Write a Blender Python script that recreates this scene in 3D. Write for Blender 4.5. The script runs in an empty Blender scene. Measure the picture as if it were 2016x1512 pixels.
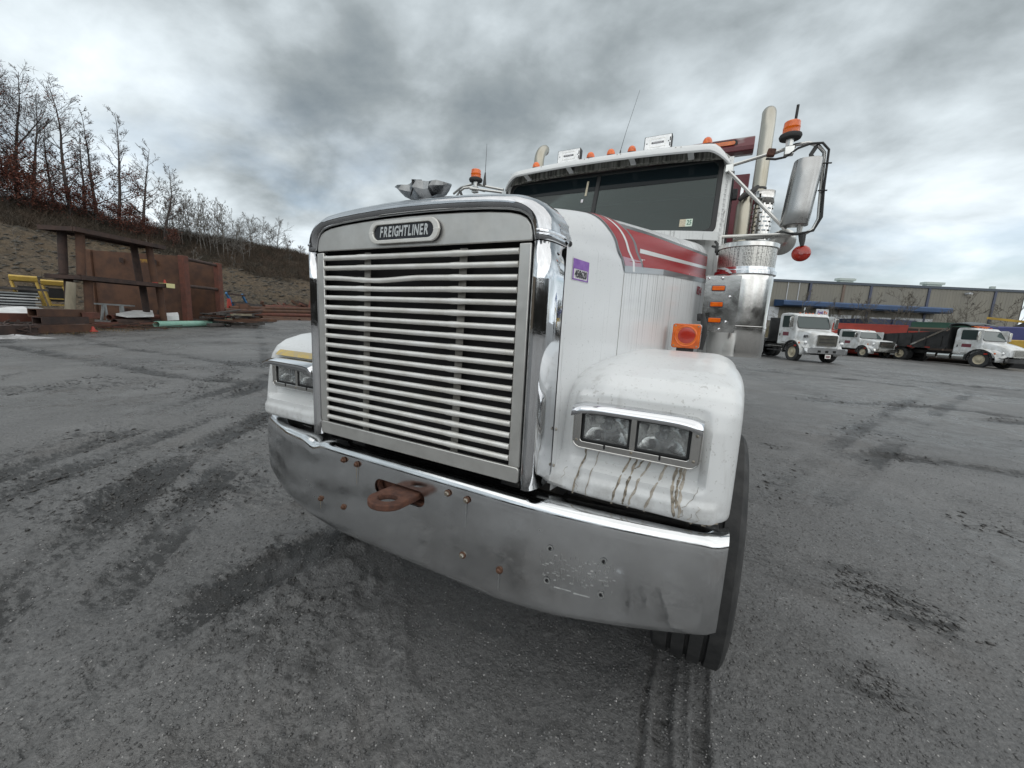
import bpy, bmesh, math, random
import numpy as np
from mathutils import Matrix, Vector
from math import sin, cos, pi, radians, sqrt, atan2

SC = bpy.context.scene
COL = SC.collection
random.seed(7)
RNG = np.random.default_rng(11)

# ------------------------------------------------------------------ camera
CAM_POS = np.array([1.098, -1.190, 1.557])
CAM_M = np.array([[0.8820043, 0.4684168, 0.05151817],
                  [0.12003434, -0.11759872, -0.98578005],
                  [-0.45569746, 0.87564619, -0.15994868]])   # right, down, forward
FPX = 768.56
cd = bpy.data.cameras.new('camera')
cam = bpy.data.objects.new('camera', cd)
COL.objects.link(cam)
cd.sensor_width = 36.0
cd.lens = FPX / 2016 * 36
cd.clip_start = 0.05
cd.clip_end = 5000
r_, d_, f_ = CAM_M
cam.matrix_world = Matrix(((r_[0], -d_[0], -f_[0], CAM_POS[0]), (r_[1], -d_[1], -f_[1], CAM_POS[1]),
                           (r_[2], -d_[2], -f_[2], CAM_POS[2]), (0, 0, 0, 1)))
SC.camera = cam

# ------------------------------------------------------------------ world, sun, exposure
SUN_EL, SUN_AZ = radians(60), radians(128)      # azimuth from +Y towards +X
world = bpy.data.worlds.new('World')
SC.world = world
world.use_nodes = True
wt = world.node_tree
wt.nodes.clear()
def wn(t, **k):
    n = wt.nodes.new(t)
    for a, b in k.items(): setattr(n, a, b)
    return n
def wl(a, b): wt.links.new(a, b)
def wmath(op, a, b=None, c=None, clamp=False):
    n = wn('ShaderNodeMath', operation=op, use_clamp=clamp)
    for i, s in enumerate((a, b, c)):
        if s is None: continue
        if isinstance(s, (int, float)): n.inputs[i].default_value = s
        else: wl(s, n.inputs[i])
    return n.outputs[0]
out = wn('ShaderNodeOutputWorld'); bg = wn('ShaderNodeBackground'); bg.inputs[1].default_value = 0.10
wl(bg.outputs[0], out.inputs[0])
sky = wn('ShaderNodeTexSky', sky_type='NISHITA'); sky.sun_disc = False
sky.sun_elevation = SUN_EL; sky.sun_rotation = SUN_AZ; sky.air_density = 1.2; sky.dust_density = 1.5
tc = wn('ShaderNodeTexCoord'); sep = wn('ShaderNodeSeparateXYZ'); wl(tc.outputs['Generated'], sep.inputs[0])
zz = wmath('ADD', wmath('MAXIMUM', sep.outputs[2], 0.0), 0.34)
px_ = wmath('DIVIDE', sep.outputs[0], zz); py_ = wmath('DIVIDE', sep.outputs[1], zz)
comb = wn('ShaderNodeCombineXYZ'); wl(px_, comb.inputs[0]); wl(py_, comb.inputs[1])
def cloudnoise(rot, sx, sy, scale, detail, rough, dist, off):
    mp = wn('ShaderNodeMapping'); mp.inputs['Rotation'].default_value = (0, 0, radians(rot))
    mp.inputs['Scale'].default_value = (sx, sy, 1); mp.inputs['Location'].default_value = off
    wl(comb.outputs[0], mp.inputs[0])
    n = wn('ShaderNodeTexNoise'); n.inputs['Scale'].default_value = scale; n.inputs['Detail'].default_value = detail
    n.inputs['Roughness'].default_value = rough; n.inputs['Distortion'].default_value = dist
    wl(mp.outputs[0], n.inputs['Vector']); return n.outputs[0]
n1 = cloudnoise(-35, 0.85, 1.3, 0.95, 7, 0.50, 0.2, (4.3, 1.0, 0))
n2 = cloudnoise(-30, 1.0, 1.2, 2.5, 8, 0.53, 0.2, (8.7, 2.2, 0))
n3 = cloudnoise(10, 1, 1, 1.3, 6, 0.55, 0.2, (2.4, 6.3, 0))
n4 = cloudnoise(-20, 1, 1.1, 8.0, 7, 0.62, 0.1, (1.4, 7.3, 0))
mixv = wmath('ADD', wmath('ADD', wmath('MULTIPLY', n1, 0.56), wmath('MULTIPLY', n2, 0.38)), wmath('MULTIPLY', n4, 0.045))
# brighter towards the horizon, where one looks along under the deck
hz = wmath('MULTIPLY', wmath('SUBTRACT', 0.42, sep.outputs[2], clamp=False), 0.20)
mixv = wmath('ADD', mixv, wmath('MAXIMUM', hz, -0.10))
ramp = wn('ShaderNodeValToRGB'); wl(mixv, ramp.inputs[0])
els = ramp.color_ramp.elements
els[0].position = 0.37; els[0].color = (0.185, 0.212, 0.228, 1)
els[1].position = 0.66; els[1].color = (0.88, 0.925, 0.945, 1)
for p, c in ((0.43, (0.275, 0.302, 0.312)), (0.49, (0.43, 0.465, 0.48)), (0.56, (0.62, 0.665, 0.685))):
    e = els.new(p); e.color = (*c, 1)
tint = wn('ShaderNodeMixRGB', blend_type='MULTIPLY'); tint.inputs[0].default_value = 1
tint.inputs[2].default_value = (9.0, 9.28, 9.5, 1); wl(ramp.outputs[0], tint.inputs[1])
gap = wn('ShaderNodeMapRange'); gap.inputs[1].default_value = 0.50; gap.inputs[2].default_value = 0.62
gap.inputs[3].default_value = 0; gap.inputs[4].default_value = 0.62; wl(n3, gap.inputs[0])
low = wn('ShaderNodeMapRange'); low.inputs[1].default_value = 0.42; low.inputs[2].default_value = 0.12; wl(sep.outputs[2], low.inputs[0])
mx = wn('ShaderNodeMixRGB'); wl(wmath('MULTIPLY', gap.outputs[0], low.outputs[0]), mx.inputs[0]); wl(tint.outputs[0], mx.inputs[1]); wl(sky.outputs[0], mx.inputs[2])
wl(mx.outputs[0], bg.inputs[0])

sl = bpy.data.lights.new('sun', 'SUN'); sl.energy = 1.5; sl.angle = radians(120); sl.color = (1, 0.965, 0.92)
sun = bpy.data.objects.new('sun', sl); COL.objects.link(sun)
sv = Vector((sin(SUN_AZ) * cos(SUN_EL), cos(SUN_AZ) * cos(SUN_EL), sin(SUN_EL)))
sun.rotation_euler = sv.to_track_quat('Z', 'Y').to_euler()
sun.location = (0, 0, 60)
vs = SC.view_settings
vs.view_transform = 'Standard'; vs.look = 'None'; vs.exposure = 0.54; vs.gamma = 1.0; vs.use_curve_mapping = False

# ------------------------------------------------------------------ mesh helpers
class G:
    def __init__(s): s.v = []; s.f = []
    def add(s, vs, fs):
        b = len(s.v); s.v += [tuple(map(float, p)) for p in vs]; s.f += [tuple(b + i for i in f) for f in fs]; return s
    def box(s, c, size, M=None):
        x, y, z = [q / 2 for q in size]
        P = [Vector((a * x, b * y, d * z)) for d in (-1, 1) for a, b in ((-1, -1), (1, -1), (1, 1), (-1, 1))]
        if M is not None: P = [M @ p for p in P]
        P = [p + Vector(c) for p in P]
        return s.add(P, [(3, 2, 1, 0), (4, 5, 6, 7), (0, 1, 5, 4), (1, 2, 6, 5), (2, 3, 7, 6), (3, 0, 4, 7)])
    def beam(s, a, b, w, h, up=(0, 0, 1)):
        a, b = Vector(a), Vector(b); d = (b - a); L = d.length; d.normalize()
        u = Vector(up); x = d.cross(u)
        if x.length < 1e-4: x = d.cross(Vector((1, 0, 0)))
        x.normalize(); u = x.cross(d)
        P = []
        for q in (a, b):
            for i, j in ((-1, -1), (1, -1), (1, 1), (-1, 1)): P.append(q + x * (i * w / 2) + u * (j * h / 2))
        return s.add(P, [(3, 2, 1, 0), (4, 5, 6, 7), (0, 1, 5, 4), (1, 2, 6, 5), (2, 3, 7, 6), (3, 0, 4, 7)])
    def grid(s, rows, closed=False, flip=False):
        n = len(rows[0]); b = len(s.v)
        for r in rows: s.v += [tuple(map(float, p)) for p in r]
        for i in range(len(rows) - 1):
            for j in range(n if closed else n - 1):
                k = (j + 1) % n
                q = (b + i * n + j, b + i * n + k, b + (i + 1) * n + k, b + (i + 1) * n + j)
                s.f.append(q[::-1] if flip else q)
        return s
    def tube(s, pts, r, n=8, cap=True):
        pts = [Vector(p) for p in pts]; m = len(pts)
        rs = r if isinstance(r, (list, tuple)) else [r] * m
        T = []
        for i in range(m):
            t = pts[min(i + 1, m - 1)] - pts[max(i - 1, 0)]
            T.append(t.normalized())
        x = T[0].cross(Vector((0, 0, 1)))
        if x.length < 1e-3: x = T[0].cross(Vector((1, 0, 0)))
        x.normalize(); rows = []
        for i in range(m):
            x = (x - T[i] * x.dot(T[i])).normalized(); y = T[i].cross(x)
            rows.append([pts[i] + (x * cos(2 * pi * k / n) + y * sin(2 * pi * k / n)) * rs[i] for k in range(n)])
        b = len(s.v); s.grid(rows, closed=True)
        if cap:
            s.f.append(tuple(b + k for k in range(n))[::-1]); s.f.append(tuple(b + (m - 1) * n + k for k in range(n)))
        return s
    def lathe(s, prof, n=24, M=None, cap=False):
        rows = []
        for r, z in prof:
            row = [Vector((r * cos(2 * pi * k / n), r * sin(2 * pi * k / n), z)) for k in range(n)]
            if M is not None: row = [M @ p for p in row]
            rows.append(row)
        b = len(s.v); s.grid(rows, closed=True)
        if cap:
            s.f.append(tuple(b + k for k in range(n))[::-1]); s.f.append(tuple(b + (len(prof) - 1) * n + k for k in range(n)))
        return s
    def prism(s, poly, h, M=None, z0=0):
        n = len(poly)
        P = [Vector((x, y, z0)) for x, y in poly] + [Vector((x, y, z0 + h)) for x, y in poly]
        if M is not None: P = [M @ p for p in P]
        F = [tuple(range(n))[::-1], tuple(range(n, 2 * n))] + [(i, (i + 1) % n, n + (i + 1) % n, n + i) for i in range(n)]
        return s.add(P, F)
    def ring(s, outer, inner, h, M=None, z0=0):
        # plate with a hole; both loops have the same count
        n = len(outer); P = []
        for z in (z0, z0 + h):
            for L in (outer, inner): P += [Vector((x, y, z)) for x, y in L]
        if M is not None: P = [M @ p for p in P]
        F = []
        for i in range(n):
            k = (i + 1) % n
            F += [(n + i, n + k, k, i), (2 * n + i, 2 * n + k, 3 * n + k, 3 * n + i), (i, k, 2 * n + k, 2 * n + i), (n + k, n + i, 3 * n + i, 3 * n + k)]
        return s.add(P, F)
    def build(s, name, mat, parent=None, smooth=35, bevel=0, seg=2, **props):
        me = bpy.data.meshes.new(name); me.from_pydata(s.v, [], s.f); me.update()
        return link(name, me, mat, parent, smooth, bevel, seg, **props)

def link(name, me, mat, parent=None, smooth=35, bevel=0, seg=2, **props):
    o = bpy.data.objects.new(name, me); COL.objects.link(o)
    if mat is not None and not me.materials: me.materials.append(mat)
    if smooth:
        me.polygons.foreach_set('use_smooth', [True] * len(me.polygons))
        me.set_sharp_from_angle(angle=radians(smooth))
    if bevel:
        b = o.modifiers.new('bevel', 'BEVEL'); b.width = bevel; b.segments = seg; b.limit_method = 'ANGLE'; b.angle_limit = radians(35)
        b.harden_normals = False
    if parent is not None: o.parent = parent
    for k, v in props.items(): o[k] = v
    return o

def thing(name, label, cat, loc=(0, 0, 0), rz=0, group=None):
    o = bpy.data.objects.new(name, None); COL.objects.link(o); o.empty_display_size = .2
    o.location = loc; o.rotation_euler = (0, 0, rz)
    return tag(o, label, cat, group)
def tag(o, label, cat, group=None):
    o['label'] = label; o['category'] = cat
    if group: o['group'] = group
    return o
def copy_tree(o, parent=None):
    c = o.copy(); COL.objects.link(c)
    if parent is not None: c.parent = parent
    for ch in list(o.children): copy_tree(ch, c)
    return c
def rrect(w, h, r, n=5, cx=0, cy=0):
    P = []
    for sx, sy, a0 in ((1, 1, 0), (-1, 1, 90), (-1, -1, 180), (1, -1, 270)):
        for k in range(n + 1):
            a = radians(a0 + 90 * k / n); P.append((cx + sx * (w / 2 - r) + r * cos(a), cy + sy * (h / 2 - r) + r * sin(a)))
    return P
def frame_mat(o, x, y, z):
    # matrix whose columns are axes x, y, z at origin o
    x, y, z = Vector(x).normalized(), Vector(y).normalized(), Vector(z).normalized()
    return Matrix(((x[0], y[0], z[0], o[0]), (x[1], y[1], z[1], o[1]), (x[2], y[2], z[2], o[2]), (0, 0, 0, 1)))
FRONT = lambda x, y, z: frame_mat((x, y, z), (1, 0, 0), (0, 0, 1), (0, -1, 0))      # 2-D shapes facing -Y
def text_mesh(txt, size, extrude=0.001, bold=0.0, sx=1.0, shear=0.0, space=1.0):
    cu = bpy.data.curves.new('text', 'FONT'); cu.body = txt; cu.size = size; cu.extrude = extrude; cu.offset = bold
    cu.align_x = 'CENTER'; cu.align_y = 'CENTER'; cu.shear = shear; cu.space_character = space; cu.resolution_u = 3
    o = bpy.data.objects.new('text', cu); COL.objects.link(o)
    dg = bpy.context.evaluated_depsgraph_get(); dg.update()
    me = bpy.data.meshes.new_from_object(o.evaluated_get(dg))
    bpy.data.objects.remove(o); bpy.data.curves.remove(cu)
    me.transform(Matrix.Diagonal((sx, 1, 1, 1)))
    return me
def text_obj(txt, name, size, M, mat, parent, **k):
    me = text_mesh(txt, size, **k); me.name = name; me.transform(M); me.materials.clear(); me.materials.append(mat)
    return link(name, me, mat, parent, smooth=0)
def mirror_mesh(me):
    m = me.copy(); m.transform(Matrix.Diagonal((-1, 1, 1, 1))); m.flip_normals(); return m
def spot(px, py, d):
    # surveyed point: bearing and height seen at photo pixel, at horizontal distance d metres
    r = CAM_M.T @ np.array([(px - 1008) / FPX, (py - 756) / FPX, 1.0]); r = r / math.hypot(r[0], r[1])
    return Vector(CAM_POS + r * d)

# ------------------------------------------------------------------ materials
MATS = {}
def mat(name, c, rough=.5, metal=0., c2=None, vscale=6., vmix=.5, stretch=(1, 1, 1), bump=0., bscale=40., rvar=0., spec=.5, coat=0., detail=6., emit=None, bdist=.01, lo=.38, hi=.64, trans=0.):
    m = bpy.data.materials.new(name); m.use_nodes = True; MATS[name] = m
    t = m.node_tree; b = t.nodes['Principled BSDF']
    b.inputs['Base Color'].default_value = (*c, 1); b.inputs['Roughness'].default_value = rough; b.inputs['Metallic'].default_value = metal
    b.inputs['Specular IOR Level'].default_value = spec; b.inputs['Coat Weight'].default_value = coat; b.inputs['Coat Roughness'].default_value = .08
    b.inputs['Transmission Weight'].default_value = trans
    co = t.nodes.new('ShaderNodeTexCoord'); mp = t.nodes.new('ShaderNodeMapping'); mp.inputs['Scale'].default_value = stretch
    t.links.new(co.outputs['Object'], mp.inputs[0])
    def noise(sc, det=detail, ro=.6):
        n = t.nodes.new('ShaderNodeTexNoise'); n.inputs['Scale'].default_value = sc; n.inputs['Detail'].default_value = det; n.inputs['Roughness'].default_value = ro
        t.links.new(mp.outputs[0], n.inputs['Vector']); return n
    if c2 is not None:
        n = noise(vscale); mr = t.nodes.new('ShaderNodeMapRange'); mr.inputs[1].default_value = lo; mr.inputs[2].default_value = hi; mr.inputs[4].default_value = vmix * 2 if vmix <= .5 else 1
        t.links.new(n.outputs[0], mr.inputs[0])
        x = t.nodes.new('ShaderNodeMixRGB'); x.inputs[1].default_value = (*c, 1); x.inputs[2].default_value = (*c2, 1)
        t.links.new(mr.outputs[0], x.inputs[0]); t.links.new(x.outputs[0], b.inputs['Base Color'])
    if rvar:
        n = noise(vscale * 1.7); mr = t.nodes.new('ShaderNodeMapRange'); mr.inputs[1].default_value = .35; mr.inputs[2].default_value = .68
        mr.inputs[3].default_value = max(.02, rough - rvar * .4); mr.inputs[4].default_value = rough + rvar
        t.links.new(n.outputs[0], mr.inputs[0]); t.links.new(mr.outputs[0], b.inputs['Roughness'])
    if bump:
        n = noise(bscale, 5); bp = t.nodes.new('ShaderNodeBump'); bp.inputs['Strength'].default_value = bump; bp.inputs['Distance'].default_value = bdist
        t.links.new(n.outputs[0], bp.inputs['Height']); t.links.new(bp.outputs[0], b.inputs['Normal'])
    if emit: b.inputs['Emission Color'].default_value = (*emit[0], 1); b.inputs['Emission Strength'].default_value = emit[1]
    return m

def streak_paint(name, white, dark, amount, lo, hi, sxy=38, sz=1.3, under=None, pat=(.42, .62), splash=None):
    # aged white paint: fine speckle, vertical run-off streaks; 'under' = heavier runs hanging from a ledge (Y0, Y1, ztop, zbottom)
    m = mat(name, white, .34, coat=.25, bump=.05, bscale=160, bdist=.002)
    t = m.node_tree; b = t.nodes['Principled BSDF']; N = t.nodes.new; L = t.links.new
    co = N('ShaderNodeTexCoord')
    def noise(scale3, sc, det=5, ro=.6, off=(0, 0, 0)):
        mp = N('ShaderNodeMapping'); mp.inputs['Scale'].default_value = scale3; mp.inputs['Location'].default_value = off; L(co.outputs['Object'], mp.inputs[0])
        n = N('ShaderNodeTexNoise'); n.inputs['Scale'].default_value = sc; n.inputs['Detail'].default_value = det; n.inputs['Roughness'].default_value = ro; L(mp.outputs[0], n.inputs['Vector']); return n.outputs[0]
    def rng(x, a, b_, lo_=0., hi_=1.):
        r = N('ShaderNodeMapRange'); r.inputs[1].default_value = a; r.inputs[2].default_value = b_; r.inputs[3].default_value = lo_; r.inputs[4].default_value = hi_; L(x, r.inputs[0]); return r.outputs[0]
    def mul(a, b_, op='MULTIPLY'):
        q = N('ShaderNodeMath'); q.operation = op; q.use_clamp = True
        for i, s in enumerate((a, b_)):
            if isinstance(s, (int, float)): q.inputs[i].default_value = s
            else: L(s, q.inputs[i])
        return q.outputs[0]
    streak = rng(noise((sxy, sxy, sz), 1.0, 4), lo, hi)
    patch = rng(noise((1, 1, .6), 3.0, 3), *pat)
    fac = mul(mul(streak, patch), amount)
    speck = rng(noise((1, 1, 1), 95, 2), .66, .72, 0, .35)
    fac = mul(fac, speck, 'MAXIMUM')
    if under:
        y0, y1, zt, zb = under
        sp = N('ShaderNodeSeparateXYZ'); L(co.outputs['Object'], sp.inputs[0])
        my = rng(sp.outputs[1], y0, y0 + .05); mz = rng(sp.outputs[2], zb, zt, 0, 1)
        s2 = rng(noise((0, 62, .55), 1.0, 3, .55, (0, 3.3, 0)), .545, .62)
        ln = rng(noise((0, 30, 0), 1.0, 1, .5, (0, 1, 0)), .3, .7, -.25, .75)
        mz2 = rng(mul(mz, ln, 'ADD'), .55, .95)
        fac = mul(fac, mul(mul(mul(s2, my), mz2), .62), 'MAXIMUM')
    if splash:
        sp = N('ShaderNodeSeparateXYZ'); L(co.outputs['Object'], sp.inputs[0])
        mz = rng(sp.outputs[2], splash[1], splash[0]); nn = rng(noise((1, 1, 1), 16, 6, .7), .42, .66)
        fac = mul(fac, mul(mul(mz, nn), splash[2]), 'MAXIMUM'); nn2 = rng(noise((1, 1, 1), 60, 3), .60, .66); fac = mul(fac, mul(mul(nn2, rng(noise((1, 1, 1), 4, 3), .45, .6)), .45), 'MAXIMUM')
    blot = rng(noise((1, 1, 1), 2.2, 5), .4, .75, 0, .22)
    x = N('ShaderNodeMixRGB'); x.inputs[1].default_value = (*white, 1); x.inputs[2].default_value = (white[0] * .72, white[1] * .71, white[2] * .67, 1); L(blot, x.inputs[0])
    y = N('ShaderNodeMixRGB'); L(x.outputs[0], y.inputs[1]); y.inputs[2].default_value = (*dark, 1); L(fac, y.inputs[0])
    L(y.outputs[0], b.inputs['Base Color'])
    return m

WHITE = (.70, .715, .725)
streak_paint('white_paint', WHITE, (.13, .13, .125), .55, .60, .74, under=(.62, 2.2, 1.90, 1.30))
streak_paint('white_paint_fender', (.69, .705, .71), (.24, .225, .20), .35, .56, .72, sxy=20, splash=(.955, 1.06, .6))
streak_paint('white_paint_cab', (.70, .71, .70), (.10, .10, .09), .7, .55, .68, sxy=45, sz=4)
streak_paint('stained_lip', (.36, .36, .33), (.030, .030, .026), .9, .34, .62, sxy=50, sz=2, pat=(.15, .3))
streak_paint('visor_paint', (.72, .735, .74), (.25, .25, .24), .3, .6, .75, sxy=20, sz=3)
mat('chrome', (.64, .65, .67), .10, 1., rvar=.16, vscale=5, c2=(.50, .51, .53), bump=.05, bscale=7, bdist=.02)
mat('chrome_side', (.72, .73, .75), .05, 1., rvar=.06, vscale=9, bump=.03, bscale=6, bdist=.02)
mat('bumper_chrome', (.80, .815, .83), .12, 1., rvar=.16, vscale=4, c2=(.66, .67, .68), bump=.06, bscale=5, bdist=.02)
mat('brushed_steel', (.66, .655, .63), .40, .75, rvar=.12, vscale=8, c2=(.56, .555, .53), bump=.06, bscale=60, stretch=(1, 1, 1), bdist=.003)
mat('bar_aluminium', (.84, .835, .81), .36, .35, rvar=.12, vscale=10, c2=(.70, .685, .64))
mat('stainless', (.66, .65, .63), .14, 1., rvar=.08, vscale=6, c2=(.60, .59, .57), bump=.05, bscale=4, bdist=.02)
mat('stack_steel', (.44, .425, .375), .34, 1., rvar=.12, vscale=5, c2=(.38, .35, .28), stretch=(1, 1, .3))
mat('tube_steel', (.62, .62, .60), .28, 1., rvar=.1)
mat('black_gap', (.006, .006, .007), .7)
mat('dark_frame', (.018, .018, .02), .65, bump=.3, bscale=30, c2=(.05, .045, .04), vscale=14)
mat('dark_bay', (.010, .010, .010), .8)
mat('rubber', (.022, .023, .024), .72, bump=.12, bscale=90, c2=(.045, .045, .045), vscale=12, rvar=.1)
mat('rubber_seal', (.012, .013, .014), .5)
mat('red_stripe', (.33, .010, .014), .25, spec=.3)
mat('faded_red', (.42, .24, .30), .3)
mat('white_stripe', (.74, .74, .74), .25, coat=.4)
mat('grey_stripe', (.10, .105, .11), .3, coat=.3)
mat('pale_grey_stripe', (.36, .39, .42), .3, coat=.3)
mat('maroon_paint', (.12, .012, .020), .35, c2=(.30, .27, .27), vscale=1.6, lo=.52, hi=.56, vmix=1, detail=3, bump=.1)
mat('amber_lens', (.75, .17, .012), .18, coat=.5, bump=.25, bscale=120, c2=(.55, .09, .006), vscale=20)
mat('orange_lens', (.85, .16, .008), .15, coat=.5, c2=(.65, .10, .005), vscale=25)
mat('red_lens', (.42, .028, .012), .2, coat=.5, c2=(.30, .015, .008), vscale=15)
mat('rust', (.135, .058, .036), .8, c2=(.065, .030, .022), vscale=22, vmix=1, bump=.7, bscale=90, bdist=.006)
mat('rusty_bolt', (.16, .085, .055), .6, .4, c2=(.10, .05, .032), vscale=90)
mat('zinc_bolt', (.42, .40, .36), .45, .8, c2=(.26, .21, .15), vscale=90)
mat('drip_stain', (.42, .37, .30), .8, c2=(.16, .14, .11), vscale=45, lo=.42, hi=.6, vmix=1)
mat('drip_pale', (.50, .46, .40), .8, c2=(.30, .265, .22), vscale=40, vmix=1)
mat('sticker_purple', (.22, .085, .40), .5, c2=(.30, .15, .48), vscale=30)
mat('sticker_white', (.72, .70, .73), .5)
mat('ink_black', (.015, .015, .018), .5)
mat('ink_red', (.38, .03, .05), .5)
mat('emblem_black', (.016, .018, .024), .3)
mat('emblem_letter', (.72, .72, .70), .3, .9)
mat('sticker_green', (.62, .72, .62), .5)
mat('sticker_tan', (.60, .55, .42), .5, c2=(.42, .36, .26), vscale=90)
mat('ink_green', (.01, .12, .06), .5)
mat('yellow_tape', (.55, .40, .10), .5, c2=(.40, .33, .2), vscale=30)
mat('interior', (.07, .08, .08), .8)
mat('interior_grey', (.30, .32, .31), .8)
mat('lamp_clear', (.78, .79, .80), .12, .55, c2=(.6, .62, .63), vscale=20)
mat('lamp_back', (.03, .03, .03), .5)
def glass(name, tint, rough=.02, ior=1.45, bump=0, bscale=(1, 1, 1), keep=1.0, body=None):
    m = bpy.data.materials.new(name); m.use_nodes = True; MATS[name] = m; t = m.node_tree; t.nodes.clear()
    o = t.nodes.new('ShaderNodeOutputMaterial'); x = t.nodes.new('ShaderNodeMixShader'); tr = t.nodes.new('ShaderNodeBsdfTransparent'); gl = t.nodes.new('ShaderNodeBsdfGlossy')
    fr = t.nodes.new('ShaderNodeFresnel'); fr.inputs[0].default_value = ior
    tr.inputs[0].default_value = (*tint, 1); gl.inputs['Roughness'].default_value = rough
    t.links.new(fr.outputs[0], x.inputs[0]); t.links.new(gl.outputs[0], x.inputs[2]); t.links.new(x.outputs[0], o.inputs[0])
    if body:
        df = t.nodes.new('ShaderNodeBsdfDiffuse'); df.inputs[0].default_value = (*body[0], 1); x2 = t.nodes.new('ShaderNodeMixShader'); x2.inputs[0].default_value = body[1]
        t.links.new(tr.outputs[0], x2.inputs[1]); t.links.new(df.outputs[0], x2.inputs[2]); t.links.new(x2.outputs[0], x.inputs[1])
    else: t.links.new(tr.outputs[0], x.inputs[1])
    if bump:
        co = t.nodes.new('ShaderNodeTexCoord'); mp = t.nodes.new('ShaderNodeMapping'); mp.inputs['Scale'].default_value = bscale
        w = t.nodes.new('ShaderNodeTexWave'); w.inputs['Scale'].default_value = 1; w.inputs['Distortion'].default_value = 1.5
        t.links.new(co.outputs['Object'], mp.inputs[0]); t.links.new(mp.outputs[0], w.inputs['Vector'])
        bp = t.nodes.new('ShaderNodeBump'); bp.inputs['Strength'].default_value = bump; bp.inputs['Distance'].default_value = .003
        t.links.new(w.outputs[0], bp.inputs['Height']); t.links.new(bp.outputs[0], gl.inputs['Normal']); t.links.new(bp.outputs[0], fr.inputs['Normal'])
    return m
glass('windshield_glass', (.40, .47, .46), .03, 1.5, body=((.085, .125, .12), .25))
glass('inner_visor_glass', (.03, .045, .05), .04, 1.3, body=((.02, .032, .038), .4))
glass('headlight_glass', (.85, .87, .87), .04, 1.6, bump=.9, bscale=(70, 6, 6), body=((.92, .94, .95), .13))
mat('reflector_bowl', (.93, .93, .92), .07, .95, bump=.12, bscale=1, bdist=.006, stretch=(70, 14, 14))
mat('mirror_steel', (.38, .38, .375), .26, 1., rvar=.1)
mat('strap_steel', (.30, .29, .27), .6, .5, c2=(.2, .19, .17), vscale=20)
mat('chrome_dull', (.30, .31, .315), .26, 1., rvar=.12, vscale=20, c2=(.18, .185, .19), bump=.2, bscale=25, bdist=.01)
A = MATS

# ================================================================== GROUND
def vnoise(x, y, seed=0):
    xi, yi = np.floor(x).astype(np.int64), np.floor(y).astype(np.int64); xf, yf = x - xi, y - yi
    def h(i, j):
        n = (i * 374761393 + j * 668265263 + seed * 1442695041) & 0xffffffff
        n = ((n ^ (n >> 13)) * 1274126177) & 0xffffffff
        return ((n ^ (n >> 16)) & 0xffff) / 65535.0
    u, v = xf * xf * (3 - 2 * xf), yf * yf * (3 - 2 * yf)
    return (h(xi, yi) * (1 - u) + h(xi + 1, yi) * u) * (1 - v) + (h(xi, yi + 1) * (1 - u) + h(xi + 1, yi + 1) * u) * v - .5
def fbm(x, y, sc, oct_=4, seed=0, g=.5):
    s = 0; a = 1
    for o in range(oct_):
        s = s + a * vnoise(x / sc * 2 ** o, y / sc * 2 ** o, seed + o); a *= g
    return s
def polydist(x, y, P):
    # distance to a polyline, signed side and arc length
    best = np.full(x.shape, 1e9); sd = np.zeros(x.shape); al = np.zeros(x.shape); L0 = 0
    for (ax, ay), (bx, by_) in zip(P, P[1:]):
        dx, dy = bx - ax, by_ - ay; L = math.hypot(dx, dy)
        t = np.clip(((x - ax) * dx + (y - ay) * dy) / (L * L), 0, 1)
        ox, oy = x - ax - t * dx, y - ay - t * dy; d = np.hypot(ox, oy)
        m = d < best; best = np.where(m, d, best); sd = np.where(m, np.sign(dx * oy - dy * ox) * d, sd); al = np.where(m, L0 + t * L, al); L0 += L
    return best, sd, al
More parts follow.
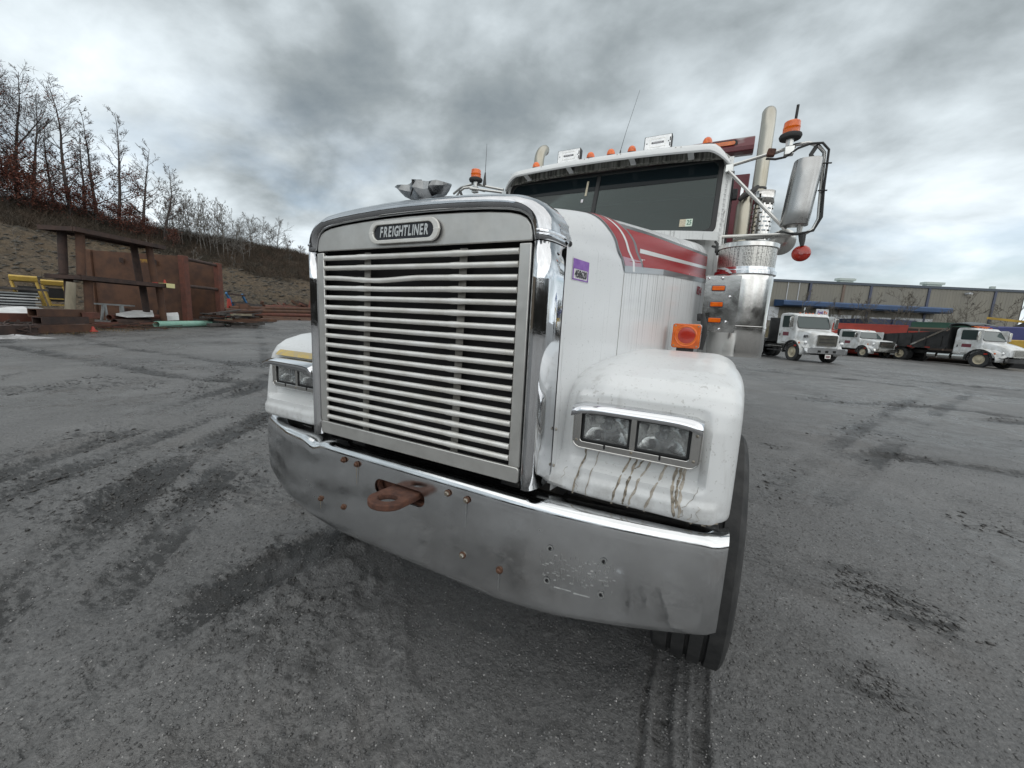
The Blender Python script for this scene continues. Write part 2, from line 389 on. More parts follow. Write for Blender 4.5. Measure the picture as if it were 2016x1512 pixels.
TRACKS = [  # path, half width, depth, lug depth
    ([(-14, 12), (-7.79, 4.07), (-6.16, 1.46), (-5.0, -.1), (-3.6, -2.2)], .16, .014, .010),
    ([(-12, 12.6), (-6.9, 4.6), (-5.3, 1.9), (-4.2, .25), (-3.0, -1.6)], .16, .010, .008),
    ([(-8.5, 8.5), (-4.32, 1.62), (-3.76, .82), (-3.0, .08), (-2.04, -.7), (-.9, -1.8)], .19, .022, .014),
    ([(-7.6, 8.2), (-3.7, 1.75), (-3.2, 1.0), (-2.5, .3), (-1.6, -.5)], .15, .014, .010),
    ([(-1.10, 4), (-1.10, .66), (-1.12, -.08), (-1.04, -.59), (-.86, -1.2), (-.5, -2.2)], .16, .010, .003),
    ([(1.06, .86), (1.07, .35), (1.13, -.2), (1.27, -1.4)], .040, .010, .002), ([(1.20, .86), (1.21, .35), (1.27, -.2), (1.41, -1.4)], .035, .010, .002), ([(1.00, .86), (1.0, .35), (1.05, -.2), (1.18, -1.4)], .014, .006, .001),
    ([(1.45, 3.0), (1.70, 3.45), (2.75, 5.9), (4.66, 10.4), (9, 20)], .14, .012, .008),
    ([(2.2, 3.4), (3.2, 5.7), (5.6, 10.9), (10, 20)], .14, .010, .006),
    ([(2.6, 5.3), (3.31, 5.74), (4.03, 5.88), (4.6, 5.83), (8, 5.4)], .16, .018, .014),
    ([(3.2, 10.6), (4.74, 11.3), (5.8, 11.8), (6.3, 11.7), (10, 11)], .2, .02, .012),
    ([(-30, 4), (-18, 2.2), (-9, 2.8), (-2, 5)], .2, .02, .012), ([(-30, 6.2), (-18, 4.2), (-9, 4.8), (-2, 7)], .2, .02, .012),
    ([(-26, 14), (-14, 7.5), (-7, 3.5), (-3.5, -1.5)], .18, .016, .012),
    ([(0, 18), (8, 17), (20, 19), (34, 24)], .25, .03, .012), ([(0, 20.4), (8, 19.4), (20, 21.2), (34, 26)], .25, .03, .012),
    ([(4, 9), (12, 14), (24, 25)], .22, .02, .01), ([(6, 8), (14, 12.6), (26, 23)], .22, .02, .01),
]
def ground_h(x, y):
    r = np.hypot(x - 1.1, y + 1.2)
    h = .05 * fbm(x, y, 9, 3, 1) * np.clip((r - 2) / 8, 0, 1) + .022 * fbm(x, y, 1.4, 3, 5)
    near = np.clip(1 - r / 22, 0, 1)
    h = h + near * (.016 * fbm(x, y, .30, 3, 9) + .010 * fbm(x, y, .085, 3, 14) * np.clip(1 - r / 9, 0, 1))
    # torn-up crumbs: sharpened noise, patchy
    pt = np.clip(fbm(x, y, 1.8, 2, 31) * 2.2 + .30, 0, 1)
    cr = np.clip(fbm(x, y, .10, 2, 33) - .12, 0, 1)
    h = h + .07 * pt * cr * np.clip(1 - r / 14, 0, 1)
    # crumb rows combed along the driving direction
    ua, ub = (x - y) * .7071, (x + y) * .7071
    comb_ = np.clip(fbm(ua / 3.2, ub, .11, 3, 51) - .10, 0, 1) * np.clip(fbm(x, y, 2.6, 2, 53) * 2.4 + .15, 0, 1) * np.clip((2.5 - x) / 3, 0, 1)
    h = h + .055 * comb_ * np.clip(1 - r / 18, 0, 1)
    crumb = np.clip(fbm(ua / 4.5, ub, .8, 3, 58) * 2.6 - .42, 0, 1) * np.clip((2.2 - x) / 2.5, .05, 1) + np.clip(pt * 1.4 - .75, 0, 1) * .6
    tr = np.zeros(x.shape)
    for P, hw_, dep, lug in TRACKS:
        b, s, a = polydist(x, y, P)
        e = hw_ * (1 + .25 * fbm(x, y, .5, 2, 40))
        inn = np.clip((e - b) / (.25 * hw_), 0, 1); rim = np.exp(-((b - e * 1.15) / (.3 * hw_)) ** 2)
        wear = np.clip(.65 + 1.2 * fbm(x, y, 1.1, 2, 44), .1, 1)
        lg = np.sin((a + .9 * np.abs(s)) * 2 * pi / .085) * np.clip(np.abs(s) / hw_ - .15, 0, 1)
        h = h + wear * (-1.5 * dep * inn + .9 * dep * rim + lug * .5 * lg * inn * near) * 1.0; tr = np.maximum(tr, wear * (inn * .8 + .35 * rim) * (.45 if lug < .0025 else 1)); crumb = np.maximum(crumb, wear * np.exp(-(b / (hw_ * 1.9)) ** 2) * (.95 if lug > .007 else .25) * (.6 + fbm(x, y, .6, 2, 61)))
    # gentle rise under the scrap yard and the right-hand trucks
    h = h + .5 * np.clip((-x - 30) / 14, 0, 1) * np.clip((x + 75) / 20, 0, 1) + .15 * np.exp(-((x - 5) ** 2 + (y - 25) ** 2) / 60) + .2 * np.exp(-((x - 11.5) ** 2 + (y - 37) ** 2) / 40)
    for cx_, cy_, rx_, k_ in ((2.12, 1.85, .26, .9), (1.91, .97, .13, .9), (2.35, 1.7, .2, .6), (1.95, 5.25, .2, .7), (3.3, 3.6, .3, .5), (-2.2, 1.2, .3, .6)):
        crumb = np.maximum(crumb, k_ * np.exp(-((x - cx_) ** 2 + (y - cy_) ** 2) / rx_ ** 2) * (.8 + fbm(x, y, .3, 2, 64)))
    ground_h.crumb = np.clip(crumb, 0, 1)
    return h, tr
def gz(x, y):
    return float(ground_h(np.array([float(x)]), np.array([float(y)]))[0][0])
rr = [.02]
while rr[-1] < 1500: rr.append(rr[-1] * (1.25 if rr[-1] < .3 else 1.0145 if rr[-1] < 40 else 1.06))
rr = np.array(rr)
az = np.concatenate([np.radians(np.linspace(-100, 45, 430)), np.radians(np.linspace(45, 260, 90))[1:-1]])
RR, AZ = np.meshgrid(rr, az, indexing='ij')
gx = 1.1 + RR * np.sin(AZ); gy = -1.2 + RR * np.cos(AZ)
gh, gtr = ground_h(gx, gy); gcr = ground_h.crumb
nR, nA = RR.shape
V = np.stack([gx, gy, gh], -1).reshape(-1, 3)
I = np.arange(nR * nA).reshape(nR, nA)
a0 = I[:-1, :]; a1 = np.roll(I, -1, 1)[:-1, :]; b0 = I[1:, :]; b1 = np.roll(I, -1, 1)[1:, :]
F = np.stack([a0, b0, b1, a1], -1).reshape(-1, 4)
def np_mesh(name, V, F):
    me = bpy.data.meshes.new(name); me.vertices.add(len(V)); me.vertices.foreach_set('co', np.asarray(V, np.float32).ravel())
    k = F.shape[1]; me.loops.add(F.size); me.loops.foreach_set('vertex_index', F.ravel().astype(np.int32)); me.polygons.add(len(F))
    me.polygons.foreach_set('loop_start', np.arange(0, F.size, k, dtype=np.int32)); me.update(calc_edges=True); me.validate(); return me
F = np.vstack([F])[:, ::-1]
me = np_mesh('ground', V, F)
for an, av in (('track', gtr), ('crumb', gcr)):
    at = me.attributes.new(an, 'FLOAT', 'POINT'); at.data.foreach_set('value', av.ravel().astype(np.float32))
def ground_mat():
    m = bpy.data.materials.new('wet_gravel'); m.use_nodes = True; t = m.node_tree; b = t.nodes['Principled BSDF']; N = t.nodes.new; L = t.links.new
    co = N('ShaderNodeTexCoord')
    def noise(sc, det=6, ro=.6, st=(1, 1, 1), rot=0):
        mp = N('ShaderNodeMapping'); mp.inputs['Scale'].default_value = st; mp.inputs['Rotation'].default_value = (0, 0, rot); L(co.outputs['Object'], mp.inputs[0])
        n = N('ShaderNodeTexNoise'); n.inputs['Scale'].default_value = sc; n.inputs['Detail'].default_value = det; n.inputs['Roughness'].default_value = ro; L(mp.outputs[0], n.inputs['Vector']); return n.outputs[0]
    def rng(x, a, b_, lo_=0., hi_=1.):
        r = N('ShaderNodeMapRange'); r.inputs[1].default_value = a; r.inputs[2].default_value = b_; r.inputs[3].default_value = lo_; r.inputs[4].default_value = hi_; L(x, r.inputs[0]); return r.outputs[0]
    def mix(f, a, b_):
        x = N('ShaderNodeMixRGB')
        if isinstance(f, float): x.inputs[0].default_value = f
        else: L(f, x.inputs[0])
        for i, s in ((1, a), (2, b_)):
            if isinstance(s, tuple): x.inputs[i].default_value = (*s, 1)
            else: L(s, x.inputs[i])
        return x.outputs[0]
    big = rng(noise(.22, 5), .38, .64); med = rng(noise(2.2, 7, .65), .36, .66); fine = rng(noise(55, 4, .7), .35, .7)
    c = mix(big, (.094, .0945, .0945), (.158, .156, .153)); c = mix(rng(noise(.7, 4), .5, .72, 0, .35), c, (.075, .073, .070))
    c2 = mix(fine, (.055, .055, .056), (.28, .278, .275)); c = mix(.36, c, c2)
    c = mix(rng(noise(34, 6, .78), .58, .70, 0, .55), c, (.032, .031, .030))
    brown = rng(noise(.5, 5), .56, .74, 0, .45); c = mix(brown, c, (.085, .066, .052))
    a = N('ShaderNodeAttribute'); a.attribute_name = 'track'; 
    nt = noise(7, 6, .7); tq = N('ShaderNodeMath'); tq.operation = 'MULTIPLY_ADD'; L(nt, tq.inputs[0]); tq.inputs[1].default_value = 1.5; L(a.outputs['Fac'], tq.inputs[2])
    c = mix(rng(tq.outputs[0], .95, 1.5, 0, .42), c, (.045, .044, .043))
    tf = noise(24, 5, .7, (.45, 1.1, 1), radians(45)); tg = N('ShaderNodeMath'); tg.operation = 'MULTIPLY_ADD'; L(tf, tg.inputs[0]); tg.inputs[1].default_value = 2.2; L(a.outputs['Fac'], tg.inputs[2])
    c = mix(rng(tg.outputs[0], 1.50, 1.72, 0, .85), c, (.018, .0175, .017))
    a2 = N('ShaderNodeAttribute'); a2.attribute_name = 'crumb'; 
    def mul(a_, b_):
        q = N('ShaderNodeMath'); q.operation = 'MULTIPLY'
        for i_, s_ in enumerate((a_, b_)):
            if isinstance(s_, (int, float)): q.inputs[i_].default_value = s_
            else: L(s_, q.inputs[i_])
        return q.outputs[0]
    gl_ = rng(noise(9, 6, .68, (.38, 1.15, 1), radians(45)), .50, .58); gs_ = rng(noise(26, 4, .65, (.6, 1.1, 1), radians(45)), .54, .60)
    c = mix(mul(rng(a2.outputs['Fac'], .06, .55, .02, .92), gl_), c, (.022, .0215, .021)); c = mix(mul(rng(a2.outputs['Fac'], .0, .5, .12, .9), gs_), c, (.020, .0195, .019))
    c = mix(mul(rng(noise(1.1, 5), .52, .66), .35), c, (.21, .21, .21))
    v = N('ShaderNodeTexVoronoi'); v.inputs['Scale'].default_value = 62; L(co.outputs['Object'], v.inputs['Vector'])
    sp = rng(v.outputs['Color'], .86, .88); sd = rng(v.outputs['Distance'], .18, .30, 1, 0)
    mm = N('ShaderNodeMath'); mm.operation = 'MULTIPLY'; L(sp, mm.inputs[0]); L(sd, mm.inputs[1]); c = mix(mm.outputs[0], c, (.36, .35, .34))
    L(c, b.inputs['Base Color'])
    wet = rng(noise(.30, 6, .6, (1, 1, 1)), .44, .58); wet2 = rng(noise(3.5, 5), .40, .60)
    w = N('ShaderNodeMath'); w.operation = 'MULTIPLY'; L(wet, w.inputs[0]); L(wet2, w.inputs[1])
    L(rng(w.outputs[0], 0, 1, .52, .22), b.inputs['Roughness']); b.inputs['Specular IOR Level'].default_value = .45
    h1 = noise(60, 4, .7); h2 = noise(18, 5, .65)
    ad = N('ShaderNodeMath'); ad.operation = 'MULTIPLY_ADD'; L(h2, ad.inputs[0]); ad.inputs[1].default_value = 1.6; L(h1, ad.inputs[2])
    bp = N('ShaderNodeBump'); bp.inputs['Strength'].default_value = .8; bp.inputs['Distance'].default_value = .014; L(ad.outputs[0], bp.inputs['Height']); L(bp.outputs[0], b.inputs['Normal'])
    return m
ground = link('ground', me, ground_mat(), None, smooth=180, kind='structure')

# loose stones in the near field
def stones(name, n, rmin, rmax, smin, smax, m, seed, power=2.0):
    g_ = np.random.default_rng(seed)
    u = g_.random(n); r = rmin * (rmax / rmin) ** u; a = np.radians(g_.uniform(-98, 42, n))
    x, y = 1.1 + r * np.sin(a), -1.2 + r * np.cos(a); keep = ~((np.abs(x) < 1.0) & (y > 1.2) & (y < 8)); x, y, r = x[keep], y[keep], r[keep]; n = len(x)
    h, _ = ground_h(x, y)
    s = smin + (smax - smin) * g_.random(n) ** power
    base = np.array([(1, 0, 0), (0, 1, 0), (-1, 0, 0), (0, -1, 0), (0, 0, .7), (0, 0, -.5)], float)
    Fb = np.array([(0, 1, 4), (1, 2, 4), (2, 3, 4), (3, 0, 4), (1, 0, 5), (2, 1, 5), (3, 2, 5), (0, 3, 5)])
    P = base[None] * (1 + g_.uniform(-.4, .4, (n, 6, 1))) + g_.uniform(-.2, .2, (n, 6, 3)); P *= s[:, None, None]
    th = g_.uniform(0, 2 * pi, n); c_, s_ = np.cos(th)[:, None], np.sin(th)[:, None]
    X = P[..., 0] * c_ - P[..., 1] * s_; Y = P[..., 0] * s_ + P[..., 1] * c_
    P = np.stack([X + x[:, None], Y + y[:, None], P[..., 2] + h[:, None] + s[:, None] * .1], -1)
    Fa = (Fb[None] + (np.arange(n) * 6)[:, None, None]).reshape(-1, 3)
    return link(name, np_mesh(name, P.reshape(-1, 3), Fa), m, None, smooth=0, kind='stuff')
mat('stone_dark', (.05, .05, .052), .6, c2=(.12, .12, .12), vscale=9)
mat('stone_grey', (.16, .16, .16), .6, c2=(.075, .075, .075), vscale=9)
mat('stone_pale', (.42, .41, .40), .5, c2=(.25, .25, .25), vscale=9)
stones('gravel', 52000, .9, 11, .0014, .0085, A['stone_grey'], 3)
stones('dark_gravel', 26000, 1.0, 16, .0012, .0065, A['stone_dark'], 4, 2.6)
stones('pale_gravel', 9000, .9, 12, .0012, .0060, A['stone_pale'], 5, 2.5)

# clods of churned mud thrown up along the tyre tracks
def clods(n, m, seed):
    g_ = np.random.default_rng(seed); k = n * 9
    r = 1.2 * (15 / 1.2) ** g_.random(k); a = np.radians(g_.uniform(-98, 42, k)); x, y = 1.1 + r * np.sin(a), -1.2 + r * np.cos(a)
    h, tr_ = ground_h(x, y); cr_ = ground_h.crumb
    keep = (g_.random(k) < np.clip(cr_ * 1.1 - .12, .004, 1) ** 1.5 * .8) & ~((np.abs(x) < 1.2) & (y > .1) & (y < 8)); x, y, r, h = x[keep][:n], y[keep][:n], r[keep][:n], h[keep][:n]; n = len(x)
    s = (.0030 + .019 * g_.random(n) ** 3.2) * np.clip(r / 5.5, .26, 1)
    base = np.array([(1, 0, 0), (.3, .9, .1), (-.8, .5, 0), (-.7, -.7, .1), (.4, -.9, 0), (0, 0, .62), (.2, .1, -.4)], float)
    Fb = np.array([(0, 1, 5), (1, 2, 5), (2, 3, 5), (3, 4, 5), (4, 0, 5), (1, 0, 6), (2, 1, 6), (3, 2, 6), (4, 3, 6), (0, 4, 6)])
    P = base[None] * (1 + g_.uniform(-.45, .45, (n, 7, 1))) * s[:, None, None]; P[..., 0] *= g_.uniform(1, 2.1, n)[:, None]
    th = g_.normal(-pi / 4, .5, n); c_, s_ = np.cos(th)[:, None], np.sin(th)[:, None]
    P = np.stack([P[..., 0] * c_ - P[..., 1] * s_ + x[:, None], P[..., 0] * s_ + P[..., 1] * c_ + y[:, None], P[..., 2] + h[:, None] + s[:, None] * .12], -1)
    link('mud_clods', np_mesh('mud_clods', P.reshape(-1, 3), (Fb[None] + (np.arange(n) * 7)[:, None, None]).reshape(-1, 3)), m, None, smooth=0, kind='stuff')
mat('wet_mud', (.032, .031, .030), .5, c2=(.075, .073, .071), vscale=6)
clods(34000, A['wet_mud'], 17)

# ================================================================== HILLSIDE
def ridge_h(Y): return np.interp(Y, [-80, -20, 10, 30, 50, 62, 80, 105, 130], [13, 12.6, 11.8, 11.3, 11.4, 10.2, 6.5, 2, 0])
def hill_z(x, y):
    bx = -45 - 1.5 * np.sin(y / 11) ; s = (bx - x)
    t = np.clip(s / 25.0, 0, 1); H = ridge_h(y)
    p = t ** .92; p = np.where(t > .85, .861 + (t - .85) * .9 - (t - .85) ** 2 * .3, p)
    z = H * p - np.clip(s - 25, 0, 60) * .10 * H / 12
    z = z + np.clip(s / 4, 0, 1) * (1.0 * fbm(x, y, 9, 4, 71) * np.clip(1.2 - t * .8, .3, 1) + .55 * fbm(x, y, 1.7, 4, 75, .6))
    return np.where(s < 0, -.4 + s * 0, z + .35)
hy = np.linspace(-60, 130, 300); hs = np.concatenate([np.linspace(-44, -78, 150), np.linspace(-80, -125, 16)])
HX, HY = np.meshgrid(hs, hy, indexing='ij'); HZ = hill_z(HX, HY)
I = np.arange(HX.size).reshape(HX.shape)
F = np.stack([I[:-1, :-1], I[:-1, 1:], I[1:, 1:], I[1:, :-1]], -1).reshape(-1, 4)
me = np_mesh('hillside', np.stack([HX, HY, HZ], -1).reshape(-1, 3), F)
gr_ = np.clip((HY - 44) / 14, 0, 1) * np.clip((HZ / np.maximum(ridge_h(HY), .1) - .55) / .3, 0, 1) + .9 * np.clip((fbm(HX, HY, 7, 2, 90) - .22) * 5, 0, 1) * np.clip((HZ / ridge_h(HY).clip(.1) - .45) / .3, 0, 1)
at = me.attributes.new('dry', 'FLOAT', 'POINT'); at.data.foreach_set('value', np.clip(gr_, 0, 1).ravel().astype(np.float32))
def hill_mat():
    m = mat('hill_soil', (.055, .050, .040), .95, bump=.9, bscale=2.2, bdist=.25, detail=9); t = m.node_tree; b = t.nodes['Principled BSDF']; N = t.nodes.new; L = t.links.new
    co = N('ShaderNodeTexCoord')
    def noise(sc, det=8, ro=.7):
        n = N('ShaderNodeTexNoise'); n.inputs['Scale'].default_value = sc; n.inputs['Detail'].default_value = det; n.inputs['Roughness'].default_value = ro; L(co.outputs['Object'], n.inputs['Vector']); return n.outputs[0]
    def rng(x, a, b_, lo_=0., hi_=1.):
        r = N('ShaderNodeMapRange'); r.inputs[1].default_value = a; r.inputs[2].default_value = b_; r.inputs[3].default_value = lo_; r.inputs[4].default_value = hi_; L(x, r.inputs[0]); return r.outputs[0]
    def mix(f, a, b_):
        x = N('ShaderNodeMixRGB'); L(f, x.inputs[0])
        for i, s in ((1, a), (2, b_)):
            if isinstance(s, tuple): x.inputs[i].default_value = (*s, 1)
            else: L(s, x.inputs[i])
        return x.outputs[0]
    c = mix(rng(noise(2.6), .40, .62), (.026, .022, .016), (.108, .084, .058))
    c = mix(rng(noise(.25, 4), .42, .62, 0, .7), c, (.095, .066, .038))
    c = mix(rng(noise(5.5, 4), .60, .68, 0, .7), c, (.16, .155, .145))
    a = N('ShaderNodeAttribute'); a.attribute_name = 'dry'; c = mix(rng(a.outputs['Fac'], .1, .9, 0, .8), c, (.17, .115, .050))
    L(c, b.inputs['Base Color']); return m
link('hillside', me, hill_mat(), None, smooth=180, kind='structure')
# rubble and dead stalks on the slope
n = 13000; g_ = np.random.default_rng(8)
x = g_.uniform(-74, -46, n); y = g_.uniform(2, 75, n); z = hill_z(x, y)
keep = z > .3; x, y, z = x[keep], y[keep], z[keep]; n = len(x)
base = np.array([(1, 0, 0), (0, .35, 0), (-1, 0, 0), (0, -.35, 0), (0, 0, .3), (0, 0, -.3)], float)
Fb = np.array([(0, 1, 4), (1, 2, 4), (2, 3, 4), (3, 0, 4), (1, 0, 5), (2, 1, 5), (3, 2, 5), (0, 3, 5)])
s = .05 + .45 * g_.random(n) ** 4
P = base[None] * (1 + g_.uniform(-.4, .4, (n, 6, 1))) * s[:, None, None]
th = g_.normal(pi / 2, .5, n); c_, s_ = np.cos(th)[:, None], np.sin(th)[:, None]
P = np.stack([P[..., 0] * c_ - P[..., 1] * s_ + x[:, None], P[..., 0] * s_ + P[..., 1] * c_ + y[:, None], P[..., 2] + z[:, None] + s[:, None] * .12 + P[..., 0] * .25], -1)
mat('slope_rubble', (.036, .033, .028), .9, c2=(.085, .078, .066), vscale=1.1, lo=.35, hi=.66, vmix=1)
link('slope_rubble', np_mesh('slope_rubble', P.reshape(-1, 3), (Fb[None] + (np.arange(n) * 6)[:, None, None]).reshape(-1, 3)), A['slope_rubble'], None, smooth=0, kind='stuff')

# dry grass tufts: on the slope and along the edge of the yard
def tufts(name, xs, ys, zs, hmin, hmax, m, seed, blades=7, spread=.12, wd=.012, lean=.35):
    g_ = np.random.default_rng(seed); n = len(xs); k = n * blades
    X = np.repeat(xs, blades) + g_.normal(0, spread, k); Y = np.repeat(ys, blades) + g_.normal(0, spread, k); Z = np.repeat(zs, blades)
    h = g_.uniform(hmin, hmax, k); a = g_.uniform(0, 2 * pi, k); lx, ly = g_.normal(0, lean, k) * h, g_.normal(0, lean, k) * h
    dx, dy = np.cos(a) * wd, np.sin(a) * wd
    P = np.stack([np.stack([X - dx, Y - dy, Z - .02], -1), np.stack([X + dx, Y + dy, Z - .02], -1), np.stack([X + lx, Y + ly, Z + h], -1)], 1)
    return link(name, np_mesh(name, P.reshape(-1, 3), np.arange(k * 3).reshape(-1, 3)), m, None, smooth=0, kind='stuff')
mat('dry_grass', (.20, .135, .065), .9, c2=(.10, .075, .045), vscale=1.2, vmix=1)
mat('dry_brush', (.085, .075, .055), .9, c2=(.15, .12, .085), vscale=1.0, vmix=1)
g_ = np.random.default_rng(20)
x = g_.uniform(-76, -62, 3000); y = g_.uniform(44, 72, 3000); tufts('dry_grass', x, y, hill_z(x, y), .15, .5, A['dry_grass'], 21, 6, .25, .03)
x = g_.uniform(-74, -47, 6000); y = g_.uniform(0, 60, 6000); k = fbm(x, y, 6, 3, 55) > .0; x, y = x[k], y[k]
tufts('slope_brush', x, y, hill_z(x, y), .15, .6, A['dry_brush'], 22, 6, .3, .025)
x = -75 + 19 * g_.random(7000) ** 1.9; y = g_.uniform(10, 46, 7000); k = hill_z(x, y) + fbm(x, y, 4, 2, 57) * 5 > 6.8 - np.clip((y - 20) / 20, 0, 1) * 1.5; x, y = x[k], y[k]
mat('ridge_brush', (.045, .040, .030), .9, c2=(.085, .058, .040), vscale=.5, vmix=1)
tufts('ridge_brush', x, y, hill_z(x, y), .3, 1.3, A['ridge_brush'], 24, 14, .6, .022, .75)
t = g_.random(1500); x = -24 - t * 30 + g_.normal(0, .8, 1500); y = 3 + t * 34 + g_.normal(0, .7, 1500)
tufts('edge_grass', x, y, ground_h(x, y)[0], .03, .16, A['dry_grass'], 23, 6, .15, .012)

# ================================================================== TREES
mat('bark_dark', (.050, .042, .040), .9, c2=(.09, .075, .068), vscale=3)
mat('bark_grey', (.11, .10, .09), .9, c2=(.16, .15, .135), vscale=3)
mat('bark_yard', (.10, .088, .072), .9, c2=(.13, .115, .095), vscale=3)
mat('oak_leaf', (.10, .030, .022), .8, c2=(.17, .060, .034), vscale=1.5, vmix=1)
def tree_meshes(seed, H, tr, spread, crown0, nb, leafy=0, up=.9, fork=False, sub=5, lmax=.5):
    rs = random.Random(seed); tk = G(); cr = G(); lf = G(); tips = []
    def limb(g, p, d, L, r, n, jit, sides):
        pts = [p]; rad = [r]
        for i in range(n):
            d = (d + Vector((rs.gauss(0, jit), rs.gauss(0, jit), rs.gauss(.04, jit * .6)))).normalized()
            pts.append(pts[-1] + d * L / n); rad.append(max(.012, r * (1 - .90 * (i + 1) / n) ** 1.15))
        g.tube(pts, rad, sides, cap=False); return pts, rad
    tp, trd = limb(tk, Vector((0, 0, -.3)), Vector((rs.gauss(0, .03), rs.gauss(0, .03), 1)), H, tr, 11, .045, 6)
    stems = [(tp, trd)]
    if fork:
        k = rs.randint(3, 5); d = Vector((rs.gauss(0, 1), rs.gauss(0, 1), 2.4)).normalized(); stems.append(limb(tk, tp[k], d, H * (1 - k / 12) * .9, trd[k] * .8, 8, .06, 6))
    for pts, rad in stems:
        m = len(pts) - 1
        for b in range(nb if pts is tp else nb // 2):
            t = crown0 + (1 - crown0) * (b + rs.random()) / nb; f = t * m; i = min(m - 1, int(f)); p = pts[i].lerp(pts[i + 1], f - i); r = rad[i] * (1 - (f - i)) + rad[i + 1] * (f - i)
            a = rs.uniform(0, 2 * pi); el = rs.uniform(.25, .6) + up * t * .55
            d = Vector((cos(a) * cos(el), sin(a) * cos(el), sin(el))); L = spread * (1.22 - t) * rs.uniform(.5, 1.15) + .5
            bp, br = limb(cr, p, d, L, max(.018, r * rs.uniform(.32, .5)), 6, .14, 4)
            for q in range(sub):
                k = rs.randint(1, 4); tt = bp[k].lerp(bp[k + 1], rs.random()); d2 = ((bp[k + 1] - bp[k]).normalized() + Vector((rs.gauss(0, .6), rs.gauss(0, .6), rs.gauss(.25, .5)))).normalized()
                tw, _ = limb(cr, tt, d2, L * rs.uniform(.25, .5), max(.012, br[k] * .5), 3, .15, 3)
                for q2 in range(3):
                    limb(cr, tw[rs.randint(1, 2)], (d2 + Vector((rs.gauss(0, .7), rs.gauss(0, .7), rs.gauss(.1, .5)))).normalized(), L * rs.uniform(.12, .25), .010, 2, .1, 3)
                if t < lmax: tips += tw[1:]
    for q in range(leafy):
        if not tips: break
        p = rs.choice(tips) + Vector((rs.gauss(0, .22), rs.gauss(0, .22), rs.gauss(-.05, .2))); s_ = rs.uniform(.05, .12)
        u = Vector((rs.gauss(0, 1), rs.gauss(0, 1), rs.gauss(0, .6))).normalized(); w = u.cross(Vector((rs.gauss(0, 1), rs.gauss(0, 1), 1))).normalized()
        lf.add([p - u * s_, p + w * s_ * .6, p + u * s_, p - w * s_ * .6], [(0, 1, 2, 3)])
    return tk, cr, lf
def make_tree(name, label, loc, spec, group=None, bark='bark_dark', rz=0, scale=1):
    t = thing(name, label, 'tree', loc, rz, group); t.scale = (scale,) * 3
    tk, cr, lf = spec
    tk.build('trunk', A[bark], t, smooth=60); cr.build('crown', A[bark], t, smooth=60)
    if lf.v: lf.build('leaves', A['oak_leaf'], t, smooth=0, kind='stuff')
    return t
def ridge_spot(px, d):
    p = spot(px, 500, d); return Vector((p.x, p.y, float(hill_z(np.array([p.x]), np.array([p.y]))[0]) - .1))
def height_to(px, py, d, base): return spot(px, py, d).z - base
# the tall trees one can tell apart on the left of the ridge
TALL = [(8, 108, 71, 9, 1, 500, 'tall dark bare tree cut by the left edge, with forked trunk'),
        (52, 150, 72.5, 8, 1, 420, 'tall forked bare tree, second from the left edge on the ridge'),
        (78, 196, 71.5, 6, 0, 380, 'straight bare tree between the forked tree and the tall spreading one'),
        (152, 172, 72, 7.5, 0, 520, 'tallest spreading bare tree standing clear on the ridge with russet lower leaves'),
        (178, 262, 73, 3.2, 0, 200, 'slender bare sapling right of the tallest spreading tree'),
        (204, 236, 72.5, 4.2, 0, 420, 'narrow tree with crooked top above the rusty steel table'),
        (243, 232, 72, 5, 0, 520, 'bare tree with long forked top twig and dark leafy lower half'),
        (284, 284, 72, 5, 0, 300, 'bare tree with upswept branches right of the forked-top tree'),
        (326, 330, 71, 4.2, 0, 60, 'last single tall tree, bare and vase shaped, before the thin saplings'),
        (118, 250, 75, 4, 0, 200, 'thin bare tree left of the tallest spreading tree')]
for i, (px, py, d, sp, fk, lv, lab) in enumerate(TALL):
    b = ridge_spot(px, d); H = height_to(px, py, d, b.z) + .1
    make_tree('bare_tree', lab, b, tree_meshes(100 + i, H, .15 + .006 * H, sp * .62, .16, 28, int(lv * 2.6), fork=bool(fk), sub=6))
# russet young oaks at their feet
OAK = [tree_meshes(300 + k, 4.2, .07, 2.6, .08, 16, 1500, up=.4, lmax=1.1, sub=4) for k in range(3)]
labs = 'young oak holding russet leaves under the tall ridge trees'
k = 0; firsts = {}
ORD = ['first', 'second', 'third', 'fourth', 'fifth', 'sixth', 'seventh', 'eighth', 'ninth', 'tenth', 'eleventh', 'twelfth', 'thirteenth', 'fourteenth', 'fifteenth', 'last']
for px, d, sc in ((-20, 70, 1.3), (5, 71, 1.2), (28, 69.5, 1.15), (48, 71, 1.25), (70, 70, 1.0), (92, 71, .9), (112, 71, .8), (150, 70.5, .9), (168, 71.5, .9), (196, 70.5, .8), (222, 71, .8), (246, 70.5, .85), (262, 71.5, .8), (288, 71, .7), (306, 71, .6), (345, 70, .62)):
    b = ridge_spot(px, d); j = k % 3
    if j not in firsts: t = firsts[j] = make_tree('young_oak', labs, b, OAK[j], 'russet young oaks on the ridge', rz=k * 1.3, scale=sc)
    else: t = copy_tree(firsts[j]); t.location = b; t.rotation_euler = (0, 0, k * 1.3); t.scale = (sc,) * 3
    t['label'] = ORD[k] + ' russet leaved young oak from the left, under the tall ridge trees'
    k += 1
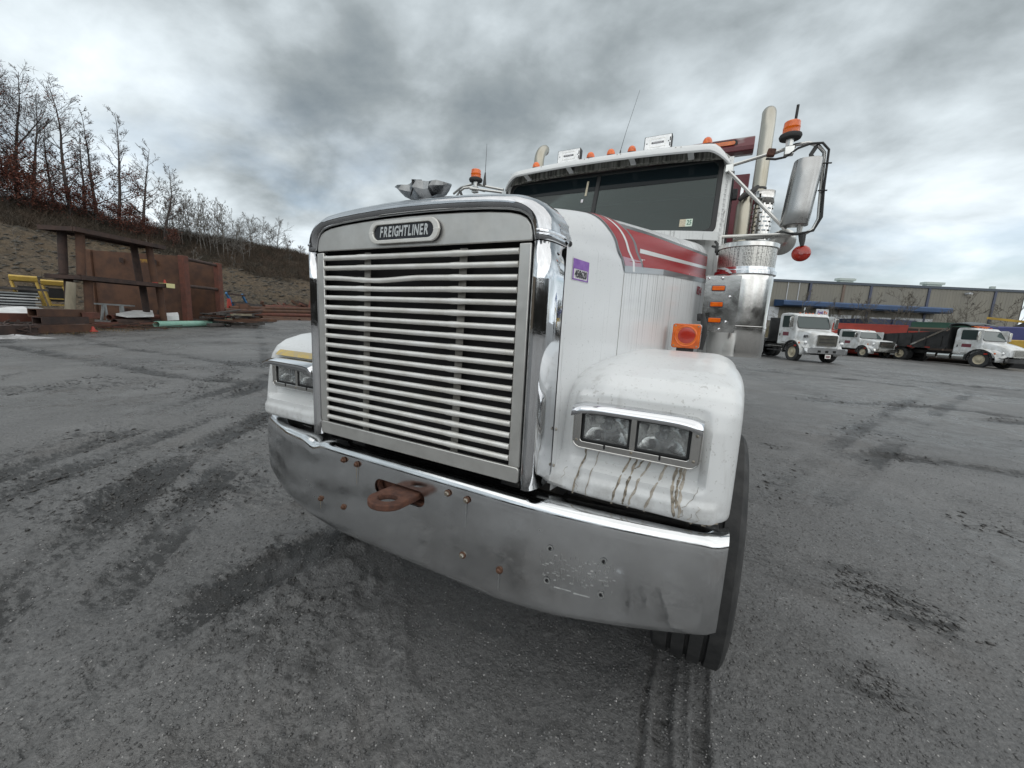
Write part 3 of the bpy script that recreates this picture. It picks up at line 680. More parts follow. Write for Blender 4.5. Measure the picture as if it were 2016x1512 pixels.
# thin saplings along the ridge
SAP = [tree_meshes(400 + q, 5.5 + .5 * q, .055, 1.5, .25, 13, 0, up=1.1, sub=3) for q in range(4)]
firsts = {}; k = 0
for q in range(58):
    px = 330 + 165 * (q + random.random()) / 58; d = random.uniform(70, 82); b = ridge_spot(px, d); j = k % 4
    top = np.interp(px, [330, 420, 480, 520], [355, 385, 425, 440]); sc = max(.35, min(1.15, (spot(px, top, d).z - b.z) / (5.5 + .5 * j))) * random.uniform(.7, 1.08)
    if j not in firsts: t = firsts[j] = make_tree('sapling', 'thin bare sapling in the long row on the falling ridge', b, SAP[j], 'thin bare saplings along the ridge', 'bark_grey', k * 2.1, sc)
    else: t = copy_tree(firsts[j]); t.location = b; t.rotation_euler = (0, 0, k * 2.1); t.scale = (sc,) * 3
    k += 1
SMALL = [(500, 428, 84, 'small round bare tree, first of the last group on the ridge'), (516, 436, 86, 'small bare tree behind the round one on the ridge'), (545, 434, 84, 'round bare tree standing alone on the skyline left of the grille'),
         (531, 446, 85, 'low bare tree between the two round ones on the skyline'), (570, 470, 88, 'short twiggy bush tree nearest the truck on the skyline'), (589, 486, 90, 'tiny bare bush on the ridge beside the chrome surround')]
for i, (px, py, d, lab) in enumerate(SMALL):
    b = ridge_spot(px, d); H = max(1.4, height_to(px, py, d, b.z) + .1)
    make_tree('bare_tree', lab, b, tree_meshes(500 + i, H, .05 + .012 * H, H * .55, .2, 20, 0, up=.7, sub=6), bark='bark_grey')
# pale dead saplings low on the slope
DS = tree_meshes(600, 4.5, .035, 1.0, .3, 8, 0, up=1.0, sub=2); first = None
for px, py, d in ((308, 470, 58), (375, 500, 60), (395, 495, 60), (418, 490, 61), (350, 520, 57), (455, 510, 64), (30, 500, 56), (570, 545, 75), (405, 520, 59)):
    p = spot(px, py, d); z = float(hill_z(np.array([p.x]), np.array([p.y]))[0])
    if first is None: first = t = make_tree('dead_sapling', 'pale dead sapling growing on the rubble slope', (p.x, p.y, z - .1), DS, 'pale saplings on the slope', 'bark_grey')
    else: t = copy_tree(first); t.location = (p.x, p.y, z - .1); t.rotation_euler = (0, 0, px * 1.0); t.scale = (random.uniform(.6, 1),) * 3

# wooded rise on the far side of the yard, behind the photographer (it shows only in the chrome)
g_ = np.random.default_rng(91); a = np.radians(g_.uniform(58, 236, 5200)); r = g_.uniform(52, 74, 5200)
mat('far_wood', (.035, .033, .028), .95, c2=(.07, .062, .05), vscale=.3, vmix=1)
tufts('far_wood', 1 + r * np.sin(a), -1 + r * np.cos(a), np.full(5200, 0.), 3.5, 11, A['far_wood'], 92, 5, .8, .16, .14)

# ================================================================== WAREHOUSE
WO = Vector((7, 69, 0)); WU = Vector((31.6, 14.4, 0)).normalized(); WN = Vector((WU.y, -WU.x, 0))   # WN faces the yard
def W(s, z, o=0.): return WO + WU * s + WN * o + Vector((0, 0, z))
mat('panel_beige', (.205, .193, .160), .6, c2=(.180, .171, .145), vscale=.5, stretch=(1, 1, .25))
mat('trim_dark', (.05, .065, .085), .5)
mat('trim_blue', (.05, .06, .10), .5)
mat('canopy_blue', (.022, .065, .16), .5, c2=(.018, .05, .12), vscale=.7)
mat('panel_white', (.62, .64, .66), .5, c2=(.5, .52, .55), vscale=.8)
mat('brown_strip', (.15, .11, .085), .6)
mat('vent_grey', (.42, .47, .45), .5)
wh = thing('warehouse', 'long beige metal warehouse with blue canopy behind the parked trucks', 'warehouse', WO, 0)
def wl_(g): 
    g.v = [tuple(Vector(p) - WO) for p in g.v]; return g
STR = [5.4, 13.9, 21.95, 30.95]
edges = [-26, -17, -8.5] + [STR[0]] + STR[1:] + [35.0]
for a, b in zip(edges, edges[1:]):
    g = G(); pts = []; x = a + .12
    while x < b - .12:
        for dx, o in ((0, 0), (.26, 0), (.30, .022), (.38, .022), (.42, 0)):
            if x + dx < b - .1: pts.append((x + dx, o))
        x += .42
    g.grid([[W(s_, z, o) for s_, o in pts] for z in (0, 9.3)], flip=True)
    wl_(g).build('wall_panel', A['panel_beige'], wh, smooth=0)
g = G()
for s_ in (-26, 35.0):
    P = [W(s_, 0), W(s_, 0, -40), W(s_, 9.3, -40), W(s_, 9.3)]; g.add(P, [(0, 1, 2, 3)])
wl_(g).build('end_wall', A['panel_beige'], wh, smooth=0, kind='stuff')
g = G(); g.add([W(-26, 9.3), W(35, 9.3), W(35, 9.9, -40), W(-26, 9.9, -40)], [(0, 1, 2, 3)]); wl_(g).build('roof', A['vent_grey'], wh, smooth=0)
g = G(); g.beam(W(-26, 9.42, .05), W(35.1, 9.42, .05), .22, .34); wl_(g).build('roof_trim', A['trim_dark'], wh, smooth=0)
for s_ in STR + [-8.5, -17]: g = G(); g.beam(W(s_, 0, .06), W(s_, 9.24, .06), .32, .14, up=WN); wl_(g).build('pilaster', A['trim_blue'], wh, smooth=0)
g = G(); g.beam(W(10.1, 4.6, .06), W(10.1, 9.2, .06), .34, .12, up=WN); wl_(g).build('rust_strip', A['brown_strip'], wh, smooth=0)
for s_ in (2.2, 3.8): g = G(); g.beam(W(s_, 5.8, .07), W(s_, 9.2, .07), .07, .06, up=WN); wl_(g).build('pale_batten', A['panel_white'], wh, smooth=0)
g = G(); P = [(.0, 5.75), (2.2, 5.72), (2.4, 5.85), (2.4, 6.35), (2.2, 6.5), (.0, 6.7)]
n = len(P); ra = [W(.6, z, o) for o, z in P]; rb = [W(23.45, z - .05, o) for o, z in P]
g.add(ra + rb, [tuple(range(n))[::-1], tuple(range(n, 2 * n))] + [(i, (i + 1) % n, n + (i + 1) % n, n + i) for i in range(n)]); wl_(g).build('canopy', A['canopy_blue'], wh, smooth=0)
for a, b, z0, z1 in ((5.9, 8.6, .9, 4.9), (8.9, 11.8, .9, 4.9), (12.2, 13.6, .9, 4.9), (14.3, 17.4, .9, 4.8), (18.0, 23.2, .9, 4.9)):
    g = G(); g.beam(W((a + b) / 2, z0, .09), W((a + b) / 2, z1, .09), b - a, .06, up=WN); d_ = wl_(g).build('dock_door', A['panel_white'], wh, smooth=0)
    g = G()
    for q in range(1, 5): z = z0 + (z1 - z0) * q / 5; g.beam(W(a + .05, z, .125), W(b - .05, z, .125), .03, .03)
    wl_(g).build('door_rib', A['vent_grey'], d_, smooth=0, kind='stuff')
g = G(); g.beam(W(.6, 3.6, .08), W(.6, 5.6, .08), 1.6, .05, up=WN); wl_(g).build('window', A['panel_white'], wh, smooth=0)
for s_, w_ in ((-.9, 2.4), (11.7, 2.6), (24.2, 2.9)):
    c = W(s_, 9.98, -2.2); M = Matrix.Translation(c - WO) @ Matrix(((WU.x, -WN.x, 0), (WU.y, -WN.y, 0), (0, 0, 1))).to_4x4()
    g = G(); g.prism(rrect(w_, 1.2, .3, 3), .32, M, .1); g.prism(rrect(w_ * .75, .8, .1, 2), .5, M, -.4); g.build('roof_vent', A['vent_grey'], wh, smooth=20)
g = G(); g.box(W(31, 9.75, -.6) - WO, (.5, .5, .5)); g.build('roof_vent', A['vent_grey'], wh, smooth=0)
g = G(); g.beam(W(27.0, 8.75, .1), W(27.0, 8.75, .7), .5, .22); wl_(g).build('wall_light', A['panel_white'], wh, smooth=0)
# sign board beneath the canopy
sg = thing('sign_board', 'small white sign with purple and orange lettering under the blue canopy', 'sign', W(6.0, 4.95, 2.4), 0)
Mx = Matrix(((WU.x, 0, WN.x), (WU.y, 0, WN.y), (0, 1, 0))).to_4x4()
mat('sign_purple', (.10, .02, .28), .5); mat('sign_orange', (.75, .13, .02), .5)
G().prism(rrect(1.7, .95, .03, 2), .08, Mx).build('sign_panel', A['panel_white'], sg, smooth=0)
text_obj('Fed', 'sign_text', .62, Mx @ Matrix.Translation((-.28, 0, .09)), A['sign_purple'], sg, bold=.015, sx=.85)
text_obj('Ex', 'sign_text', .62, Mx @ Matrix.Translation((.44, 0, .09)), A['sign_orange'], sg, bold=.015, sx=.85)
G().beam(Vector((0, 0, .47)), Vector((0, 0, 1.0)), .06, .06).build('sign_hanger', A['trim_dark'], sg, smooth=0)
# grassy bank in front of the docks
gx_, gy_ = np.meshgrid(np.linspace(0, 1, 70), np.linspace(0, 1, 24), indexing='ij')
c0 = Vector((2.0, 52.5, 0)); ln, dp = 40.0, 11.0
BX = c0.x + WU.x * gx_ * ln + (-WN.x) * gy_ * dp; BY = c0.y + WU.y * gx_ * ln + (-WN.y) * gy_ * dp
BZ = np.sin(np.clip(gy_, 0, 1) * pi) ** .8 * 2.6 * np.clip(gx_ * 9, 0, 1) ** .7 * np.clip((1 - gx_) * 5, 0, 1) ** .7 * np.interp(gx_, [0, .12, .3, .5, 1], [.6, 1, .95, .8, .55]) + .12 * fbm(BX, BY, 1.5, 3, 66) - .1
I = np.arange(BX.size).reshape(BX.shape); F = np.stack([I[:-1, :-1], I[1:, :-1], I[1:, 1:], I[:-1, 1:]], -1).reshape(-1, 4)
mat('bank_grass', (.085, .070, .035), .95, c2=(.06, .055, .03), vscale=1.2, vmix=1, bump=.8, bscale=6, bdist=.1)
link('grass_bank', np_mesh('grass_bank', np.stack([BX, BY, BZ], -1).reshape(-1, 3), F), A['bank_grass'], None, smooth=180, kind='structure')
k = np.random.default_rng(77); ii = k.integers(0, BX.size, 2600); tufts('bank_grass', BX.ravel()[ii], BY.ravel()[ii], BZ.ravel()[ii], .1, .3, A['dry_brush'], 78, 5, .3, .02)
# bare trees before the warehouse
YT = [(1576, 566, 58, 'bare tree rising behind the roof of the nearer white truck'), (1632, 585, 60, 'thin bare shrub tree left of the brown wall strip'), (1678, 572, 60, 'bare multi-branched tree in front of the second blue pilaster'),
      (1700, 580, 62, 'slender bare tree just right of the second blue pilaster'), (1752, 563, 58, 'large spreading bare tree before the right end of the canopy'), (1772, 574, 57, 'leaning bare tree beside the large spreading one'),
      (1908, 570, 58, 'wide bare tree between the right hand pilasters'), (1978, 585, 60, 'faint bare tree at the right end of the warehouse'), (1858, 600, 60, 'small bare tree above the green container')]
for i, (px, py, d, lab) in enumerate(YT):
    p = spot(px, 640, d); H = (spot(px, py, d).z + .2) * .88
    make_tree('yard_tree', lab, (p.x, p.y, 0), tree_meshes(700 + i, H, .075 if H > 5 else .05, H * .5, .25, 15, 0, up=.75, sub=4, fork=H > 7), bark='bark_yard')

# ================================================================== THE TRUCK
truck = thing('dump_truck', 'large white dump truck in the foreground with slatted grille, chrome bumper and red stripes', 'truck', (0, 0, 0))
TR = truck

# ---- hood
HR = .12
def hw(Y): return .605 + .178 * (Y - .16)
def hzs(Y): return 1.985 + .1108 * (Y - .16) - .026 * max(0, 1 - (Y - .125) / .38) ** 1.5          # top of the shoulder
def hood_pt(Y, q, side=1):
    # q 0..1 side (z 0.93 .. zc), 1..2 shoulder arc, 2..3 crown to the centre line
    w = hw(Y); zs = hzs(Y); zc = zs - HR
    zcr = 1.835 + .058 * (Y - .16)                     # crease along the flank
    if q <= 1:
        z = .93 + (zc - .93) * q
        ins = .010 * min(1, max(0, (z - zcr + .006) / .012))
        return Vector((side * (w - ins), Y, z))
    if q <= 2:
        a = (q - 1) * pi / 2
        return Vector((side * (w - .010 - HR + HR * cos(a)), Y, zc + HR * sin(a)))
    t = q - 2; x = (w - .010 - HR) * (1 - t)
    return Vector((side * x, Y, zs + .028 * (1 - (1 - t) ** 2)))
QS = [0, .2, .4, .55, .65, .72, .78, .82, .85, .875, .895, .91, .93, .95, .975, 1] + [1 + k / 10 for k in range(1, 11)] + [2.15, 2.3, 2.5, 2.75, 3]
g = G(); rows = []
for i in range(41):
    Y = .125 + (2.12 - .125) * i / 40
    rows.append([hood_pt(Y, q) for q in QS] + [hood_pt(Y, q, -1) for q in QS[::-1][1:]])
g.grid(rows, flip=True)
# returned rear lip of the hood
last = rows[-1]; g.grid([last, [Vector((p.x * .97, p.y + .012, p.z - .012)) for p in last]], flip=True)
hood = g.build('hood', A['white_paint'], TR, smooth=50)

def q_of_z(Y, z):
    zc = hzs(Y) - HR
    if z <= zc: return (z - .93) / (zc - .93)
    return 1 + math.asin(min(1, (z - zc) / HR)) / (pi / 2)
def hood_n(Y, q, side):
    a = hood_pt(Y + .004, q, side) - hood_pt(Y - .004, q, side); b = hood_pt(Y, min(3, q + .004), side) - hood_pt(Y, q - .004, side)
    n = a.cross(b).normalized()
    if n.x * side < -1e-3 or (abs(n.x) < 1e-3 and n.z < 0): n = -n
    return n
def lin(x, pts):
    if x <= pts[0][0]: return pts[0][1]
    for (a, b), (c, d) in zip(pts, pts[1:]):
        if x <= c: return b + (d - b) * (x - a) / (c - a)
    return pts[-1][1]
FR = [(1.798, .618), (1.864, .563), (1.909, .524), (1.953, .465), (1.99, .435), (2.03, .40)]
WL = [(1.81, .712), (1.826, .735 - .012), (1.883, .667), (1.967, .574), (2.0, .53), (2.04, .50)]
GR = [(1.825, .845), (1.838, .851), (1.939, .748), (1.999, .655), (2.03, .60)]
LOW = [(.618, 1.798), (1.139, 1.85), (2.123, 1.911)]
UPP = [(.655, 1.999), (1.029, 2.031), (1.914, 2.093), (2.123, 2.108)]
def band(name, Yf, Yb, m, off, side, ncol=4, qmax=3.0):
    rows = []; n = 46
    for i in range(n + 1):
        row = []
        for j in range(ncol + 1):
            Y = .7
            for _ in range(12):
                z0 = lin(Y, LOW) + .0; q0 = q_of_z(Y, z0)
                q = q0 + (qmax - q0) * i / n
                z = hood_pt(Y, q, side).z if q < 2 else hzs(.5) + .01
                Y = Yf(z) + (Yb(z) - Yf(z)) * j / ncol
            row.append(hood_pt(Y, q, side) + hood_n(Y, min(q, 2.2), side) * off)
        rows.append(row)
    return G().grid(rows, flip=(side < 0)).build(name, m, hood, smooth=60)
def run(name, lo, hi, Y0, Y1, m, off, side, n=36, nc=4, slant=None):
    rows = []
    for i in range(n + 1):
        row = []
        for j in range(nc + 1):
            t = i / n
            Y = Y0 + (Y1 - Y0) * t
            zl, zh = lo(Y), hi(Y); z = zl + (zh - zl) * j / nc
            if slant: Y = Y + slant(z) * (1 - t)
            q = q_of_z(Y, z); row.append(hood_pt(Y, q, side) + hood_n(Y, q, side) * off)
        rows.append(row)
    return G().grid(rows, flip=(side > 0)).build(name, m, hood, smooth=60)
f = lambda P, d=0: (lambda z: lin(z, P) + d)
for side in (1, -1):
    band('red_stripe', f(FR, .022), f(GR, -.03), A['red_stripe'], .0025, side, 6)
    band('grey_stripe', f(FR), f(FR, .022), A['grey_stripe'], .0025, side, 2)
    band('grey_stripe', f(GR, -.03), f(GR, 0), A['grey_stripe'], .0025, side, 2)
    band('white_stripe', f(WL), f(WL, .026), A['white_stripe'], .0035, side, 2)
    up_ = lambda Y: lin(Y, UPP) - .012
    lo_ = lambda Y: lin(Y, LOW) + .024
    sl = lambda z: lin(z, GR) - .70
    run('red_panel', lo_, up_, .70, 2.121, A['red_stripe'], .0025, side, 50, 10, sl)
    run('grey_stripe', lambda Y: lin(Y, UPP) - .012, lambda Y: lin(Y, UPP) + .004, .70, 2.121, A['grey_stripe'], .0028, side, 30, 1, sl)
    run('border_stripe', lambda Y: lin(Y, LOW) - .004, lambda Y: lin(Y, LOW) + .025, .618, 1.14, A['pale_grey_stripe'], .0032, side, 20, 1)
    run('grey_stripe', lambda Y: lin(Y, LOW) - .004, lambda Y: lin(Y, LOW) + .025, 1.14, 2.121, A['grey_stripe'], .0032, side, 30, 1)
    wl0 = lambda Y: 1.906 + (2.006 - 1.906) * (Y - .79) / (2.11 - .79)
    run('white_stripe', wl0, lambda Y: wl0(Y) + .0195, .80, 2.121, A['white_stripe'], .0035, side, 30, 1)
    # sun-faded lower end of the band
    rows = []
    for i in range(3):
        rows.append([])
        for j in range(9):
            z = 1.824 + j * .0 + i * .017; Y = lin(z, FR) + .024 + (lin(z, GR) - .032 - lin(z, FR) - .024) * j / 8
            z += (Y - .62) * .05; q = q_of_z(Y, z); rows[-1].append(hood_pt(Y, q, side) + hood_n(Y, q, side) * .003)
    G().grid(rows, flip=(side < 0)).build('faded_patch', A['faded_red'], hood)

def decal(name, Y0, Y1, zfun0, zfun1, m, off, n=4):
    rows = [[hood_pt(Y, q_of_z(Y, z)) + Vector((off, -off * .17, 0)) for z in [zfun0(Y) + (zfun1(Y) - zfun0(Y)) * j / 2 for j in range(3)]]
            for Y in [Y0 + (Y1 - Y0) * i / n for i in range(n + 1)]]
    return G().grid(rows, flip=True).build(name, m, hood)
def on_hood(Y, z, off=.004):
    p = hood_pt(Y, q_of_z(Y, z)); ax = Vector((.178, 1, 0)).normalized(); nn = Vector((1, -.178, 0)).normalized()
    return frame_mat(p + nn * off, ax, (0, 0, 1), nn)
decal('lot_sticker', .168, .292, lambda Y: 1.712, lambda Y: 1.790, A['sticker_white'], .0015)
decal('sticker_header', .171, .289, lambda Y: 1.753, lambda Y: 1.787, A['sticker_purple'], .0025)
for y0, y1, z0, z1 in ((.171, .179, 1.714, 1.755), (.281, .289, 1.714, 1.755), (.171, .289, 1.714, 1.7185)):
    decal('sticker_border', y0, y1, lambda Y: z0, lambda Y: z1, A['sticker_purple'], .0025, 1)
text_obj('458620', 'sticker_number', .037, on_hood(.230, 1.735), A['ink_black'], hood, sx=.80, bold=.0004, extrude=.0004)
text_obj('854', 'unit_number', .078, on_hood(1.955, 1.832, .003), A['ink_red'], hood, sx=1.15, bold=.002, extrude=.0004)

G().tube([hood_pt(.622, q, 1) + Vector((.0004, 0, 0)) for q in np.linspace(.45, q_of_z(.622, 1.79), 12)], .0014, 5).build('panel_seam', A['strap_steel'], hood)
# ---- dark engine bay, radiator core and frame
g = G(); g.box((0, .10, 1.42), (1.02, .02, .86)); bay = g.build('radiator', A['dark_bay'], TR)
g = G()
for i in range(46): g.box((-.46 + .02 * i, .082, 1.42), (.004, .012, .82))
g.build('radiator_fin', A['dark_frame'], bay, smooth=0, kind='stuff')
g = G()
for s in (-1, 1):
    g.beam((s * .43, .12, .80), (s * .43, 8.2, .80), .09, .26)
g.box((0, .55, .70), (.9, .35, .22)); g.beam((-.95, .9, .50), (.95, .9, .50), .12, .13)
g.box((0, 1.3, .85), (.75, 1.2, .6)); g.box((0, .22, .78), (1.5, .10, .16))
g.box((.86, .30, .93), (.44, .20, .07)); g.box((-.86, .30, .93), (.44, .20, .07))
g.build('chassis', A['dark_frame'], TR, smooth=0, bevel=.01)
g = G()
g.box((0, 1.9, 1.45), (1.7, .05, 1.3)); g.box((0, .26, 1.0), (1.16, .03, .16))
g.build('firewall', A['black_gap'], TR, smooth=0)

# ---- grille plate with arched head
ARCH = [(.527, .99), (.528, 1.30), (.528, 1.60), (.528, 1.815), (.526, 1.838), (.519, 1.866), (.502, 1.887), (.478, 1.899), (.44, 1.908), (.36, 1.916), (.25, 1.922), (.12, 1.926), (0, 1.927)]
full = ARCH + [(-x, z) for x, z in ARCH[::-1][1:]]
op = []
for x, z in full:
    if z < 1.5: op.append((math.copysign(.484, x), 1.045 if z < 1.1 else z))
    else: op.append((math.copysign(min(.484, abs(x)), x) if abs(x) > 1e-6 else 0, min(z, 1.806)))
gr = G()
# head panel, two side strips, lower rail: separate sheets as on the truck
head = [(x, z) for x, z in full if z >= 1.8]
M0 = FRONT(0, 0, 0)
G().prism(head, .010, M0, -.006).build('grille_head_panel', A['brushed_steel'], TR, smooth=20, bevel=.004)
for s in (-1, 1):
    P = [(s * .484, 1.045), (s * .527, 1.045), (s * .5275, 1.808), (s * .484, 1.808)]
    if s < 0: P = P[::-1]
    G().prism(P, .012, M0, -.004).build('grille_side_strip', A['brushed_steel'], TR, smooth=20, bevel=.003)
G().prism(rrect(1.054, .058, .012, 4, 0, 1.0155), .014, M0, -.004).build('grille_lower_rail', A['brushed_steel'], TR, smooth=20, bevel=.003)
G().box((0, .028, 1.425), (1.06, .012, .88)).build('grille_backing', A['black_gap'], TR, smooth=0).location = (0, .028, 0)
# slats

def slat(i):
    z = 1.7845 - i * (1.7845 - 1.071) / 17
    pts = []; rr = []
    for k in range(41):
        x = -.482 + .964 * k / 40; dz = 0; dy = 0
        if i == 2: d = max(0, 1 - abs(x + .175) / .26); dz = -.010 * d * d * (3 - 2 * d); dy = .006 * d
        if i == 3: d = max(0, 1 - abs(x + .12) / .3); dz = -.003 * d
        pts.append((x, -.002 + dy, z + dz))
        near = min(abs(x + .262), abs(x - .232)); rr.append(.0118 if near < .026 else .0104)
    return G().tube(pts, rr, 10)
for i in range(18):
    slat(i).build('grille_bar', A['bar_aluminium'], TR, smooth=60)
for xt, xb, w in ((-.240, -.262, .036), (.246, .226, .034)):
    g = G(); g.beam((xt, .019, 1.806), (xb, .019, 1.02), .004, w, up=(1, 0, 0))
    g.build('grille_strap', A['strap_steel'], TR, smooth=0, bevel=.002)

# ---- emblem
G().prism(rrect(.350, .082, .041, 10, -.013, 1.8705), .010, FRONT(0, -.005, 0)).build('emblem', A['emblem_black'], TR, smooth=30, bevel=.003)
emb = bpy.data.objects['emblem']
o_, i_ = rrect(.352, .084, .042, 10, -.013, 1.8705), rrect(.302, .056, .028, 10, -.015, 1.8705)
G().ring(o_, i_, .010, FRONT(0, -.013, 0)).build('emblem_rim', A['bar_aluminium'], emb, smooth=30, bevel=.004, seg=3)
LET = [('F', .90), ('R', 1), ('E', .92), ('I', .5), ('G', 1), ('H', 1.0), ('T', .9), ('L', .86), ('I', .5), ('N', 1.02), ('E', .92), ('R', 1)]
tot = sum(w for _, w in LET); x = -.137
for ch, w in LET:
    cw = .246 * w / tot; x += cw / 2
    text_obj(ch, 'emblem_letter', .052, FRONT(x, -.0165, 1.8705), A['emblem_letter'], emb, sx=.60, bold=.0016, extrude=.0016, shear=.22)
    x += cw / 2

# ---- chrome grille surround
def resample(P, n):
    P = [Vector((a, b)) for a, b in P]; L = [0]
    for a, b in zip(P, P[1:]): L.append(L[-1] + (b - a).length)
    out = []; j = 0
    for k in range(n + 1):
        s = L[-1] * k / n
        while j < len(L) - 2 and L[j + 1] < s: j += 1
        t = (s - L[j]) / max(1e-9, L[j + 1] - L[j]); out.append(P[j].lerp(P[j + 1], t))
    return out
INN = [(.533, .975), (.534, 1.815), (.531, 1.842), (.523, 1.870), (.505, 1.892), (.479, 1.905), (.44, 1.914), (.36, 1.922), (.25, 1.928), (.12, 1.932), (0, 1.933)]
OUT = [(.596, .972), (.597, 1.815), (.594, 1.850), (.583, 1.892), (.563, 1.922), (.530, 1.952), (.475, 1.974), (.38, 1.986), (.27, 1.994), (.13, 2.001), (0, 2.003)]
def outline(n0, n1):
    # matched inner/outer pairs: straight leg then arch
    a = resample(INN[:2], n0); b = resample(INN[1:], n1); c = resample(OUT[:2], n0); d = resample(OUT[1:], n1)
    return a, b, c, d
la, ar, lo, ao = outline(14, 36)
PROF = [(-.02, .035), (-.01, .004), (.06, -.012), (.22, -.022), (.42, -.024), (.60, -.017), (.76, .0), (.88, .022), (.955, .050), (.99, .085), (1.0, .12)]
def surround_section(pi_, po, rear):
    r = []
    d = po - pi_
    for t, y in PROF:
        p = pi_ + d * t; r.append(Vector((p.x, y, p.y)))
    for k in range(1, 5):
        y = .12 + (rear - .12) * k / 4
        e = d.normalized() * (.0025 * k / 4)
        r.append(Vector((po.x + e.x, y, po.y + e.y)))
    return r
def legrear(z): return lin(z, [(.972, .12), (1.03, .135), (1.14, .172), (1.3, .180), (1.5, .176), (1.82, .168)])
for s in (-1, 1):
    rows = [[Vector((s * p.x, p.y, p.z)) for p in surround_section(a, b, legrear(b.y))] for a, b in zip(la, lo)]
    rows = [r for r in rows if r[0].z < 1.812]
    for rr_, z in ((rows[-1], 1.8105),):
        for p in rr_: p.z = z
    g = G(); g.grid(rows, flip=(s < 0))
    leg = g.build('surround_leg', A['chrome_side'], TR, smooth=40)
    md = leg.modifiers.new('thickness', 'SOLIDIFY'); md.thickness = .004; md.offset = -1
secs = [surround_section(a, b, .168) for a, b in zip(ar, ao)]
for p in secs[0]: p.z = 1.815
rows = secs + [[Vector((-p.x, p.y, p.z)) for p in r] for r in secs[::-1][1:]]
arch = G().grid(rows).build('surround_arch', A['chrome'], TR, smooth=40)
md = arch.modifiers.new('thickness', 'SOLIDIFY'); md.thickness = .004; md.offset = -1
# joint ribs and the fastener on the arch skirt
for s in (-1, 1):
    p0 = surround_section(la[-1], lo[-1], .168)
    rows = []
    for zz_, e in ((1.836, 0), (1.839, .003), (1.845, .003), (1.848, 0)):
        rows.append([Vector((s * (p.x + e + (-.0016 if zz_ > 1.82 else 0)), p.y - e, zz_)) for p in p0[3:11]])
    G().grid(rows, flip=(s < 0)).build('surround_rib', A['chrome_side'], arch, smooth=40)
    Mx = frame_mat((s * .603, .140, 1.828), (0, 1, 0), (0, 0, 1), (s, 0, 0))
    G().lathe([(.0001, .006), (.006, .006), (.009, .003), (.0095, 0)], 14, Mx).build('fastener', A['rubber'], arch)
    for zq in (1.17, 1.03):
        Mx = frame_mat((s * .604, .13, zq), (0, 1, 0), (0, 0, 1), (s, 0, 0))
        G().lathe([(.0001, .005), (.004, .0045), (.0065, 0)], 12, Mx).build('screw', A['zinc_bolt'], leg)

# crumpled hood handle on the arch
g = G(); rows = []
for i in range(13):
    t = i / 12; x = -.136 + .268 * t
    pinch = 1 - abs(t - .5) * 2
    base = lin(t, [(0, 2.066), (.14, 2.03), (.3, 2.012), (.55, 2.012), (.8, 2.022), (1, 2.050)])
    top = lin(t, [(0, 2.073), (.3, 2.071), (.45, 2.077), (.6, 2.073), (.85, 2.068), (1, 2.056)])
    dep = .012 + .026 * pinch ** .6 + .01 * sin(t * 17)
    mid = (base + top) / 2
    rows.append([(x, .085 - dep * .3, base), (x, .075 - dep + .012 * sin(t * 23), mid - .004), (x, .082 - dep * .9, top - .004), (x, .085, top + .002 * sin(t * 31)),
                 (x, .085 + dep, top - .003), (x, .085 + dep * .8, base)])
g.grid(rows, closed=True)
g.f.append(tuple(range(6))); g.f.append(tuple(range(72, 78))[::-1])
g.build('hood_handle', A['chrome_dull'], TR, smooth=25)
g = G(); g.tube([(-.02, .03, 2.012), (-.005, .028, 2.04), (-.022, .04, 2.072), (.0, .07, 2.078)], [.003, .003, .003, .002], 6); g.build('tear_crease', A['black_gap'], TR)

# ---- fenders
FP = [(.140, .954), (.110, .957), (.098, .972), (.098, 1.03), (.110, 1.14), (.126, 1.25), (.142, 1.305), (.170, 1.348), (.222, 1.384), (.32, 1.414), (.45, 1.432), (.60, 1.444), (.80, 1.450), (1.0, 1.448), (1.2, 1.435), (1.38, 1.41), (1.52, 1.355), (1.62, 1.27), (1.68, 1.15), (1.70, 1.0), (1.70, .85)]
fp = resample(FP[:11], 84) + resample(FP[10:], 44)[1:]
def fender_mesh():
    nr = []
    for i, p in enumerate(fp):
        t = fp[min(i + 1, len(fp) - 1)] - fp[max(i - 1, 0)]; t.normalize(); nr.append(Vector((t.y, -t.x)))   # inward (towards wheel)
    cols = []
    for k in range(61):
        X = .55 + (1.065 - .55) * k / 60
        d = .095 * max(0, 1 - max(0, X - .60) / .17) ** 1.7
        cols.append((X, d))
    for k in range(1, 17):
        a = k / 16 * pi / 2
        cols.append((1.065 + .130 * sin(a),   .122 * (1 - cos(a)) ** 1.15))
    cols += [(1.197, .142), (1.196, .155), (1.185, .160), (1.17, .161)]
    rows = []
    for X, d in cols:
        row = []
        for p, n in zip(fp, nr):
            q = p + (Vector((.90, min(p.y, 1.15))) - p).normalized() * d * (max(.25, min(1, (p.y - .94) / .14)) if X < .9 else 1) if p.x < .85 or p.y > 1.15 else p + n * d
            x = X
            z = q.y; y = q.x
            # pressed pocket round the lamps
            if y < .6 and X < 1.15:
                ex = min((X - .655) / .022, (1.112 - X) / .022); ez = min((z - 1.055) / .022, (1.322 - z) / .016)
                m = max(0, min(1, ex)) * max(0, min(1, ez)); m = m * m * (3 - 2 * m)
                y = y + (.152 - y) * m * .9 if y < .19 else y + .02 * m
                # ledge above lower lip
                e2 = max(0, min(1, (1.035 - z) / .02)); y -= .012 * e2 * e2
            row.append(Vector((x, y, z)))
        rows.append(row)
    return G().grid(rows, flip=True)
gf = fender_mesh()
fen = gf.build('fender', A['white_paint_fender'], TR, smooth=40)
fl = bpy.data.objects.new('fender', mirror_mesh(fen.data)); COL.objects.link(fl); fl.parent = TR; fl.location.x = -.035
for o in (fen, fl):
    md = o.modifiers.new('thickness', 'SOLIDIFY'); md.thickness = .006; md.offset = -1
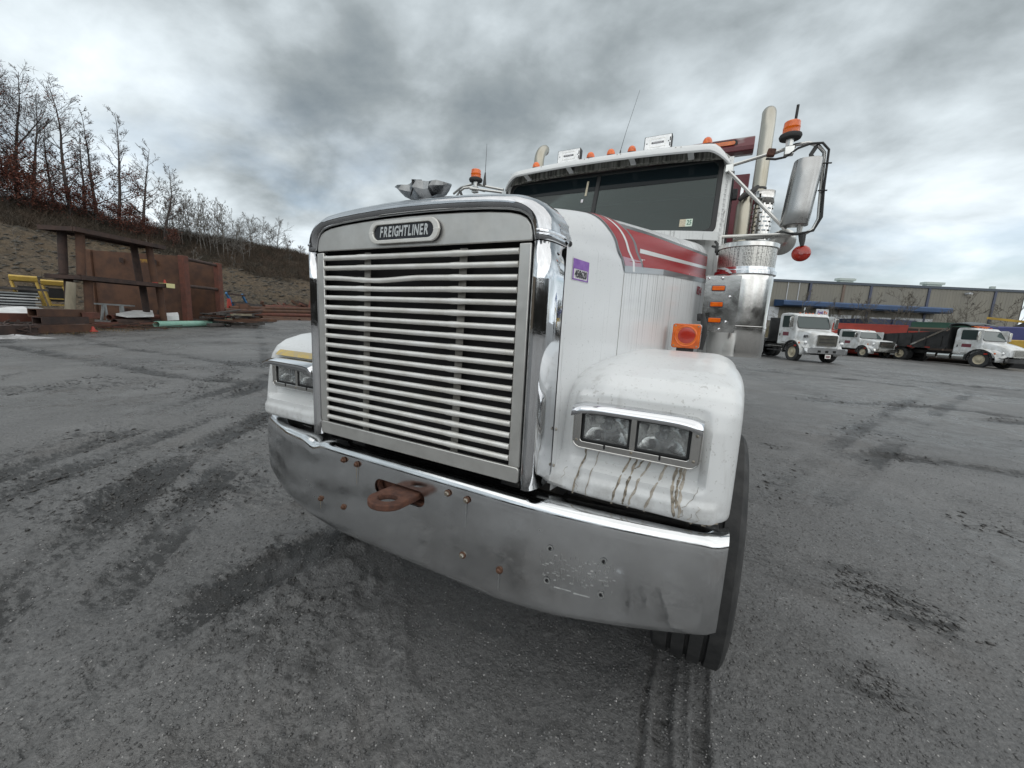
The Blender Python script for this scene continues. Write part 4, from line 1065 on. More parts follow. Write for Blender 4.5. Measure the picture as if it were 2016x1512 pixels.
# inner wheel house, dark
for s in (-1, 1):
    g = G(); g.grid([[Vector((s * X, p.x + .05, p.y - .02)) for p in resample([(.18, .95), (.18, 1.2), (.45, 1.38), (.9, 1.41), (1.4, 1.36), (1.66, 1.0)], 20)] for X in (.55, 1.16)])
    g.build('wheel_house', A['dark_frame'], TR, smooth=50)
    # rubber beading where fender meets hood flank
    g = G(); pts = []
    for y, z in [(.19, .95), (.20, 1.145), (.262, 1.236), (.336, 1.289), (.511, 1.36), (.725, 1.407), (1.158, 1.428), (1.4, 1.42)]:
        pts.append((s * (hw(y) + .006), y, z + .004))
    g.tube(pts, .006, 6); g.build('fender_bead', A['white_paint_fender'], TR)
    # broken lower corner, ragged fibreglass edge
    g = G(); prev = None
    for k in range(12):
        x = 1.05 + .155 * k / 14; z = .955 + (.035 * max(0, (k - 8) / 6) ** 2) + random.uniform(-.006, .006)
        y = .115 + .10 * max(0, (x - 1.10) / .09) ** 2
        g.beam((s * x, y, z), (s * (x + .012), y + .004, z + random.uniform(-.008, .01)), .006, .004 + random.random() * .005)
    if s > 0: g.build('ragged_edge', A['drip_stain'], fen, smooth=0, kind='stuff')

# dried sealant runs below the right lamp
def drip(path, w, m):
    rows = []; n = 14
    P = resample(path, n)
    for i, p in enumerate(P):
        z = p.y; wob = .0016 * sin(i * 1.7 + p.x * 90) + random.uniform(-.0012, .0012); ww = w * (1 + .35 * sin(i * 2.1 + p.x * 50)) * (.75 if i in (0, n) else 1)
        y = face_y(z) - .0022
        rows.append([Vector((p.x + wob - ww / 2, y + .0012, z)), Vector((p.x + wob, y - .0016, z)), Vector((p.x + wob + ww / 2, y + .0012, z))])
    return G().grid(rows, flip=True).build('sealant_run', m, fen, smooth=60)
def face_y(z):
    y = lin(z, [(.954, .12), (.972, .098), (1.03, .098), (1.14, .110)])
    m = max(0, min(1, (z - 1.055) / .022)); m = m * m * (3 - 2 * m); y = y + (.152 - y) * m * .9
    e2 = max(0, min(1, (1.035 - z) / .02)); return y - .012 * e2 * e2
for path, w, m in (([(.723, 1.13), (.715, 1.06), (.695, .952)], .006, 'drip_stain'), ([(.769, 1.13), (.758, 1.06), (.743, .955)], .003, 'drip_pale'),
                   ([(.882, 1.13), (.858, 1.06), (.835, .95)], .007, 'drip_stain'), ([(.902, 1.13), (.885, 1.06), (.874, .955)], .008, 'drip_stain'),
                   ([(.926, 1.13), (.905, 1.085), (.886, 1.075)], .006, 'drip_stain'), ([(.951, 1.13), (.915, 1.05), (.888, .95)], .007, 'drip_pale'),
                   ([(1.001, 1.13), (.966, 1.04), (.942, .952)], .008, 'drip_pale'), ([(1.027, 1.13), (1.02, 1.06), (1.037, .962)], .009, 'drip_stain'),
                   ([(1.041, 1.13), (1.034, 1.05), (1.040, 1.0)], .008, 'drip_stain'), ([(1.051, 1.13), (1.046, 1.06), (1.052, .97)], .009, 'drip_pale')):
    drip(path, w, A[m])

# hairline cracks in the gel coat at the lower outer corner
g = G(); rq = random.Random(12)
for x0, z0, n_ in ((1.06, 1.0, 5), (1.085, .995, 6), (1.10, 1.02, 7), (1.03, 1.045, 5), (.70, 1.02, 4), (.67, 1.05, 4), (1.095, 1.07, 6)):
    pts = [(x0, z0)]
    for k in range(n_): pts.append((pts[-1][0] + rq.uniform(-.012, .012), pts[-1][1] - rq.uniform(.004, .016)))
    pts = [(x, face_y(max(z, .957)) - .0022, max(z, .957)) for x, z in pts]; g.tube(pts, .0007, 4)
g.build('crack_line', A['drip_stain'], fen, smooth=0, kind='stuff')
# ---- headlights
def headlight(s):
    y0 = .118
    M = frame_mat((s * .883, y0, 1.207), (s, 0, 0), (0, 0, 1), (0, -1, 0))
    bez = G()
    outer = rrect(.405, .152, .028, 6)
    # bezel plate with two lamp openings: built from strips
    bez.ring(outer, rrect(.352, .108, .010, 6, -.001, .0), .016, M, 0)
    bez.ring(rrect(.412, .160, .030, 6), rrect(.404, .150, .027, 6), .05, M, -.034)
    b = bez.build('headlight', A['stainless'], TR, smooth=30, bevel=.002)
    G().prism(rrect(.018, .108, .002, 1), .012, M, 0).build('centre_post', A['stainless'], b, bevel=.002)
    G().prism(rrect(.36, .116, .01), .004, M, -.05).build('lamp_housing', A['lamp_back'], b)
    for cx, in ((-.0925,), (.0905,)):
        G().ring(rrect(.168, .107, .012, 5, cx), rrect(.150, .090, .010, 5, cx), .010, M, -.004).build('lamp_gasket', A['rubber_seal'], b, bevel=.002)
        rows = []
        for t in (1, .97, .92, .85, .75, .62, .48, .34, .2, .08, .02):
            ex_ = .22 + .78 * min(1, (1 - t) / .22); row = []
            for a_ in np.linspace(0, 2 * pi, 49)[:-1]:
                c_, s_ = cos(a_), sin(a_)
                row.append(M @ Vector((cx + math.copysign(abs(c_) ** ex_, c_) * .075 * t, math.copysign(abs(s_) ** ex_, s_) * .0452 * t, -.040 * (1 - t * t) + .003)))
            rows.append(row)
        gq = G().grid(rows, closed=True); gq.f.append(tuple(range(len(gq.v) - 48, len(gq.v))))
        gq.build('reflector', A['reflector_bowl'], b, smooth=50)
        rows = []
        for i in range(97):
            u_ = i / 96; x = cx - .0755 + .151 * u_
            flute = .0011 * abs(sin(u_ * pi * 24))
            rows.append([M @ Vector((x, -.0455 + .091 * j / 10, .006 + .008 * (1 - (2 * u_ - 1) ** 4) * (1 - (j / 5 - 1) ** 4) + (flute if 2 <= j <= 9 else 0))) for j in range(11)])
        G().grid(rows, flip=(s > 0)).build('lens', A['headlight_glass'], b, smooth=80)
        G().lathe([(.0001, .012), (.012, .010), (.016, 0), (.014, -.01)], 16, M @ Matrix.Translation((cx, .006, -.02))).build('bulb_shield', A['chrome'], b)
    # hood lip over the lamps
    rows = []
    sag = .022 if s < 0 else 0
    for i in range(13):
        t = i / 12; x = -.205 + .41 * t
        e = .012 * (abs(t - .5) * 2) ** 6
        droop = sag * (1 - t) if s < 0 else 0
        rows.append([M @ Vector((x, .086 - e, -.006)), M @ Vector((x, .0835 - e, .03)), M @ Vector((x, .074 - e * 1.4 - droop * .3, .044 + sag)), M @ Vector((x, .058 - e * 1.6 - droop, .049 + sag))])
    vis = G().grid(rows, flip=(s > 0)); v = vis.build('lamp_visor', A['chrome_side'], b, smooth=40)
    md = v.modifiers.new('thickness', 'SOLIDIFY'); md.thickness = .002
    for cx, cy in ((-.19, -.052), (.0, -.063), (.188, -.052), (.19, .03)):
        G().lathe([(.0001, .003), (.003, .0025), (.005, 0)], 10, M @ Matrix.Translation((cx, cy, .016))).build('screw', A['zinc_bolt'], b)
    for cx in (-.09, .09): G().prism(rrect(.006, .018, .003, 3, cx, -.06), .001, M, .0165).build('adjuster_slot', A['black_gap'], b)
    return b
headlight(1); headlight(-1)
g = G(); rows = []
for i in range(9):
    x = -1.06 + .34 * i / 8
    rows.append([(x, .128, 1.302), (x, .142, 1.318), (x, .160, 1.331)])
g.grid(rows, flip=False).build('tape_strip', A['yellow_tape'], fl, smooth=40)

# ---- bumper
def by(X):
    a = abs(X); y = .105 * max(0, (a - .42) / .78) ** 2.0
    return y + (.03 * max(0, (-X - .9) / .3) if X < 0 else 0)
def bbot(X): return lin(abs(X), [(0, .485), (.45, .486), (.70, .508), (.95, .548), (1.2, .588)])
BT = .930
Xs = [-1.262 + 2.462 * k / 100 for k in range(101)]
rows = []
for X in Xs:
    e = max(0, (X - 1.16) / .04, (-X - 1.222) / .04)                    # ends tuck in
    y = by(X) + .018 * e * e; zb = bbot(X); zt = BT - .004 * e
    col = []
    for yy, z in ((.115, zt - .012), (.075, zt - .003), (.045, zt), (.028, zt - .002), (.013, zt - .009), (.004, zt - .021), (0, zt - .04)):
        col.append(Vector((X, y + yy, z)))
    n = 12
    for k in range(1, n + 1):
        t = k / n; z = zt - .04 + (zb + .03 - zt + .04) * t
        bow = -.010 * sin(pi * t)
        col.append(Vector((X, y + bow * .6, z)))
    for yy, z in ((.003, zb + .014), (.012, zb + .004), (.03, zb), (.06, zb + .001)): col.append(Vector((X, y + yy, z)))
    rows.append(col)
gb = G().grid(rows, flip=False)
bump = gb.build('bumper', A['bumper_chrome'], TR, smooth=35)
# dents in the upper lip on the far side
me = bump.data
for v in me.vertices:
    if v.co.z > .86:
        d = math.exp(-((v.co.x + .62) / .05) ** 2) * math.exp(-((v.co.z - .93) / .04) ** 2)
        v.co.z -= .016 * d; v.co.y += .010 * d
        d = math.exp(-((v.co.x - 1.17) / .03) ** 2) * math.exp(-((v.co.z - .93) / .03) ** 2); v.co.z -= .008 * d
md = bump.modifiers.new('thickness', 'SOLIDIFY'); md.thickness = .005; md.offset = -1 
cut = G().prism(rrect(.285, .070, .035, 8, -.040, .803), .3, FRONT(0, .15, 0)).build('cutter', None, None, smooth=0)
bo = bump.modifiers.new('slot', 'BOOLEAN'); bo.operation = 'DIFFERENCE'; bo.object = cut; bo.solver = 'EXACT'
dg = bpy.context.evaluated_depsgraph_get(); dg.update()
nm = bpy.data.meshes.new_from_object(bump.evaluated_get(dg)); bump.modifiers.clear(); bump.data = nm; nm.name = 'bumper'
nm.polygons.foreach_set('use_smooth', [True] * len(nm.polygons)); nm.set_sharp_from_angle(angle=radians(35))
bpy.data.objects.remove(cut)
# rusty pocket behind the slot, and the tow loop
G().ring(rrect(.30, .085, .042, 8, -.040, .803), rrect(.27, .055, .0275, 8, -.040, .803), .02, FRONT(0, .034, 0)).build('slot_lip', A['rust'], bump, smooth=40)
G().box((-.04, .055, .803), (.34, .01, .13)).build('slot_backing', A['rust'], bump)
hook_o, hook_i = [], []
for k in range(24):
    a = 2 * pi * k / 24
    hook_o.append((.092 * cos(a), (.095 * sin(a) if sin(a) < 0 else .28 * sin(a)))); hook_i.append((.044 * cos(a), .040 * sin(a) - .012))
hook_o = [(max(-.085, min(.085, x)), y) for x, y in hook_o]
Mh = frame_mat((-.008, -.088, .800), (1, 0, 0), (0, 1, -.05), (0, .05, 1)) @ Matrix.Diagonal((.92, .92, 1, 1))
G().ring(hook_o, hook_i, .028, Mh).build('tow_loop', A['rust'], TR, smooth=40, bevel=.006)
def bolt(x, z, m, r=.0115):
    M = FRONT(x, by(x) - .005, z)
    G().lathe([(r * 1.25, 0), (r * 1.25, .003), (r * .95, .004)], 14, M, cap=True).build('washer', A['rusty_bolt'], bump)
    G().lathe([(r * .86, .003), (r * .86, .011), (r * .62, .0135)], 6, M, cap=True).build('bolt', A[m], bump, smooth=20)
for x, z, m in ((-.381, .877, 'rusty_bolt'), (-.293, .875, 'rusty_bolt'), (-.556, .637, 'rusty_bolt'), (-.387, .641, 'rusty_bolt'), (.22, .870, 'zinc_bolt'), (.311, .866, 'zinc_bolt'), (.301, .63, 'zinc_bolt'), (.469, .627, 'rusty_bolt')):
    bolt(x, z, m)
mat('adhesive', (.26, .265, .265), .55, .4, c2=(.42, .42, .41), vscale=60)
for x, z in ((.661, .776), (.845, .780), (.658, .652), (.846, .657)):
    M = FRONT(x, by(x) - .0085, z)
    G().ring([(.0115 * cos(a), .013 * sin(a)) for a in np.linspace(0, 2 * pi, 17)[:-1]], [(.0075 * cos(a) + .001, .008 * sin(a)) for a in np.linspace(0, 2 * pi, 17)[:-1]], .0006, M).build('adhesive_ring', A['adhesive'], bump)
    G().lathe([(.0001, .001), (.0045, .001), (.0047, 0)], 12, M).build('bolt_hole', A['black_gap'], bump)
# dried runs and rust stains under the bolts
mat('run_pale', (.40, .41, .41), .45, .7); mat('run_rust', (.30, .24, .16), .5, .5, c2=(.38, .34, .26), vscale=40)
for x0, z0, L0, w0, m0 in ((-.293, .862, .09, .005, 'run_rust'), (.311, .853, .10, .004, 'run_pale'), (.469, .612, .07, .004, 'run_pale'), (-.556, .625, .04, .006, 'run_rust')):
    rows = []
    for k in range(9):
        z = z0 - L0 * k / 8; x = x0 + .0012 * sin(k * 1.9 + x0 * 50); w_ = w0 * (1 - .75 * k / 8) * (.8 + .3 * sin(k * 2.3))
        rows.append([(x - w_ / 2, by(x) - .0085, z), (x + w_ / 2, by(x) - .0085, z)])
    G().grid(rows).build('dried_run', A[m0], bump)
# ghost of a removed plate: broken adhesive lines
g = G(); rs = random.Random(4)
for k in range(150):
    t = rs.random(); x = .63 + .25 * rs.random(); z = (.66 + .055 * rs.random()) if t < .55 else (.72 + .045 * rs.random())
    if rs.random() < .35: dx, dz = rs.uniform(.006, .016), rs.uniform(-.002, .002)
    else: dx, dz = rs.uniform(-.003, .003), rs.uniform(.006, .018)
    y = by(x) - .0078
    g.beam((x, y, z), (x + dx, by(x + dx) - .0078, z + dz), rs.uniform(.0010, .0034), .0008)
for x0, x1, z in ((.685, .745, .634), (.755, .81, .632)): g.beam((x0, by(x0) - .006, z), (x1, by(x1) - .006, z + .002), .003, .001)
g.build('adhesive_marks', A['adhesive'], bump, smooth=0, kind='stuff')

# ---- turn signal on the fender
g = G().prism(rrect(.148, .138, .014, 4), .075, FRONT(.925, 1.33, 1.5215)); ts = g.build('turn_signal', A['amber_lens'], TR, bevel=.006)
G().prism(rrect(.150, .140, .014, 4), .02, FRONT(.925, 1.345, 1.5215)).build('lamp_rim', A['tube_steel'], ts, bevel=.003)
rows = []
for r, z in ((.060, 0), (.060, .004), (.056, .006), (.052, .004)):
    rows.append([FRONT(.925, 1.2555, 1.5215) @ Vector((r * cos(a), r * sin(a), z)) for a in np.linspace(0, 2 * pi, 33)[:-1]])
G().grid(rows, closed=True).build('lens_ring', A['orange_lens'], ts)
G().lathe([(.0001, .003), (.02, .0028), (.04, .002), (.048, 0)], 28, FRONT(.928, 1.2555, 1.525)).build('lens_centre', A['red_lens'], ts)
for sx in (-1, 1):
    for sz in (-1, 1): G().lathe([(.0001, .003), (.003, .003), (.0055, 0)], 10, FRONT(.925 + sx * .060, 1.2555, 1.5215 + sz * .056)).build('screw', A['zinc_bolt'], ts)
G().box((.925, 1.30, 1.447), (.09, .06, .03)).build('lamp_foot', A['rubber'], ts, bevel=.006)
g = G().tube([(.985, 1.55, 1.66), (1.0, 1.54, 1.60), (1.005, 1.54, 1.53), (.995, 1.55, 1.44)], [.012, .02, .022, .018], 10); g.build('hood_strap', A['rubber'], TR)
g = G().tube([(.965, 1.60, 1.66), (.968, 1.59, 1.62)], .014, 10); g.build('strap_stud', A['rubber'], TR)

# ---- front wheels
def wheel(x, y, R=.53, w=.285, side=1, name='wheel', parent=TR, tread=True, rim='rim_pale', nseg=48):
    M = frame_mat((x, y, R - .004), (0, 1, 0), (0, 0, 1), (side, 0, 0))
    h = w / 2
    prof = [(R * .58, -h * .75), (R * .64, -h * .95), (R * .80, -h * 1.04), (R * .90, -h * 1.0), (R * .945, -h * .96), (R * .975, -h * .91)]
    if tread:
        xs = [-.84, -.50, -.47, -.40, -.37, -.06, -.03, .03, .06, .37, .40, .47, .50, .84]
        rr = [.995, 1, .965, .965, 1, 1, .965, .965, 1, 1, .965, .965, 1, .995]
        prof += [(R * r, h * q) for q, r in zip(xs, rr)]
    else: prof += [(R * .99, -h * .8), (R, 0), (R * .99, h * .8)]
    prof += [(R * .975, h * .91), (R * .945, h * .96), (R * .90, h * 1.0), (R * .80, h * 1.04), (R * .64, h * .95), (R * .58, h * .75)]
    o = G().lathe(prof, nseg, M).build(name, A['rubber'], parent, smooth=28)
    G().lathe([(R * .585, h * .78), (R * .55, h * .62), (R * .50, h * .35), (R * .40, h * .30), (R * .36, h * .45), (R * .20, h * .50), (R * .19, h * .85), (R * .14, h * .95), (.0001, h * .95)], max(16, nseg // 2), M).build('rim', A[rim], o, smooth=30)
    return o
mat('rim_pale', (.55, .52, .44), .5, c2=(.40, .36, .28), vscale=8)
mat('rim_dark', (.05, .05, .05), .6)
wheel(1.125, .88, R=.54, w=.30, side=1, nseg=72); wheel(-1.125, .88, R=.54, w=.30, side=-1, nseg=72)
for s in (-1, 1):
    for yy in (5.6, 6.95):
        wheel(s * .92, yy, side=s, tread=False); 

mat('truck_window', (.02, .03, .03), .05, spec=.7)
# ---- cab
CB = lambda t: (2.33 + .22 * t, 2.285 + .635 * t)        # windshield plane: t 0..1.  (Y, z)
def ws(x, t, off=0):
    y, z = CB(t); n = Vector((0, -.635, .22)).normalized()
    return Vector((x, y, z)) + n * off
g = G()
# side walls, back, floor
for s in (-1, 1):
    P = [(2.20, 1.15), (2.20, 2.26), (2.33, 2.285), (2.55, 2.92), (2.75, 2.99), (3.45, 2.99), (3.5, 2.9), (3.5, 1.15)]
    Ms = frame_mat((s * 1.02, 0, 0), (0, 1, 0), (0, 0, 1), (s, 0, 0))
    g.prism(P, .04 if s > 0 else .04, Ms, -.04)
g.box((0, 3.48, 2.05), (1.98, .04, 1.8))
cab = g.build('cab', A['white_paint_cab'], TR, smooth=25, bevel=.012)
# front wall below and around the glass
rows = []
g = G()
g.prism([(-1.015, 1.2), (1.015, 1.2), (1.015, 2.275), (-1.015, 2.275)], .03, FRONT(0, 2.235, 0))
for s in (-1, 1):
    a, b = ws(s * .972, -.02), ws(s * .972, 1.03)
    g.add([ws(s * .945, -.03), ws(s * 1.022, -.03), ws(s * 1.026, 1.02), ws(s * .95, 1.02), ws(s * .945, -.03) + Vector((0, .06, 0)), ws(s * 1.022, -.03) + Vector((0, .06, 0)), ws(s * 1.026, 1.02) + Vector((0, .06, 0)), ws(s * .95, 1.02) + Vector((0, .06, 0))],
          [(0, 1, 2, 3), (7, 6, 5, 4), (1, 5, 6, 2), (4, 0, 3, 7), (0, 4, 5, 1), (3, 2, 6, 7)])
g.add([ws(-.99, -.04), ws(.99, -.04), ws(.99, .035), ws(-.99, .035), ws(-.99, -.04) + Vector((0, .05, 0)), ws(.99, -.04) + Vector((0, .05, 0)), ws(.99, .035) + Vector((0, .05, 0)), ws(-.99, .035) + Vector((0, .05, 0))],
      [(0, 1, 2, 3), (7, 6, 5, 4), (1, 5, 6, 2), (4, 0, 3, 7), (0, 4, 5, 1), (3, 2, 6, 7)])
g.build('windshield_surround', A['white_paint_cab'], TR, smooth=20)
cs = bpy.data.objects['windshield_surround']
# cowl shelf
rows = [[(x, 2.10, 2.265 + .05 * (1 - (x / 1.0) ** 2)) for x in np.linspace(-1.0, 1.0, 17)], [(x, 2.24, 2.272 + .04 * (1 - (x / 1.0) ** 2)) for x in np.linspace(-1.0, 1.0, 17)]]
G().grid([[(p[0], p[1], p[2] - .06) for p in rows[0]]] + rows).build('cowl', A['white_paint_cab'], TR)
# roof and stained lip with rivets
def roofz(x): return 2.955 + .055 * (1 - (abs(x) / 1.02) ** 2.6)
xs = [-1.02 + 2.04 * k / 40 for k in range(41)]
lipz = lambda x: 2.900 + .042 * (1 - (abs(x) / 1.02) ** 2.4) - .03 * max(0, (abs(x) - .9) / .12) ** 2
rows = []
for x in xs:
    c = .05 * max(0, (abs(x) - .8) / .22) ** 2
    rows.append([Vector((x, 2.535 + c, lipz(x))), Vector((x, 2.512 + c, lipz(x) + .012)), Vector((x, 2.512 + c, lipz(x) + .055 - c * .3)), Vector((x, 2.53 + c, lipz(x) + .085 - c * .6)), Vector((x, 2.62 + c, roofz(x) + .02 - c)), Vector((x, 2.9, roofz(x) + .06 - c)), Vector((x, 3.5, roofz(x) + .04 - c))])
lip = G().grid([r[:4] for r in rows], flip=False).build('roof_lip', A['stained_lip'], TR, smooth=45)
G().grid([r[3:] for r in rows], flip=False).build('roof', A['white_paint_cab'], TR, smooth=45)
def rivet(p, n, m='white_paint_cab', parent=cs, r=.0085):
    Mz = Vector(n).to_track_quat('Z', 'Y').to_matrix().to_4x4(); Mz.translation = Vector(p)
    G().lathe([(.0001, r * .55), (r * .6, r * .45), (r, 0)], 8, Mz).build('rivet', A[m], parent, smooth=60)
for k in range(46):
    x = -.97 + 1.94 * k / 45; c = .05 * max(0, (abs(x) - .8) / .22) ** 2
    rivet((x, 2.511 + c, lipz(x) + .018), (0, -1, 0), 'stained_lip', lip, .0075)
for k in range(16):
    rivet(ws(.998, .03 + .94 * k / 15, .001), (0, -.9, .3))
for k in range(18): rivet((.35 + .62 * k / 17, 2.204, 2.262), (0, -1, 0))
# seal + glass + divider
def wshape(hw_, t0, t1, r, n=6):
    L = .672
    return [(x, t) for x, t in rrect(2 * hw_, (t1 - t0) * L, r, n, 0, (t0 + t1) / 2 * L)]
Mw = frame_mat(ws(0, 0), (1, 0, 0), (0, .22, .635), (0, -.635, .22))
G().ring(wshape(.965, .015, 1.02, .075), wshape(.928, .07, .97, .055), .014, Mw, -.004).build('windshield_seal', A['rubber_seal'], TR, smooth=30, bevel=.004)
gl = G(); gl.prism(wshape(.935, .06, .98, .06), .004, Mw, .0); wsh = gl.build('windshield', A['windshield_glass'], TR, smooth=0)
G().prism([(-.925, .505), (.925, .505), (.925, .60), (.89, .645), (-.89, .645), (-.925, .60)], .002, Mw, .0045).build('inner_visor_band', A['inner_visor_glass'], wsh, smooth=0)  # added dark sheet on the glass, standing in for the inner visors behind
G().prism(rrect(.034, .60, .002, 1, -.050, .345), .014, Mw, .001).build('centre_divider', A['rubber_seal'], TR, bevel=.003)
# things stuck on or seen behind the glass
def on_glass(x, z, off=.006):
    t = (z - 2.285) / .635; return frame_mat(ws(x, t, off), (1, 0, 0), (0, .22, .635), (0, -.635, .22))
Mq = on_glass(.745, 2.402)
G().prism(rrect(.096, .066, .002, 1), .0006, Mq).build('inspection_sticker', A['sticker_green'], wsh, smooth=0)
G().prism(rrect(.046, .066, .002, 1, -.025), .0005, Mq, .0007).build('sticker_panel', A['sticker_tan'], wsh, smooth=0)
text_obj('25', 'sticker_year', .058, Mq @ Matrix.Translation((.024, 0, .0012)), A['ink_green'], wsh, sx=.62, bold=.001, extrude=.0003)
G().prism(rrect(.018, .15, .002, 1), .0006, on_glass(-.150, 2.79)).build('strip_sticker', A['sticker_tan'], wsh, smooth=0)
G().prism(rrect(.020, .032, .002, 1), .0006, on_glass(-.175, 2.675)).build('strip_sticker', A['sticker_white'], wsh, smooth=0)
# interior: dash, wheel, seats, back wall, ceiling
g = G(); g.box((0, 2.58, 2.20), (1.9, .38, .18)); g.box((0, 3.44, 2.1), (1.94, .02, 1.6)); g.box((0, 3.0, 2.93), (1.94, .9, .02)); g.box((0, 2.9, 1.3), (1.9, 1.1, .04))
g.build('dashboard', A['interior'], TR, smooth=0, bevel=.02)
for s in (-1, 1):
    g = G(); g.prism(rrect(.52, .85, .08, 4, s * .55, 2.28), .14, FRONT(0, 3.25, 0)); g.build('seat', A['interior_grey'], TR, bevel=.03)
Mw2 = Matrix.Translation((.50, 2.74, 2.36)) @ Matrix.Rotation(radians(-42), 4, 'X')
G().tube([Mw2 @ Vector((.22 * cos(a), .22 * sin(a), 0)) for a in np.linspace(0, 2 * pi, 33)], .014, 8).build('steering_wheel', A['interior_grey'], TR)
for s in (-1, 1): G().box((s * .48, 2.585, 2.835), (.86, .014, .13), Matrix.Rotation(radians(-15), 3, 'X')).build('inner_sun_visor', A['interior'], TR)
# doors with side windows
for s in (-1, 1):
    M = frame_mat((s * 1.021, 0, 0), (0, s, 0), (0, 0, 1), (s, 0, 0))
    dr = G().prism(rrect(.86, 1.62, .06, 4, s * 2.98, 2.08), .010, M).build('door', A['white_paint_cab'], cab, smooth=25, bevel=.004)
    G().prism(rrect(.70, .52, .07, 4, s * 2.98, 2.58), .008, M, .008).build('side_window', A['truck_window'], dr, smooth=25)
    G().ring(rrect(.75, .57, .09, 4, s * 2.98, 2.58), rrect(.69, .51, .065, 4, s * 2.98, 2.58), .014, M, .006).build('window_seal', A['rubber_seal'], dr, smooth=25)
    G().tube([(s * 1.05, 3.22, 2.18), (s * 1.06, 3.30, 2.18)], .014, 8).build('door_handle', A['tube_steel'], dr)
# ---- exterior sun visor
def vis_low(x): return 2.967 - .026 * (abs(x + .05) / .85) ** 2 - .095 * max(0, (abs(x) - .84) / .18) ** 1.6
def vis_top(x): return 3.030 - .030 * (abs(x) / .9) ** 2.6 - .135 * max(0, (abs(x) - .88) / .145) ** 1.5
rows = []
for k in range(61):
    x = -1.022 + 2.044 * k / 60; c = .10 * max(0, (abs(x) - .82) / .2) ** 2
    zl, zt = vis_low(x), vis_top(x)
    rows.append([Vector((x, 2.415 + c, zl + .004)), Vector((x, 2.400 + c, zl)), Vector((x, 2.393 + c, zl + .008)), Vector((x, 2.40 + c, zl + (zt - zl) * .55)), Vector((x, 2.43 + c, zt - .006)), Vector((x, 2.47 + c, zt + .004)), Vector((x, 2.56 + c * .6, zt + .012)), Vector((x, 2.66, zt + .006))])
vz = G().grid(rows).build('sun_visor', A['visor_paint'], TR, smooth=40)
md = vz.modifiers.new('thickness', 'SOLIDIFY'); md.thickness = .004; md.offset = -1
for x in (-.751, -.317, .252, .715):
    z = lipz(x); G().beam((x, 2.412, vis_low(x) + .004), (x, 2.508, z + .012), .046, .004, up=(0, .4, 1)).build('visor_bracket', A['visor_paint'], vz, smooth=0)
    G().box((x, 2.506, z + .016), (.046, .005, .022)).build('bracket_foot', A['white_paint_cab'], vz, smooth=0)
for x in (-.9, -.58, -.16, -.12, .13, .16, .6, .64):
    rivet((x, 2.40, (vis_low(x) + vis_top(x)) / 2 + .012), (0, -1, .5), 'zinc_bolt', vz, .005)
# ---- roof lights
for x in (-.68, -.138, .047, .229, .822):
    z = vis_top(x) + .006
    mk = G().lathe([(.040, 0), (.040, .012), (.036, .016)], 18, Matrix.Translation((x, 2.50, z)), cap=True).build('marker_light', A['rubber'], TR, bevel=.002)
    Mz = Matrix.Translation((x, 2.50, z + .010)) @ Matrix.Diagonal((1, 1.1, 1, 1))
    G().lathe([(.036, 0), (.037, .012), (.034, .030), (.026, .046), (.014, .055), (.0001, .057)], 18, Mz).build('marker_lens', A['orange_lens'], mk, smooth=60)
for x0, x1, z0, z1 in ((-.452, -.230, 3.030, 3.148), (.333, .554, 3.024, 3.146)):
    cx, cz = (x0 + x1) / 2, (z0 + z1) / 2
    M = frame_mat((cx, 2.48, cz), (1, .0, .01), (0, .10, 1), (0, -1, .10))
    lamp = G().prism(rrect(x1 - x0, z1 - z0, .006, 3), .055, M, -.05).build('roof_lamp', A['rubber_seal'], TR, bevel=.003)
    G().prism(rrect(x1 - x0 - .012, z1 - z0 - .012, .005, 3), .006, M, .005).build('lamp_cover', A['lamp_clear'], lamp, bevel=.002)
    G().ring(rrect(.125, .070, .004, 3), rrect(.115, .060, .004, 3), .0016, M, .011).build('cover_ridge', A['tube_steel'], lamp)
    G().prism(rrect(.098, .016, .003, 3), .0008, M, .0115).build('brand_bar', A['grey_stripe'], lamp)
    text_obj('FREIGHTLINER', 'brand_text', .012, M @ Matrix.Translation((0, 0, .0126)), A['sticker_white'], lamp, sx=.95, bold=.0002, extrude=.0002)
    for sx in (-.086, .086): G().lathe([(.0001, .002), (.004, .002), (.005, 0)], 10, M @ Matrix.Translation((sx, 0, .011))).build('screw', A['ink_black'], lamp)
    for zz_ in (-.026, .016): G().prism(rrect(.008, .03, .002, 2, .098, zz_), .0006, M, .0113).build('vent_slot', A['black_gap'], lamp)
    G().box((cx, 2.50, z0 - .006), (.09, .04, .02)).build('lamp_foot', A['rubber'], lamp)
g = G().tube([(.110, 2.55, 3.03), (.118, 2.55, 3.10)], [.012, .005], 8).tube([(.118, 2.55, 3.10), (.150, 2.55, 3.24), (.239, 2.55, 3.565)], [.0026, .0018, .0012], 5)
g.build('roof_antenna', A['rim_dark'], TR)
